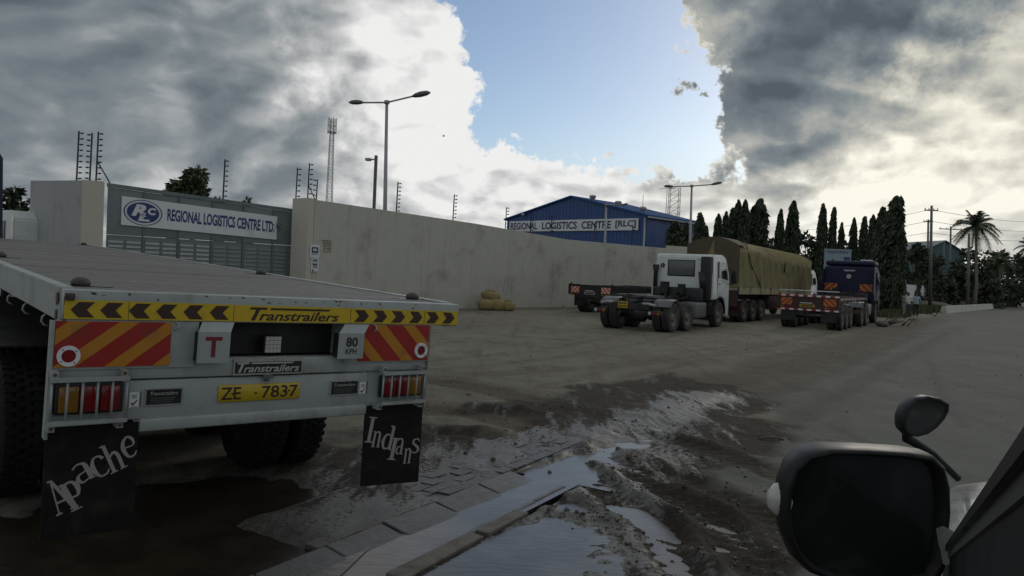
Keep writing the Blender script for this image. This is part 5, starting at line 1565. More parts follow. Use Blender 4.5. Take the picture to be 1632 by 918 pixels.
        mb.build('wing_emblem', M_GREYP, t)
        MB().disc((0, 4.012, 2.36), (1, 0, 0), (0, 0, 1), 0.11, 0.12, 0.01, 16).build('shield_emblem', M_GREYP, t)
        MB().box((0.45, 4.3, 3.19), (1.0, 4.4, 3.25)).build('roof_marker', M_SIGN, t)
        for x in (-1.16, 1.16): MB().box((x - 0.03, 3.7, 1.5), (x + 0.03, 4.1, 2.7)).build('side_fairing', paint, t)
    return t
# ground slopes a little under the far vehicles: each stands on the yard where its tyres are
tractor('white tractor unit without a trailer, parked in the middle of the yard', (4.60, 26.5, zg(4.60, 26.5) - 0.02), 33.5, M_WHITE2).scale = (1.04, 1.04, 1.02)
tractor('dark blue tractor unit with striped boards on the back of its cab', (15.75, 36.3, 0.0), 33, M_BLUECAB, white=False).scale = (1.08, 1.08, 1.04)

def container_trailer(label, loc, heading, length, frame, red, hz, n_ax=3, stripe_edge=False):
    t = thing('skeletal_trailer', label, 'trailer', loc, heading)
    H1 = 1.42
    for x in (-0.45, 0.45):
        MB().box((x - 0.06, 0.1, H1 - 0.38), (x + 0.06, length, H1 - 0.05)).build('chassis_beam', frame, t)
    for y, w in ((0.0, 1.22), (length * 0.48, 1.22), (length * 0.52, 1.22), (length - 0.2, 1.22)):
        MB().box((-w, y, H1 - 0.22), (w, y + 0.20, H1)).build('bolster', frame, t)
    for i in range(6):
        y = 0.8 + i * (length - 1.6) / 5
        MB().box((-0.39, y, H1 - 0.3), (0.39, y + 0.1, H1 - 0.1)).build('cross_member', frame, t)
    for x in (-1.19, 1.19):
        MB().box((x - 0.035, 0.2, H1 - 0.16), (x + 0.035, length - 0.2, H1 - 0.03)).build('side_rail', frame, t)
        for y in (0.1, length - 0.1):
            MB().tube([(x * 0.97, y, H1), (x * 0.97, y, H1 + 0.09)], [0.05, 0.03], 8).build('twist_lock', M_BLACKM, t)
    # rear end
    MB().box((-1.24, -0.04, 0.92), (-0.62, -0.005, H1 + 0.02)).box((0.62, -0.04, 0.92), (1.24, -0.005, H1 + 0.02)).box((-0.62, -0.03, 0.80), (0.62, 0.0, 1.25)).build('rear_plate', frame, t)
    hazard_panel(t, -1.06, 1.02, 0.46, 0.30, -0.056, 1.0, 0.22, 0.5, -0.2, mats=hz)
    hazard_panel(t, 0.64, 1.02, 0.50, 0.30, -0.056, -1.0, 0.22, 0.5, 0.1, mats=hz)
    for x in (-0.84, 0.9):
        lb = MB().rbox((x - 0.25, -0.065, 0.88), (x + 0.25, -0.035, 0.99), 0.01).build('tail_lamp', M_BLACKM, t)
        for q in range(3): MB().box((x - 0.23 + 0.155 * q, -0.07, 0.90), (x - 0.09 + 0.155 * q, -0.062, 0.97)).build('lens', (M_AMBL, M_REDL, M_REDL)[q], lb)
    pl_ = MB().box((-0.30, -0.05, 0.95), (0.30, -0.035, 1.06)).build('number_plate', M_PLATEY if stripe_edge else M_GREYP, t)
    MB().box((-0.25, -0.053, 0.975), (0.25, -0.048, 1.035)).build('plate_mark', M_BROWNINK, pl_)
    MB().box((-0.28, -0.045, 1.10), (0.2, -0.032, 1.15)).build('maker_mark', M_GREYP, t)
    if stripe_edge:
        for z, y_, x0, x1 in ((H1 + 0.005, -0.047, -1.24, 1.24), (0.84, -0.047, -1.24, 1.24)):
            n = 14
            for i in range(n):
                xa = x0 + (x1 - x0) * i / n
                MB().box((xa, y_, z - 0.035), (xa + (x1 - x0) / n - 0.002, y_ + 0.008, z + 0.035)).build('marker_tape', M_SIGN if i % 2 else M_RED, t)
        for i in range(18):
            ya = 0.25 + i * 0.5
            MB().box((1.2255, ya, H1 - 0.13), (1.231, ya + 0.24, H1 - 0.06)).build('marker_tape', M_SIGN if i % 2 else M_RED, t)
        MB().tube([(-1.22, 0.02, H1 + 0.22), (1.22, 0.02, H1 + 0.22)], 0.02, 6).build('rear_rail', M_SIGN, t)
    y0 = 1.3
    for i in range(n_ax):
        y = y0 + 1.3 * i
        MB().tube([(-1.1, y, 0.52), (1.1, y, 0.52)], 0.07, 10).build('axle', M_BLACKM, t)
        for x, s_ in ((-1.10, -1), (-0.78, 1), (0.78, -1), (1.10, 1)):
            wheel(t, (x, y, 0.52), 0.52, 0.28, s_, M_DUSTRUB, M_RIMD)
    for x in (-0.8, 0.8):
        MB().box((x - 0.05, length * 0.72, 0.25), (x + 0.05, length * 0.72 + 0.1, H1 - 0.3)).box((x - 0.14, length * 0.72 - .08, 0.2), (x + 0.14, length * 0.72 + 0.18, 0.24)).build('landing_leg', M_BLACKM, t)
        MB().box((x - 0.30, 0.35, 0.35), (x + 0.30, 0.36, 0.88)).build('mud_flap', M_BLACKP, t)
    return t
M_ORANGE = mat('orange_reflective', (0.56, 0.09, 0.02), 0.35, dirt=(0.2, 0.06, 0.03), dirt_amt=0.3, dirt_scale=6)
M_PALEST = mat('pale_reflective', (0.50, 0.42, 0.34), 0.4)
def perp(px, py, h):
    g = G(px, py)
    return g
container_trailer('black empty skeletal trailer with orange striped boards beside the long wall', (3.85, 36.4, zg(3.85, 36.4)), 36, 12.0, M_BLACKM, True, (M_PALEST, M_ORANGE))
container_trailer('dark red skeletal trailer with red and white tape, coupled to the blue lorry', (12.45, 31.15, 0.0), 32, 8.3, M_REDCH, True, (M_RED, M_AMBER), stripe_edge=True)

# canvas-covered trailer
def canvas_trailer():
    t = thing('canvas_trailer', 'long trailer under a yellow-olive canvas cover behind the white cab', 'trailer', (9.25, 34.4, 0.0), 36)
    L, w, z0, z1 = 12.6, 1.25, 1.62, 3.92
    nb = 12                                        # hoops under the canvas
    ny = nb * 10
    prof_n = 26
    vs, fs = [], []
    for j in range(ny + 1):
        y = L * j / ny
        u = (j % 10) / 10.0
        sag = math.sin(math.pi * u) if 0 < j < ny else 0
        late = min(1.0, max(0.0, (y - 3.0) / 3.0))
        s_ = 0.42 * sag * (0.2 + 0.8 * late)
        top = z1 - 0.012 * y
        for i in range(prof_n + 1):
            q = i / prof_n
            # from the right lower edge over the top to the left lower edge
            edge_z = top - 0.42 - s_ * 0.95             # eaves hang between the hoops
            if q < 0.4:
                k = q / 0.4
                x = w + 0.05 * math.sin(k * 4 + j * 0.63) * (1 - k * .5) + 0.02 * math.sin(j * 2.3 + k * 9) - s_ * 0.45 * math.sin(math.pi * min(k * 1.1, 1)) * (0.3 + .7 * k)
                z = z0 + (edge_z - z0) * k
            elif q > 0.6:
                k = (1 - q) / 0.4
                x = -(w + 0.03 * math.sin(k * 5 + j * 0.7) * (1 - k) - s_ * 0.4 * k)
                z = z0 + (edge_z - z0) * k
            else:
                k = (q - 0.4) / 0.2
                u_ = abs(1 - 2 * k)
                x = (w - 0.02 - s_ * 0.25 * u_) * (1 if k < .5 else -1) * u_ ** 1.15
                z = edge_z + (top - s_ * 0.35 - edge_z) * (1 - u_ ** 1.8)
            vs.append((x, y, z))
    m1 = prof_n + 1
    front, side = [], []
    for j in range(ny):
        for i in range(prof_n):
            f = (j * m1 + i, j * m1 + i + 1, (j + 1) * m1 + i + 1, (j + 1) * m1 + i)
            side.append(f)
    mb = MB(); mb.add(vs, side, True)
    mb.add([vs[i] for i in range(m1)], [tuple(range(m1))]); mb.add([vs[ny * m1 + i] for i in range(m1)], [tuple(reversed(range(m1)))])
    cv = mb.build('canvas_cover', M_TARP, t)
    # darker rear sheet folded over the end of the load
    vs2, fs2 = [], []
    for a in range(13):
        q = a / 12
        y = -0.03 - 0.05 * math.sin(q * 9)
        vs2 += [(w * 1.015 * (1 - 2 * q), y, z0 + 0.2), (w * 1.0 * (1 - 2 * q), y - 0.02, z1 - 0.40 * abs(1 - 2 * q) ** 1.8 + 0.02), (w * 1.0 * (1 - 2 * q), 1.2 + 1.6 * q, z1 + 0.035 - 0.40 * abs(1 - 2 * q) ** 1.8)]
    for a in range(12):
        fs2 += [(a * 3, a * 3 + 3, a * 3 + 4, a * 3 + 1), (a * 3 + 1, a * 3 + 4, a * 3 + 5, a * 3 + 2)]
    MB().add(vs2, fs2, False).build('rear_sheet', M_TARPD, t)
    MB().tube([(w + 0.02, 3.2, z0 + 0.1), (w + 0.03, 1.6, 2.7), (w - 0.08, 0.9, z1 - 0.1)], 0.025, 6).build('rope', M_TARPD, t)
    for y in [0.7 + 1.05 * i for i in range(12)]:
        MB().tube([(w + 0.05, y, z0 + 0.06), (w + 0.035, y, z0 - 0.22)], 0.012, 5).build('tie_rope', M_TARPD, t)
    MB().box((-w - 0.02, 0, 1.50), (w + 0.02, L, 1.60)).build('deck', M_WOOD, t)
    for x in (-w - 0.045, w + 0.022):
        for q in range(8):
            y = L * q / 8
            MB().box((x, y + 0.02, 1.32), (x + 0.023, y + L / 8 - 0.02, 1.62)).build('side_board', M_WOOD, t)
            MB().box((x - 0.01, y - 0.03, 1.28), (x + 0.035, y + 0.03, 1.66)).build('stanchion', M_BLACKM, t)
    for x in (-0.45, 0.45):
        MB().box((x - 0.07, 0.1, 1.02), (x + 0.07, L, 1.49)).build('chassis_beam', M_REDCH, t)
    MB().box((-w, -0.05, 0.75), (w, 0.02, 1.5)).build('tail_frame', M_REDCH, t)
    MB().rbox((0.75, 4.9, 0.55), (1.2, 6.3, 1.25), 0.03).build('tool_box', M_REDCH, t)
    for i in range(3):
        y = 1.15 + 1.3 * i
        MB().tube([(-1.1, y, 0.52), (1.1, y, 0.52)], 0.07, 10).build('axle', M_BLACKM, t)
        for x, s_ in ((-1.10, -1), (-0.78, 1), (0.78, -1), (1.10, 1)):
            wheel(t, (x, y, 0.52), 0.52, 0.28, s_, M_DUSTRUB, M_RIMD)
    MB().box((0.5, 0.35, 0.3), (1.2, 0.37, 1.0)).build('mud_flap', M_REDCH, t)
    for x in (-0.8, 0.8):
        MB().box((x - 0.05, 8.6, 0.25), (x + 0.05, 8.7, 1.1)).build('landing_leg', M_BLACKM, t)
    # tarpaulin emblem, faded
    MB().box((w + 0.045, 7.1, 2.5), (w + 0.055, 7.9, 3.1)).build('faded_patch', mat('faded_print', (0.15, 0.14, 0.09), 0.9, dirt=(0.23, 0.2, 0.085), dirt_amt=0.6, dirt_scale=6), cv)
    return t
canvas_trailer()
# the white cab at the head of the canvas trailer
def simple_cab(name, label, loc, heading, paint, cat='lorry'):
    t = thing(name, label, cat, loc, heading)
    prof = cab_profile(1.12, 2.78, 1.9)
    MB().bm(cab_shell(2.42, prof, 0.0), False).build('cab', paint, t)
    for x in (-0.42, 0.42): MB().box((x - 0.04, -3.5, 0.72), (x + 0.04, 1.8, 1.0)).build('chassis_beam', M_BLACKM, t)
    MB().rbox((-1.15, 0.2, 0.45), (1.15, 1.85, 1.10), 0.05).build('cab_floor', M_BLACKM, t)
    for x, s_ in ((-1.08, -1), (1.08, 1)):
        wheel(t, (x, 0.85, 0.52), 0.52, 0.30, s_, M_DUSTRUB, M_RIMD)
        wheel(t, (x, -2.6, 0.52), 0.52, 0.30, s_, M_DUSTRUB, M_RIMD)
        X1, X0 = x / 1.08 * 1.232, x / 1.08 * 1.18
        MB().hexa([(X0, 0.58, 2.0), (X1, 0.58, 2.0), (X1, 1.70, 1.92), (X0, 1.70, 1.92), (X0, 0.58, 2.58), (X1 * .985, 0.58, 2.58), (X1 * .985, 1.38, 2.58), (X0, 1.38, 2.58)]).build('window', M_GLASS, t)
        MB().rbox((x * 1.3 - 0.1, 1.75, 1.9), (x * 1.3 + 0.1, 1.83, 2.35), 0.03).build('mirror', M_BLACKM, t)
        MB().tube([(x * 1.1, 1.65, 2.1), (x * 1.3, 1.79, 2.1)], 0.025, 6).build('mirror_arm', M_BLACKM, t)
    MB().hexa([(-1.06, 1.70, 2.15), (1.06, 1.70, 2.15), (1.06, 1.68, 2.15), (-1.06, 1.68, 2.15), (-1.0, 1.54, 2.66), (1.0, 1.54, 2.66), (1.0, 1.52, 2.66), (-1.0, 1.52, 2.66)]).build('windscreen', M_GLASS, t)
    return t
fw = Vector((math.sin(R(36)), math.cos(R(36)), 0))
simple_cab('lorry_cab', 'white lorry cab at the far front end of the canvas trailer', Vector((9.25, 34.4, 0)) + fw * 12.9 + Vector((-0.1, 0.08, 0)), 36, M_WHITE2)
# van behind the gate block on the left, and the navy cab at the picture's left edge
def van():
    t = thing('delivery_van', 'white van with a dark windscreen behind the trailer deck, left of the gate block', 'van', (P(8, 360, 27).x - 1.35, 27.5, 0), -62)
    bm = cab_shell(1.9, [(0, .45), (0, 2.2), (0.15, 2.42), (3.3, 2.42), (4.0, 1.55), (4.75, 1.25), (4.85, .5)], -3.6, 0.04)
    MB().bm(bm, False).build('body', M_WHITE2, t)
    MB().hexa([(-0.82, -0.06, 2.20), (0.82, -0.06, 2.20), (0.82, -0.10, 2.18), (-0.82, -0.10, 2.18), (-0.82, 0.40, 1.60), (0.82, 0.40, 1.60), (0.82, 0.36, 1.58), (-0.82, 0.36, 1.58)]).build('windscreen', M_GLASS, t)
    for s_ in (-1, 1):
        MB().hexa([(s_ * .93, -1.0, 1.55), (s_ * .96, -1.0, 1.55), (s_ * .96, 0.25, 1.55), (s_ * .93, 0.25, 1.55), (s_ * .90, -1.0, 2.15), (s_ * .945, -1.0, 2.15), (s_ * .945, -0.25, 2.15), (s_ * .90, -0.25, 2.15)]).build('window', M_GLASS, t)
        MB().hexa([(s_ * .93, -3.2, 1.55), (s_ * .96, -3.2, 1.55), (s_ * .96, -1.15, 1.55), (s_ * .93, -1.15, 1.55), (s_ * .90, -3.2, 2.15), (s_ * .945, -3.2, 2.15), (s_ * .945, -1.15, 2.15), (s_ * .90, -1.15, 2.15)]).build('window', M_GLASS, t)
        for y in (-2.9, 0.5): wheel(t, (s_ * 0.85, y, 0.34), 0.34, 0.2, s_, M_RUBBER, M_RIM)
        MB().rbox((s_ * 1.05 - 0.08, 0.1, 1.5), (s_ * 1.05 + 0.08, 0.18, 1.75), 0.02).build('mirror', M_BLACKM, t)
    return t
van().scale = (1.3, 1.3, 1.3)
def edge_tractor():
    t = thing('lorry_tractor', 'dark blue tractor unit seen only as a sliver at the left edge', 'lorry', (-7.68, 11.6, 0), -68)
    MB().bm(cab_shell(2.42, cab_profile(1.12, 3.62, 2.2), 2.25), False).build('cab', M_BLUECAB, t)
    MB().rbox((-1.15, 2.4, 0.45), (1.15, 4.3, 1.10), 0.05).build('cab_floor', M_BLACKM, t)
    for x in (-0.42, 0.42): MB().box((x - 0.04, -1.5, 0.72), (x + 0.04, 4.0, 1.0)).build('chassis_beam', M_BLACKM, t)
    for x, s_ in ((-1.08, -1), (1.08, 1)):
        wheel(t, (x, 2.9, 0.52), 0.52, 0.30, s_, M_RUBBER, M_RIM)
        wheel(t, (x, -0.6, 0.52), 0.52, 0.30, s_, M_RUBBER, M_RIM)
        MB().rbox((x * 1.3 - 0.1, 4.0, 1.9), (x * 1.3 + 0.1, 4.08, 2.5), 0.03).build('mirror', M_BLACKM, t)
        MB().tube([(x * 1.1, 3.9, 2.2), (x * 1.3, 4.04, 2.2)], 0.025, 6).build('mirror_arm', M_BLACKM, t)
    MB().hexa([(-1.06, 4.40, 2.15), (1.06, 4.40, 2.15), (1.06, 4.2, 2.15), (-1.06, 4.2, 2.15), (-1.0, 4.18, 2.95), (1.0, 4.18, 2.95), (1.0, 4.0, 2.95), (-1.0, 4.0, 2.95)]).build('windscreen', M_GLASS, t)
edge_tractor()
# far traffic by the bend of the road
def far_lorry(px, py, label, paint, roofw, heading, depth_h=2.9):
    g = G(px, py)
    t = thing('far_lorry', label, 'lorry', (g.x, g.y, 0), heading)
    MB().bm(cab_shell(2.4, cab_profile(1.1, depth_h, 1.9), 0.0), False).build('cab', paint, t)
    MB().rbox((-1.1, 0.3, depth_h + 0.05), (1.1, 1.3, depth_h + 0.5), 0.1).build('roof_fairing', M_WHITE2, t)
    MB().hexa([(-1.04, 1.72, 2.05), (1.04, 1.72, 2.05), (1.04, 1.66, 2.05), (-1.04, 1.66, 2.05), (-1.0, 1.58, 2.7), (1.0, 1.58, 2.7), (1.0, 1.5, 2.7), (-1.0, 1.5, 2.7)]).build('windscreen', M_GLASS, t)
    MB().box((-1.2, -7.5, 1.2), (1.2, -0.3, 2.4)).build('body', M_BLACKM, t)
    for x, s_ in ((-1.05, -1), (1.05, 1)):
        for y in (0.9, -4.5, -5.8): wheel(t, (x, y, 0.52), 0.52, 0.3, s_, M_DUSTRUB, M_RIMD)
    return t
far_lorry(1601, 486, 'dark lorry with a white roof fairing coming round the bend', M_BLACKM, 1, 205)
def far_car(px, py, label, paint, heading):
    g = G(px, py)
    t = thing('far_car', label, 'car', (g.x, g.y, 0), heading)
    bm = cab_shell(1.75, [(0, .35), (0, .95), (.5, 1.05), (1.0, 1.5), (2.6, 1.5), (3.2, 1.0), (4.2, .85), (4.3, .4)], -2.1, 0.0)
    MB().bm(bm, False).build('body', paint, t)
    MB().hexa([(-.75, .58, 1.42), (.75, .58, 1.42), (.75, .5, 1.42), (-.75, .5, 1.42), (-.78, 1.12, 1.03), (.78, 1.12, 1.03), (.78, 1.04, 1.03), (-.78, 1.04, 1.03)]).build('windscreen', M_GLASS, t)
    for x, s_ in ((-.8, -1), (.8, 1)):
        for y in (-1.35, 1.35): wheel(t, (x, y, 0.31), 0.31, 0.18, s_, M_RUBBER, M_RIMD)
        MB().box((x * 1.06, -.85, 1.0), (x * 1.1, .6, 1.38)).build('window', M_GLASS, t)
far_car(1624, 481, 'pale car half out of the picture behind the dark lorry', M_CARP, 200)

# ---------------------------------------------------------------- the car the picture is taken from
M_PILTRIM = mat('grey_trim', (0.055, 0.055, 0.055), 0.6)
def own_car():
    CH = 30.0
    t = thing('passenger_car', 'silver car the picture is taken from, with its black door mirror and bonnet mirror', 'car', (0, 0, 0), CH)
    # x = inboard (right), y = forward; the camera looks along the outside of the left door
    S = 0.012                                   # left body side
    def sect(y, top, side, low, wid):
        return [(S + side, y, low), (S + side - 0.01, y, low + (top - low) * .45), (S + side, y, top - 0.10), (S + side + 0.035, y, top - 0.03), (S + side + 0.12, y, top), (S + wid * .5, y, top + 0.045), (S + wid - side - 0.12, y, top), (S + wid - side - 0.035, y, top - 0.03), (S + wid - side, y, top - 0.10), (S + wid - side, y, low)]
    secs = [sect(*q) for q in ((1.02, 1.34, 0.0, .45, 1.8), (1.4, 1.34, 0.0, .5, 1.8), (1.8, 1.335, 0.0, .95, 1.8), (2.2, 1.33, 0.003, 1.0, 1.8), (2.5, 1.315, 0.012, .95, 1.8), (2.75, 1.27, 0.04, .5, 1.8), (2.95, 1.14, 0.10, .45, 1.8), (3.02, .9, .16, .45, 1.8))]
    vs = [p for s_ in secs for p in s_]
    n = len(secs[0])
    fs = [(i * n + j, (i + 1) * n + j, (i + 1) * n + j + 1, i * n + j + 1) for i in range(len(secs) - 1) for j in range(n - 1)]
    fs.append(tuple((len(secs) - 1) * n + j for j in range(n)))
    MB().add(vs, fs, True).build('bonnet', M_CARP, t)
    # door, sill, rear body
    MB().rbox((S, -1.0, 0.40), (S + 0.10, 1.02, 1.20), 0.02, 2).build('door', M_CARP, t)
    MB().rbox((S + 1.70, -2.6, 0.40), (S + 1.80, 1.02, 1.20), 0.02, 2).build('door', M_CARP, t)
    MB().rbox((S + 0.02, -2.7, 0.40), (S + 1.78, -1.01, 1.25), 0.05, 2).build('rear_body', M_CARP, t)
    MB().box((S + 0.10, -1.0, 0.40), (S + 1.70, 1.02, 0.48)).build('car_floor', M_BLACKP, t)
    MB().rbox((S + 0.10, 0.70, 0.85), (S + 1.70, 1.02, 1.22), 0.06, 3).build('dashboard', M_BLACKP, t)
    MB().box((S + 0.004, -1.0, 1.20), (S + 0.08, 0.72, 1.215)).build('window_ledge', M_BLACKP, t)
    # windscreen pillar: black trim, thin rubber in front of it
    def pil(r0, r1, z0, z1, m, name):
        a, b = Vector((0, 1.62, 1.356)), Vector((0, 0.12, 1.864))
        mb = MB()
        mb.hexa([(r0, a.y, a.z + z1), (r1, a.y, a.z + z1), (r1, a.y, a.z + z0), (r0, a.y, a.z + z0), (r0, b.y, b.z + z1), (r1, b.y, b.z + z1), (r1, b.y, b.z + z0), (r0, b.y, b.z + z0)])
        return mb.build(name, m, t)
    pil(0.025, 0.05, 0.0, -0.008, M_CARB, 'window_rubber')
    pil(0.029, 0.055, -0.0082, -0.018, M_PILTRIM, 'pillar_trim')
    pil(0.031, 0.105, -0.0182, -0.105, M_CARB, 'windscreen_pillar')
    MB().rbox((S + 0.09, -2.3, 1.86), (S + 1.71, 0.34, 1.93), 0.03, 2).build('roof', M_CARP, t)
    for x in (S + 0.11, S + 1.62):
        MB().box((x, -1.1, 1.2), (x + 0.07, -1.0, 1.87)).build('door_pillar', M_CARB, t)
    MB().hexa([(S + .08, 1.28, 1.29), (S + 1.72, 1.28, 1.29), (S + 1.72, 1.27, 1.285), (S + .08, 1.27, 1.285), (S + .18, 0.33, 1.865), (S + 1.62, 0.33, 1.865), (S + 1.62, .32, 1.86), (S + .18, .32, 1.86)]).build('windscreen', M_GLASS, t)
    for x, s_ in ((S + 0.14, -1), (S + 1.66, 1)):
        wheel(t, (x, 2.1, 0.38), 0.38, 0.24, s_, M_RUBBER, M_RIM)
        wheel(t, (x, -1.7, 0.38), 0.38, 0.24, s_, M_RUBBER, M_RIM)
    Rc = Matrix.Rotation(R(CH), 3, 'Z')           # world -> car axes
    def loc(px, py, d):
        return Rc @ P(px, py, d)
    # door mirror: deep rounded shell, recessed glass, side repeater
    D = 1.08
    o = loc(1380, 818, D)
    ux = (loc(1480, 818, D) - loc(1280, 818, D)).normalized(); uz = (loc(1380, 718, D) - loc(1380, 918, D)).normalized()
    uy = ux.cross(uz) * -1                         # towards the viewer when negative
    fwd = (o - Rc @ Vector((0, 0, CAMH))).normalized()
    if uy.dot(fwd) < 0: uy = -uy
    k = D / F
    outline = [(1250, 775), (1262, 742), (1285, 722), (1322, 713), (1385, 714), (1450, 718), (1490, 724), (1508, 742), (1516, 775), (1517, 815), (1513, 860), (1508, 905), (1495, 930), (1455, 938), (1390, 936), (1330, 928), (1290, 912), (1266, 888), (1251, 850), (1246, 810)]
    def ring(scale, dy, dx=0.0, dz=0.0):
        return [o + ux * ((x - 1380) * k * scale + dx) + uz * (-(y - 816) * k * scale + dz) + uy * dy for x, y in outline]
    nO = len(outline)
    def loft(rings, cap=True):
        vs = [p for r in rings for p in r]
        fs = [(i * nO + j, (i + 1) * nO + j, (i + 1) * nO + (j + 1) % nO, i * nO + (j + 1) % nO) for i in range(len(rings) - 1) for j in range(nO)]
        if cap: fs.append(tuple((len(rings) - 1) * nO + j for j in range(nO)))
        return vs, fs
    dm = MB()
    vs, fs = loft([ring(0.86, 0.018), ring(0.90, -0.002), ring(0.95, -0.006), ring(0.985, 0.0), ring(1.0, 0.02), ring(0.99, 0.05, .004), ring(0.90, 0.095, .012), ring(0.66, 0.13, .02), ring(0.3, 0.145, .03)])
    dm.add(vs, fs, True)
    dm = dm.build('door_mirror', M_CARB, t)
    vs, fs = loft([ring(1.004, 0.020), ring(1.006, 0.034), ring(0.997, 0.052, .004), ring(0.93, 0.09, .01)], False)
    gl = MB().add([*ring(0.868, 0.012)], [tuple(range(nO))], False).build('mirror_glass', M_MIRROR, dm)
    ln = MB()
    c = o + ux * ((1247 - 1380) * k) + uz * (-(805 - 818) * k) + uy * 0.030
    ln.lathe([(0.001, 0.012), (0.010, 0.010), (0.019, 0.0), (0.021, -0.015), (0.012, -0.03), (0.001, -0.03)], 16, Matrix.Translation(c) @ Matrix((( -ux.x, uz.x, uy.x, 0), (-ux.y, uz.y, uy.y, 0), (-ux.z, uz.z, uy.z, 0), (0, 0, 0, 1))) @ Matrix.Diagonal((1, 1.25, 1.0, 1)), closed=False)
    ln.build('side_repeater', M_LENS, dm)
    a, b = loc(1506, 883, 1.07), loc(1551, 881, 1.00)
    mb = MB()
    mb.hexa([a - uz * .016, b - uz * .014, b - uz * .012 + uy * .07, a - uz * .014 + uy * .05, a + uz * .015, b + uz * .014, b + uz * .014 + uy * .07, a + uz * .015 + uy * .05])
    mb.build('mirror_arm', M_CARP, dm)
    # small mirror on a stalk at the bonnet corner
    D2 = 2.05
    o2 = loc(1476, 665, D2)
    k2 = D2 / F
    out2 = [(1439, 662), (1447, 643), (1461, 630), (1480, 626), (1500, 630), (1514, 638), (1513, 650), (1506, 663), (1494, 677), (1478, 688), (1462, 692), (1447, 690), (1439, 682)]
    def ring2(sc_, dy): return [o2 + ux * ((x - 1476) * k2 * sc_) + uz * (-(y - 660) * k2 * sc_) + uy * dy for x, y in out2]
    n2 = len(out2)
    def loft2(rings):
        vs = [p for r in rings for p in r]
        fs = [(i * n2 + j, (i + 1) * n2 + j, (i + 1) * n2 + (j + 1) % n2, i * n2 + (j + 1) % n2) for i in range(len(rings) - 1) for j in range(n2)]
        fs.append(tuple((len(rings) - 1) * n2 + j for j in range(n2)))
        return vs, fs
    bmr = MB().add(*loft2([ring2(.80, .006), ring2(.88, -.004), ring2(.96, -.002), ring2(1, .012), ring2(.97, .04), ring2(.8, .07), ring2(.4, .085)]), True)
    bmr = bmr.build('bonnet_mirror', M_CARB, t)
    MB().add(ring2(.82, .003), [tuple(range(n2))]).build('mirror_glass', M_MIRROR, bmr)
    f_ = loc(1527, 763, 2.12)
    p1 = loc(1455, 690, D2) + uy * 0.03; p2 = loc(1456, 702, D2) + uy * 0.035
    MB().tube([p1 + uz * 0.02, p2, p2.lerp(f_, 0.5) + uz * 0.015, f_], [0.014, 0.015, 0.009, 0.010], 10).build('mirror_stalk', M_CARB, bmr)
    # wiper end and washer showing over the bonnet
    MB().tube([(S + 0.22, 1.22, 1.335), (S + 0.55, 1.18, 1.365), (S + 0.9, 1.16, 1.37)], 0.008, 6).build('wiper', M_CARB, t)
own_car()
# ---------------------------------------------------------------- trees
def leaf_cloud(pts, size, droop=0.5, elong=2.0):
    vs, fs = [], []
    for p, out in pts:
        s_ = size * random.uniform(0.6, 1.3)
        d = Vector(out) * (1 - droop) + Vector((random.uniform(-.5, .5), random.uniform(-.5, .5), -droop + random.uniform(-.25, .25)))
        d.normalize()
        e = d.cross(Vector((random.uniform(-1, 1), random.uniform(-1, 1), random.uniform(-1, 1)))).normalized() * s_ * 0.5
        a = Vector(p)
        i = len(vs)
        vs += [a, a + d * s_ * elong * .45 + e, a + d * s_ * elong, a + d * s_ * elong * .45 - e]
        fs.append((i, i + 1, i + 2, i + 3))
    return vs, fs
def column_mesh(seed, h=10.0, r=1.15, n=3600):
    random.seed(seed)
    pts = []
    lob = [(random.uniform(.15, 1), random.uniform(0, 6.28), random.uniform(.1, .35)) for _ in range(16)]
    for _ in range(n):
        u = random.random() ** 0.85
        th = random.uniform(0, 6.283)
        prof = min(1.0, (1 - u) ** 0.55 * 1.35) * (0.86 + 0.14 * math.sin(u * 11 + seed))
        rr = r * prof
        for (lu, lt, la) in lob:
            rr += la * math.exp(-((u - lu) / .06) ** 2) * max(0, math.cos(th - lt)) ** 3
        q = rr * (0.72 + 0.28 * random.random() ** 0.5) + random.gauss(0, .05)
        if random.random() < 0.10: q *= 1.10
        pts.append(((q * math.cos(th), q * math.sin(th), 0.4 + u * (h - 0.5)), (math.cos(th), math.sin(th), 0)))
    mb = MB()
    mb.add(*leaf_cloud(pts, 0.17, 0.75, 2.4))
    # dense inner foliage so the column is not see-through
    core = []
    for i in range(1400):
        u = random.random(); th = random.uniform(0, 6.283)
        q = r * min(1.0, (1 - u) ** 0.55 * 1.3) * random.random() ** .5 * 0.8
        core.append(((q * math.cos(th), q * math.sin(th), 0.5 + u * (h - 1.0)), (math.cos(th), math.sin(th), 0)))
    mb.add(*leaf_cloud(core, 0.42, 0.6, 1.8))
    tk = MB().tube([(0, 0, -0.2), (0.03, 0, h * .4), (0, 0.03, h * .93)], [0.18, 0.12, 0.03], 8)
    return mb.mesh('crown', M_LEAFD), tk.mesh('trunk', M_TRUNK)
COLS = [column_mesh(s_) for s_ in (11, 12, 13)]
random.seed(21)
def column_tree(px, pyt, wpx, depth, label, k):
    g = P(px, 440, depth); h = P(px, pyt, depth).z
    t = thing('column_tree', label, 'tree', (g.x, g.y, 0), 0, 'dark columnar trees behind the yard')
    wid = wpx * depth / F / 2 * 1.18
    for me, nm in zip(COLS[k % 3], ('crown', 'trunk')):
        o = link(nm, me, t)
        o.scale = (wid / 1.25, wid / 1.25, h / 10.0)
    t.rotation_euler = (0, R(random.uniform(-.5, 1.5)), random.uniform(0, 6.28))
    return t
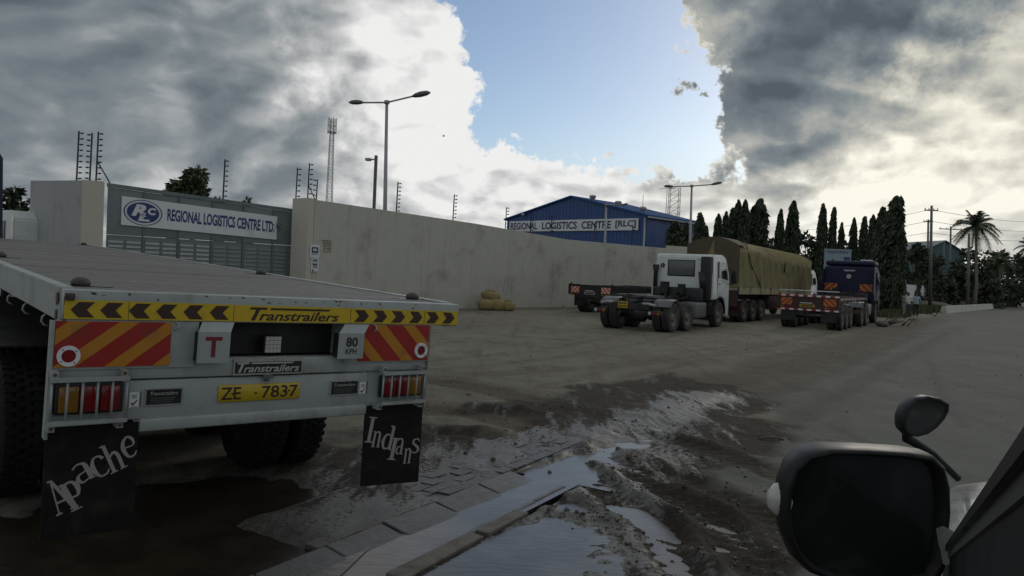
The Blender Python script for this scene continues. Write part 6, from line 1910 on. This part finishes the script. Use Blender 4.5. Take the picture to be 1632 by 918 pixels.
for i, a in enumerate([
    (1072, 350, 34, 66, 'broad dark tree at the right corner of the blue shed'),
    (1091, 352, 18, 72, 'narrow dark tree directly left of the double-arm lamp by the shed'),
    (1112, 336, 22, 70, 'pointed dark tree just right of the double-arm lamp by the shed'),
    (1124, 357, 14, 74, 'short dark tree in the gap right of the double-arm lamp'),
    (1141, 338, 18, 72, 'dark column tree at the left end of the tall clump over the canvas'),
    (1151, 334, 15, 74, 'dark column tree, second in the tall clump over the canvas'),
    (1161, 328, 17, 72, 'dark column tree rising in steps in the tall clump over the canvas'),
    (1172, 315, 19, 73, 'left twin of the two tall tips over the canvas trailer'),
    (1182, 315, 19, 71, 'right twin of the two tall tips over the canvas trailer'),
    (1194, 326, 16, 74, 'shorter dark tree between the twin tips and the widest tree of the clump'),
    (1207, 314, 32, 72, 'widest tall tree at the right end of the clump over the canvas'),
    (1238, 330, 15, 74, 'slim lone column tree in the gap right of the clump'),
    (1252, 336, 12, 76, 'slim tree leaning on the tall pointed tree over the canvas end'),
    (1263, 316, 21, 74, 'tall pointed tree standing over the right end of the canvas'),
    (1307, 321, 17, 76, 'tall slim tree first in the row right of the canvas'),
    (1324, 327, 14, 77, 'slim tree second in the row over the sign board'),
    (1338, 352, 12, 78, 'shortest slim tree of the row over the sign board'),
    (1357, 344, 14, 78, 'slim tree over the left edge of the blue cab'),
    (1373, 342, 15, 77, 'slim tree over the middle of the blue cab'),
    (1388, 339, 17, 74, 'column tree touching the great dark tree on its left'),
    (1401, 326, 24, 66, 'left half of the great dark pair of trees by the blue lorry'),
    (1417, 309, 36, 58, 'tallest and widest dark tree, right of the blue lorry'),
    (1431, 360, 20, 57, 'lower dark tree on the right flank of the tallest tree')]):
    column_tree(a[0], a[1], a[2], a[3], a[4], i)

def bushy(px, pyt, depth, wpx, label, m, name='tree', n=2600, seed=1, leaf=0.2, cat='tree', group=None, base=0.35):
    random.seed(seed)
    g = P(px, 440, depth); top = P(px, pyt, depth).z
    w = wpx * depth / F / 2
    t = thing(name, label, cat, (g.x, g.y, 0), 0, group)
    cl = []
    for _ in range(16):
        a, q, u = random.uniform(0, 6.28), random.random() ** .6, random.random()
        cl.append((w * q * .72 * math.cos(a), w * q * .72 * math.sin(a), top * (base + (1 - base) * u * .82) , w * random.uniform(.24, .45)))
    cl.append((random.uniform(-.1, .1) * w, 0, top * 0.9, w * .25))
    br = MB().tube([(0, 0, -.2), (.05 * w, 0, top * base), (0, 0, top * .8)], [top * .028, top * .02, top * .006], 8)
    for c in cl: br.tube([(0, 0, top * base * .8), (c[0] * .5, c[1] * .5, (top * base * .8 + c[2]) / 2), c[:3]], [top * .012, top * .008, top * .003], 5)
    br.build('trunk', M_TRUNK, t)
    pts = []
    for i in range(n):
        c = random.choice(cl)
        th, ph = random.uniform(0, 6.283), math.acos(random.uniform(-1, 1))
        d = Vector((math.sin(ph) * math.cos(th), math.sin(ph) * math.sin(th), math.cos(ph) * .8))
        p = Vector(c[:3]) + d * c[3] * (random.random() ** .45)
        if p.z > 0.1: pts.append((p, d))
    MB().add(*leaf_cloud(pts, leaf, .3, 2.0)).build('crown', m, t)
    return t
bushy(303, 258, 52, 66, 'round leafy tree showing above the middle of the gate', M_LEAF, seed=3, leaf=.22, base=.5)
bushy(268, 287, 54, 34, 'low leafy tree left of the round tree above the gate', M_LEAF, seed=4, leaf=.2, n=1200)
bushy(343, 305, 56, 24, 'small leaf tuft just right of the lone fence post behind the gate', M_LEAF, seed=5, leaf=.2, n=700)
bushy(389, 307, 56, 30, 'small bush top showing above the right part of the gate', M_LEAF, seed=6, leaf=.2, n=900)
bushy(20, 291, 46, 66, 'dark leafy tree between the left picture edge and the gate block', M_LEAFD, seed=7, leaf=.2, n=2400, base=.2)
bushy(66, 287, 52, 40, 'dark tree tip just above the gate block', M_LEAFD, seed=8, leaf=.2, n=1200, base=.2)
bushy(1285, 372, 84, 90, 'low round tree behind the end of the canvas trailer', M_LEAFD, seed=9, leaf=.3, n=2600, base=.1)
bushy(1232, 380, 84, 60, 'low dark tree under the lone column trees', M_LEAFD, seed=19, leaf=.3, n=1800, base=.1)
bushy(1340, 385, 82, 90, 'low dark tree behind the sign board', M_LEAFD, seed=20, leaf=.3, n=2600, base=.05)
bushy(1108, 372, 80, 60, 'low dark tree behind the pointed tree by the lamp', M_LEAFD, seed=22, leaf=.3, n=1800, base=.05)
k_ = 10
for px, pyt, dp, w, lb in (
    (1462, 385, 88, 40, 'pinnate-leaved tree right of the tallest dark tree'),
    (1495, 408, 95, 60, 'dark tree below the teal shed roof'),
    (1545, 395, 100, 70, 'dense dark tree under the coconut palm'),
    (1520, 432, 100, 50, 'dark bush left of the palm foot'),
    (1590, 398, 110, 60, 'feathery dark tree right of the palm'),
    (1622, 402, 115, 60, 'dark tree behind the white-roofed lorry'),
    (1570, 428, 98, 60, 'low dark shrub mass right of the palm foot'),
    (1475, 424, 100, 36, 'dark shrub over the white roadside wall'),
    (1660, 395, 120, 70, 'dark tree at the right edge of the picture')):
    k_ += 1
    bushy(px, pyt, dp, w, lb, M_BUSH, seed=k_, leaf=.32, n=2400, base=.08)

def frond(mb, base, az, el, L, sag, n=14, wl=0.55):
    pts = []
    for i in range(n + 1):
        u = i / n
        x = L * u * math.cos(el) * (1 - .18 * u)
        z = L * u * math.sin(el) - sag * L * u ** 2.2
        pts.append(Vector(base) + Vector((x * math.cos(az), x * math.sin(az), z)))
    mb.tube(pts, [0.035 * (1 - .8 * i / n) for i in range(n + 1)], 4)
    for i in range(1, n + 1):
        for q in range(3):
            u = (i - 1 + q / 3) / n
            p = pts[i - 1].lerp(pts[i], q / 3)
            tdir = (pts[i] - pts[i - 1]).normalized()
            side = tdir.cross(Vector((0, 0, 1))).normalized()
            for s_ in (-1, 1):
                l = wl * (0.45 + 1.0 * math.sin(math.pi * min(u * .9 + .12, 1)))
                tip = p + side * s_ * l * .75 + tdir * l * .55 + Vector((0, 0, -l * random.uniform(.25, .6)))
                w_ = tdir * 0.05
                mb.add([p - w_, p + w_, tip], [(0, 1, 2)])
def palm(px, pyc, pyb, depth, label, L, nf, seed, trunk_top=None):
    random.seed(seed)
    c, b = P(px, pyc, depth), P(px, pyb, depth)
    t = thing('palm_tree', label, 'palm', (b.x, b.y, 0))
    top = Vector((c.x - b.x, 0, c.z))
    MB().tube([(0, 0, -.2), (.1, 0, top.z * .3), (top.x * .7 + .1, 0, top.z * .7), tuple(top)], [.24, .17, .15, .14], 10).build('trunk', M_PTRUNK, t)
    for i in range(nf):
        mb = MB()
        el = R(78 - 105 * ((i + .5) / nf) + random.uniform(-8, 8))
        frond(mb, top, i * 2.399 + random.uniform(-.2, .2), el, L * random.uniform(.85, 1.1), random.uniform(.35, .55))
        mb.build('frond', M_PALM, t)
    mb = MB()
    for i in range(7):
        lump(mb, top + Vector((.25 * math.cos(i), .25 * math.sin(i), -.3)), .14, 1, 6, 5)
    mb.build('coconut', M_TRUNK, t)
palm(1554, 360, 470, 88, 'coconut palm with a full drooping crown against the sky', 3.5, 30, 3)
palm(1640, 392, 470, 112, 'palm whose fronds just reach in at the right edge', 2.6, 16, 5)
palm(1592, 415, 470, 104, 'low feathery palm beside the coconut palm', 2.6, 16, 6)

# weeds and grass by the bend (nobody could count them)
random.seed(31)
def tuft_field(name, label, spots, n, hgt, m):
    mb = MB(); vs, fs = [], []
    for _ in range(n):
        px, py, rx, ry = random.choice(spots)
        g = G(px + random.gauss(0, rx), py + random.gauss(0, ry) if True else py)
        h = hgt * random.uniform(.4, 1.4); a = random.uniform(0, 3.14); w = .10 * random.uniform(.6, 1.6)
        dx, dy = math.cos(a) * w, math.sin(a) * w
        lx, ly = random.gauss(0, h * .35), random.gauss(0, h * .35)
        i = len(vs)
        vs += [(g.x - dx, g.y - dy, 0), (g.x + dx, g.y + dy, 0), (g.x + lx, g.y + ly, h)]
        fs.append((i, i + 1, i + 2))
    mb.add(vs, fs)
    tag(mb.build(name, m), label, kind='stuff')
tuft_field('roadside_grass', 'rough weeds and grass on the verge by the bend', [(1500, 487, 14, 1.5), (1472, 494, 14, 2.5), (1540, 482, 18, 1.5), (1425, 503, 10, 1.5), (1570, 480, 12, 1.0), (1488, 492, 10, 2), (1490, 483, 20, 1.5)], 12000, .34, M_GRASS)
tuft_field('verge_weeds', 'low weeds along the foot of the boundary wall', [(760, 489, 30, .3), (870, 489, 20, .3), (700, 490, 20, .4)], 500, .16, M_GRASS)
def mound(px, py, w, h, label, m, seed):
    random.seed(seed)
    g = G(px, py)
    vs, fs = [], []
    n1, n2 = 22, 8
    for i in range(n2 + 1):
        for j in range(n1):
            th = 6.283 * j / n1
            q = w * (1 - i / n2) * (1 + .12 * math.sin(3 * th + seed))
            vs.append((q * math.cos(th), q * .7 * math.sin(th), h * math.sin(math.pi / 2 * i / n2) * (1 + random.uniform(-.12, .12)) - .05))
    for i in range(n2):
        for j in range(n1): fs.append((i * n1 + j, i * n1 + (j + 1) % n1, (i + 1) * n1 + (j + 1) % n1, (i + 1) * n1 + j))
    o = MB().add(vs, fs, True).build('earth_mound', m); o.location = (g.x, g.y, 0)
    tag(o, label, kind='structure')
mv = mat('weedy_earth', (0.075, 0.075, 0.045), .9, dirt=(.12, .10, .07), dirt_amt=.5, dirt_scale=.8, bump=1, bump_scale=4)
mound(1520, 488, 4.2, 1.1, 'weedy mound of earth behind the concrete barrier', mv, 1)
mound(1480, 490, 3.6, 0.8, 'weedy mound of earth behind the people', mv, 2)
mound(1560, 482, 5.0, 1.2, 'grassy mound of earth at the foot of the palm', mv, 3)

# ---------------------------------------------------------------- far roadside things
def seg_wall(px0, px1, pyb0, pyb1, h, m, label, name='roadside_wall'):
    a, b = G(px0, pyb0), G(px1, pyb1)
    o = thing(name, label, 'wall', (a.x, a.y, 0)); o['kind'] = 'structure'
    d = (b - a).normalized(); n = Vector((-d.y, d.x, 0)) * .2
    nb = max(1, int((b - a).length / 3))
    for q in range(nb):
        p, r_ = (b - a) * (q / nb), (b - a) * ((q + 1) / nb) - d * .04
        MB().hexa([p, r_, r_ + n, p + n, p + Z * h, r_ + Z * h, r_ + n + Z * h, p + n + Z * h]).build('wall_panel', m, o)
    return o
rw = seg_wall(1440, 1471, 489, 487.5, 2.5, M_SIGN, 'bright white roadside wall panel behind the standing people')
seg_wall(1473, 1490, 486, 485, 2.2, M_WALL, 'short pale wall between the white panel and the dark bushes')
seg_wall(1534, 1558, 480, 479, 2.0, M_WALL, 'grey wall below the coconut palm')
seg_wall(1564, 1586, 481, 479.5, 2.4, M_SIGN, 'white stained wall panel right of the palm foot')
seg_wall(1404, 1412, 492, 491, 2.0, M_SIGN, 'white post-like panel beside the back of the blue lorry', 'roadside_panel')
# teal shed
c0 = P(1478, 392, 125)
sh = thing('teal_shed', 'teal roofed shed behind the utility poles', 'shed', (c0.x, c0.y, 0), -8)
wv = (P(1545, 392, 125) - c0).length; e = c0.z; ap = P(1507, 386, 125).z + .3
mb = MB().add([(0, 0, 0), (wv, 0, 0), (wv, 0, e - .8), (wv * .45, 0, ap), (0, 0, e - .4), (0, 18, 0), (wv, 18, 0), (wv, 18, e - .8), (wv * .45, 18, ap), (0, 18, e - .4)], [(0, 1, 2, 3, 4), (9, 8, 7, 6, 5), (1, 6, 7, 2), (0, 4, 9, 5)])
mb.build('wall', M_TEAL, sh)
MB().add([(-.3, -.3, e - .5), (wv * .45, -.3, ap + .05), (wv * .45, 18, ap + .05), (-.3, 18, e - .5), (wv + .3, -.3, e - .95), (wv + .3, 18, e - .95), (-.3, -.3, e - .7), (wv * .45, -.3, ap - .15), (wv * .45, 18, ap - .15), (-.3, 18, e - .7), (wv + .3, -.3, e - 1.15), (wv + .3, 18, e - 1.15)], [(0, 1, 2, 3), (1, 4, 5, 2), (9, 8, 7, 6), (8, 11, 10, 7), (0, 6, 7, 1), (1, 7, 10, 4), (3, 2, 8, 9), (2, 5, 11, 8), (0, 3, 9, 6), (4, 10, 11, 5)]).build('roof', M_TEAL, sh)
def upole(px, pyt, pyb, depth, label, r=.14, arms=()):
    t_, b = P(px, pyt, depth), P(px, pyb, depth)
    o = thing('utility_pole', label, 'utility pole', (b.x, b.y, 0))
    MB().tube([(0, 0, -.3), (t_.x - b.x, 0, t_.z)], [r * 1.25, r * .75], 8).build('pole', M_STEEL, o)
    for z, w in arms:
        MB().box((-w + t_.x - b.x, -.06, t_.z - z - .06), (w + t_.x - b.x, .06, t_.z - z + .06)).build('cross_arm', M_STEEL, o)
        for q in (-1, -.4, .4, 1):
            MB().tube([(w * q * .92 + t_.x - b.x, 0, t_.z - z + .06), (w * q * .92 + t_.x - b.x, 0, t_.z - z + .25)], .05, 6).build('insulator', M_SIGN, o)
    return t_
A1 = upole(1483, 328, 478, 78, 'taller grey utility pole before the teal shed', .16, ((.5, .7),))
A2 = upole(1478, 350, 476, 96, 'shorter utility pole close behind the taller one', .15, ((.3, .6),))
A3 = upole(1514, 361, 470, 105, 'dark utility pole with a cross arm at the left of the palm crown', .15, ((.4, 1.6),))
upole(1543, 372, 478, 80, 'pale leaning pole in front of the palm trunk', .15)
upole(1504, 384, 462, 110, 'thin dark pole before the teal shed gable', .12)
def wire(pa, pb, sag, label, r=.022):
    pts = [pa.lerp(pb, u / 10) - Vector((0, 0, sag * math.sin(math.pi * u / 10))) for u in range(11)]
    o = MB().tube([p - pa for p in pts], r, 4).build('power_line', M_DARKPOST); o.location = pa
    tag(o, label, 'power line', 'power lines by the palm')
for i, dz in enumerate((0.4, 1.6, 2.8)):
    wire(A1 - Vector((0, 0, dz)), P(1700, 352 + 14 * i, 105), .6, ('topmost power line running right from the taller pole past the palm', 'middle power line running right from the taller pole past the palm', 'lowest power line running right from the taller pole past the palm')[i])
    wire(P(1225, 368 + 12 * i, 118), A1 - Vector((0, 0, dz)), .7, ('topmost power line running left from the taller pole behind the trees', 'middle power line running left from the taller pole behind the trees', 'lowest power line running left from the taller pole behind the trees')[i])
# sign board behind the blue lorry
c0 = P(1311, 470, 52); w_ = (P(1351, 440, 52) - P(1311, 440, 52)).length
sgn = thing('sign_board', 'tall pale blue sign board with dark pictures and letters, left of the blue cab', 'sign', (c0.x, c0.y, 0), 8)
zt, zb = P(1330, 398, 52).z, P(1330, 448, 52).z
M_PALEB = mat('pale_blue_board', (.20, .28, .33), .6, dirt=(.13, .19, .22), dirt_amt=.3)
MB().box((0, 0, zb), (w_, .08, zt)).build('board', M_PALEB, sgn)
for x in (.05, w_ - .05): MB().box((x - .04, .082, 0), (x + .04, .16, zt)).build('leg', M_GALV, sgn)
MB().box((-.03, -.03, zt - .03), (w_ + .03, .11, zt + .04)).build('frame', M_GALV, sgn)
lettering(sgn, 'DOOSH', (w_ * .10, -.006, zt - .26), (1, 0, 0), (0, 0, 1), .17, w_ * .78, M_NAVYINK, bold=.02)
MB().prism([(0, 0), (.48, 0), (.48, .22), (.38, .14), (.3, .3), (.2, .26), (.14, .44), (.05, .44), (0, .4)], (w_ * .27, -.002, zb + (zt - zb) * .50), (1, 0, 0), (0, 0, 1), .01).build('picture', M_NAVYINK, sgn)
MB().box((w_ * .72, -.010, zb + (zt - zb) * .52), (w_ * .96, -.002, zb + (zt - zb) * .78)).build('picture', M_BLUEINK, sgn)
# concrete barrier by the bend
ka, kb = G(1510, 500), G(1584, 492)
br = thing('concrete_barrier', 'low pale concrete barrier lying along the bend of the road', 'barrier', (ka.x, ka.y, 0)); 
d = (kb - ka); Ln = d.length; d.normalize(); n_ = Vector((-d.y, d.x, 0))
for q in range(9):
    p, r_ = d * (Ln * q / 9), d * (Ln * (q + 1) / 9 - .12)
    u = .62
    MB().hexa([p, r_, r_ + n_ * u, p + n_ * u, p + n_ * .14 + Z * .62, r_ + n_ * .14 + Z * .62, r_ + n_ * .44 + Z * .62, p + n_ * .44 + Z * .62]).build('kerb_block', M_WALL, br)
# fallen branch
g = G(1432, 520); random.seed(5)
mb = MB()
for i in range(14):
    a = random.uniform(-.5, .5); s_ = random.uniform(-.9, .6)
    mb.tube([(s_, random.uniform(-.2, .2), .05), (s_ + .4 * math.cos(a), .1, .15 + random.uniform(0, .25)), (s_ + .8 * math.cos(a), .2 * math.sin(a * 3), .1 + random.uniform(0, .45))], [.035, .025, .01], 5)
o = mb.build('fallen_branch', M_TRUNK); o.location = g; tag(o, 'dead fallen branch on the yard right of the blue lorry', 'branch')
g = G(1405, 520); mb = MB(); lump(mb, (0, 0, .1), .3, .5, 9, 6)
o = mb.build('stone', M_STONE); o.location = g; tag(o, 'flat dark stone lying at the blue lorry wheel', 'stone')
# straw sacks
def sack(px, py, w, h, label, seed, rz=0.0, dy=0.0, z=0.0, tuft=True):
    random.seed(seed)
    g = G(px, py)
    vs, fs = [], []
    n1, n2 = 14, 9
    for i in range(n2 + 1):
        a = -math.pi / 2 + math.pi * i / n2
        for j in range(n1):
            th = 6.283 * j / n1
            q = (abs(math.cos(a)) ** .6) * (1 + .06 * math.sin(3 * th + seed) + random.uniform(-.03, .03))
            vs.append((w / 2 * q * math.cos(th), w * .36 * q * math.sin(th), h / 2 + h / 2 * math.copysign(abs(math.sin(a)) ** .8, math.sin(a))))
    for i in range(n2):
        for j in range(n1): fs.append((i * n1 + j, i * n1 + (j + 1) % n1, (i + 1) * n1 + (j + 1) % n1, (i + 1) * n1 + j))
    o = thing('straw_sack', label, 'sack', (g.x, g.y + dy, zg(g.x, g.y) + z), 0, 'straw sacks heaped by the wall')
    o.rotation_euler = (0, rz, random.uniform(-.3, .3))
    MB().add(vs, fs, True).build('sack', M_SACK, o)
    if tuft:
        mb = MB()
        for i in range(60):
            a = random.uniform(0, 6.28); r_ = random.uniform(0, w * .3)
            p = Vector((r_ * math.cos(a), r_ * .7 * math.sin(a), h * .93))
            mb.tube([p, p + Vector((random.uniform(-.12, .12), random.uniform(-.12, .12), random.uniform(.01, .10)))], .008, 3)
        mb.build('loose_straw', M_SACK, o, kind='stuff')
sack(773, 494.5, .80, .52, 'left straw sack on the ground at the foot of the wall', 1)
sack(791, 495, .74, .56, 'middle straw sack on the ground between the other two', 2)
sack(810, 495.5, .66, .46, 'right straw sack lying apart beside the heap', 3)
sack(781, 494, .95, .44, 'topmost straw sack leaning across the left pair', 4, .12, .05, .46)

# ---------------------------------------------------------------- people
def person(px, py, label, shirt, trousers, facing, pose, h=1.68, sc_=1.0):
    g = G(px, py)
    t = thing('person', label, 'person', (g.x, g.y, 0), facing)
    J = {'pel': (0, 0, .93), 'sp': (0, .0, 1.16), 'ch': (0, .0, 1.36), 'nk': (0, .01, 1.47), 'hd': (0, .02, 1.58), 'top': (0, .02, 1.68)}
    E = [('pel', 'sp'), ('sp', 'ch'), ('ch', 'nk'), ('nk', 'hd'), ('hd', 'top')]
    Rd = {'pel': (.155, .11), 'sp': (.14, .10), 'ch': (.17, .11), 'nk': (.055, .055), 'hd': (.085, .10), 'top': (.05, .06)}
    st_ = pose.get('stride', .05); bend = pose.get('arm', .1)
    for s_, nm in ((-1, 'l'), (1, 'r')):
        f = st_ * s_
        J.update({nm + 'hip': (s_ * .10, 0, .86), nm + 'kn': (s_ * .11, f * .6 + .03, .48), nm + 'an': (s_ * .115, f, .08), nm + 'toe': (s_ * .13, f + .17, .035),
                  nm + 'sh': (s_ * .19, 0, 1.38), nm + 'el': (s_ * .26, -.03, 1.10), nm + 'wr': (s_ * (.26 - bend * .5), .04 + bend, .86 + bend * .9), nm + 'pa': (s_ * (.26 - bend * .6), .06 + bend * 1.25, .79 + bend * 1.0)})
        E += [('pel', nm + 'hip'), (nm + 'hip', nm + 'kn'), (nm + 'kn', nm + 'an'), (nm + 'an', nm + 'toe'), ('ch', nm + 'sh'), (nm + 'sh', nm + 'el'), (nm + 'el', nm + 'wr'), (nm + 'wr', nm + 'pa')]
        Rd.update({nm + 'hip': (.10, .105), nm + 'kn': (.062, .065), nm + 'an': (.042, .045), nm + 'toe': (.04, .03), nm + 'sh': (.062, .062), nm + 'el': (.042, .042), nm + 'wr': (.03, .03), nm + 'pa': (.035, .022)})
    ks = list(J)
    me = bpy.data.meshes.new('body'); me.from_pydata([J[q] for q in ks], [(ks.index(a), ks.index(b)) for a, b in E], []); me.update()
    ob = bpy.data.objects.new('body', me); COL.objects.link(ob)
    sm = ob.modifiers.new('skin', 'SKIN'); sm.use_smooth_shade = True
    for i, q in enumerate(ks):
        me.skin_vertices[0].data[i].radius = Rd[q]
        me.skin_vertices[0].data[i].use_root = (q == 'pel')
    ss = ob.modifiers.new('sub', 'SUBSURF'); ss.levels = 1; ss.render_levels = 1
    dg = bpy.context.evaluated_depsgraph_get()
    m2 = bpy.data.meshes.new_from_object(ob.evaluated_get(dg))
    bpy.data.objects.remove(ob)
    body = MB()
    body.add([tuple(v.co) for v in m2.vertices], [tuple(p.vertices) for p in m2.polygons], True)
    for s_, nm in ((-1, 'l'), (1, 'r')):              # fingers and thumb, lightly curled
        w, p = Vector(J[nm + 'wr']), Vector(J[nm + 'pa'])
        d = (p - w).normalized(); side = Vector((0, 1, 0)) if abs(d.z) > .7 else Vector((1, 0, 0))
        for q, l in ((-1.5, .062), (-.5, .075), (.5, .078), (1.5, .066)):
            b_ = p + side * q * .016
            body.tube([b_, b_ + d * l * .5, b_ + d * l * .95 + Vector((-s_ * .014, 0, -.004))], [.0095, .0085, .006], 5)
        b_ = w.lerp(p, .5) + side * .028
        body.tube([b_, b_ + d * .03 + side * .022, b_ + d * .06 + side * .026], [.011, .010, .007], 5)
    hd = Vector(J['hd'])
    body.tube([hd + Vector((0, .098, .02)), hd + Vector((0, .125, -.012))], [.012, .018], 6)
    for s_ in (-1, 1):
        body.tube([hd + Vector((s_ * .085, 0, .015)), hd + Vector((s_ * .105, -.012, .01))], [.03, .018], 6)
    bme = body.mesh('body', M_SKIN)
    bme.materials.append(shirt); bme.materials.append(trousers)
    for p in bme.polygons:
        c = p.center
        if c.z > 1.46: p.material_index = 0
        elif c.z > .90 and (c.z > 1.12 or abs(c.x) < .19): p.material_index = 1
        elif c.z > .10 and abs(c.x) < .205 and c.z < .95: p.material_index = 2
    link('body', bme, t)
    hr = MB()
    vs, fs = [], []
    for i in range(6):
        a = math.pi / 2 * i / 5
        for j in range(12):
            th = 6.283 * j / 12
            vs.append((hd.x + .098 * math.cos(a) * math.cos(th), hd.y - .012 + .112 * math.cos(a) * math.sin(th) , hd.z + .03 + .105 * math.sin(a)))
    for i in range(5):
        for j in range(12): fs.append((i * 12 + j, i * 12 + (j + 1) % 12, (i + 1) * 12 + (j + 1) % 12, (i + 1) * 12 + j))
    hr.add(vs, fs, True).build('hair', M_HAIR, t)
    mb = MB()
    for s_ in (-1, 1): mb.disc((hd.x + s_ * .035, hd.y + .104, hd.z + .025), (1, 0, 0), (0, 0, 1), .012, .007, -.004, 8)
    mb.build('eyes', M_SIGN, t)
    MB().tube([(-.025, hd.y + .098, hd.z - .048), (.025, hd.y + .098, hd.z - .048)], .006, 5).build('mouth', M_REDINK, t)
    t.scale = (sc_, sc_, sc_)
ms1 = mat('pale_blue_shirt', (.26, .33, .38), .8); ms2 = mat('white_shirt', (.52, .52, .50), .8); ms3 = mat('patterned_top', (.25, .23, .21), .8, dirt=(.08, .08, .08), dirt_amt=.8, dirt_scale=12)
mt1 = mat('black_trousers', (.014, .014, .016), .8); mt2 = mat('dark_skirt_cloth', (.05, .05, .06), .8); mt3 = mat('grey_cloth', (.22, .22, .22), .8, dirt=(.08, .08, .08), dirt_amt=.7, dirt_scale=10)
person(1459, 505.5, 'person in a pale blue shirt and black trousers standing apart on the right', ms1, mt1, 200, {'stride': .06, 'arm': .05})
person(1446, 505, 'person in a white shirt standing in the middle, close beside another', ms2, mt2, 230, {'stride': .10, 'arm': .18})
person(1439.5, 505.5, 'person in a patterned top and grey trousers on the left of the three', ms3, mt3, 140, {'stride': .05, 'arm': .12})
g = G(1433, 500)
bg_ = thing('shopping_bag', 'white bag on the verge to the left of the people', 'bag', (g.x, g.y, 0.35), 20)
MB().hexa([(-.17, -.08, 0), (.17, -.08, 0), (.17, .08, 0), (-.17, .08, 0), (-.24, -.03, .45), (.24, -.03, .45), (.24, .03, .45), (-.24, .03, .45)]).build('bag', M_SIGN, bg_)
MB().tube([(-.1, 0, .44), (-.07, 0, .6), (.07, 0, .6), (.1, 0, .44)], .012, 5).build('handle', M_SIGN, bg_)
# a bird far up over the wall
b = P(707, 217, 120)
bd_ = thing('bird', 'tiny dark bird gliding in the sky right of the tall lamp', 'bird', b, 80)
MB().tube([(0, -.25, 0), (0, -.1, 0), (0, .1, .01), (0, .2, .02), (0, .26, .01)], [.02, .06, .07, .045, .012], 8).add([(0, .08, .03), (.35, .12, .14), (.75, -.08, .08), (.3, -.08, .08), (0, -.08, .03), (-.35, .12, .14), (-.75, -.08, .08), (-.3, -.08, .08)], [(0, 1, 3, 4), (1, 2, 3), (0, 4, 7, 5), (5, 7, 6)]).build('body', M_DARKPOST, bd_)
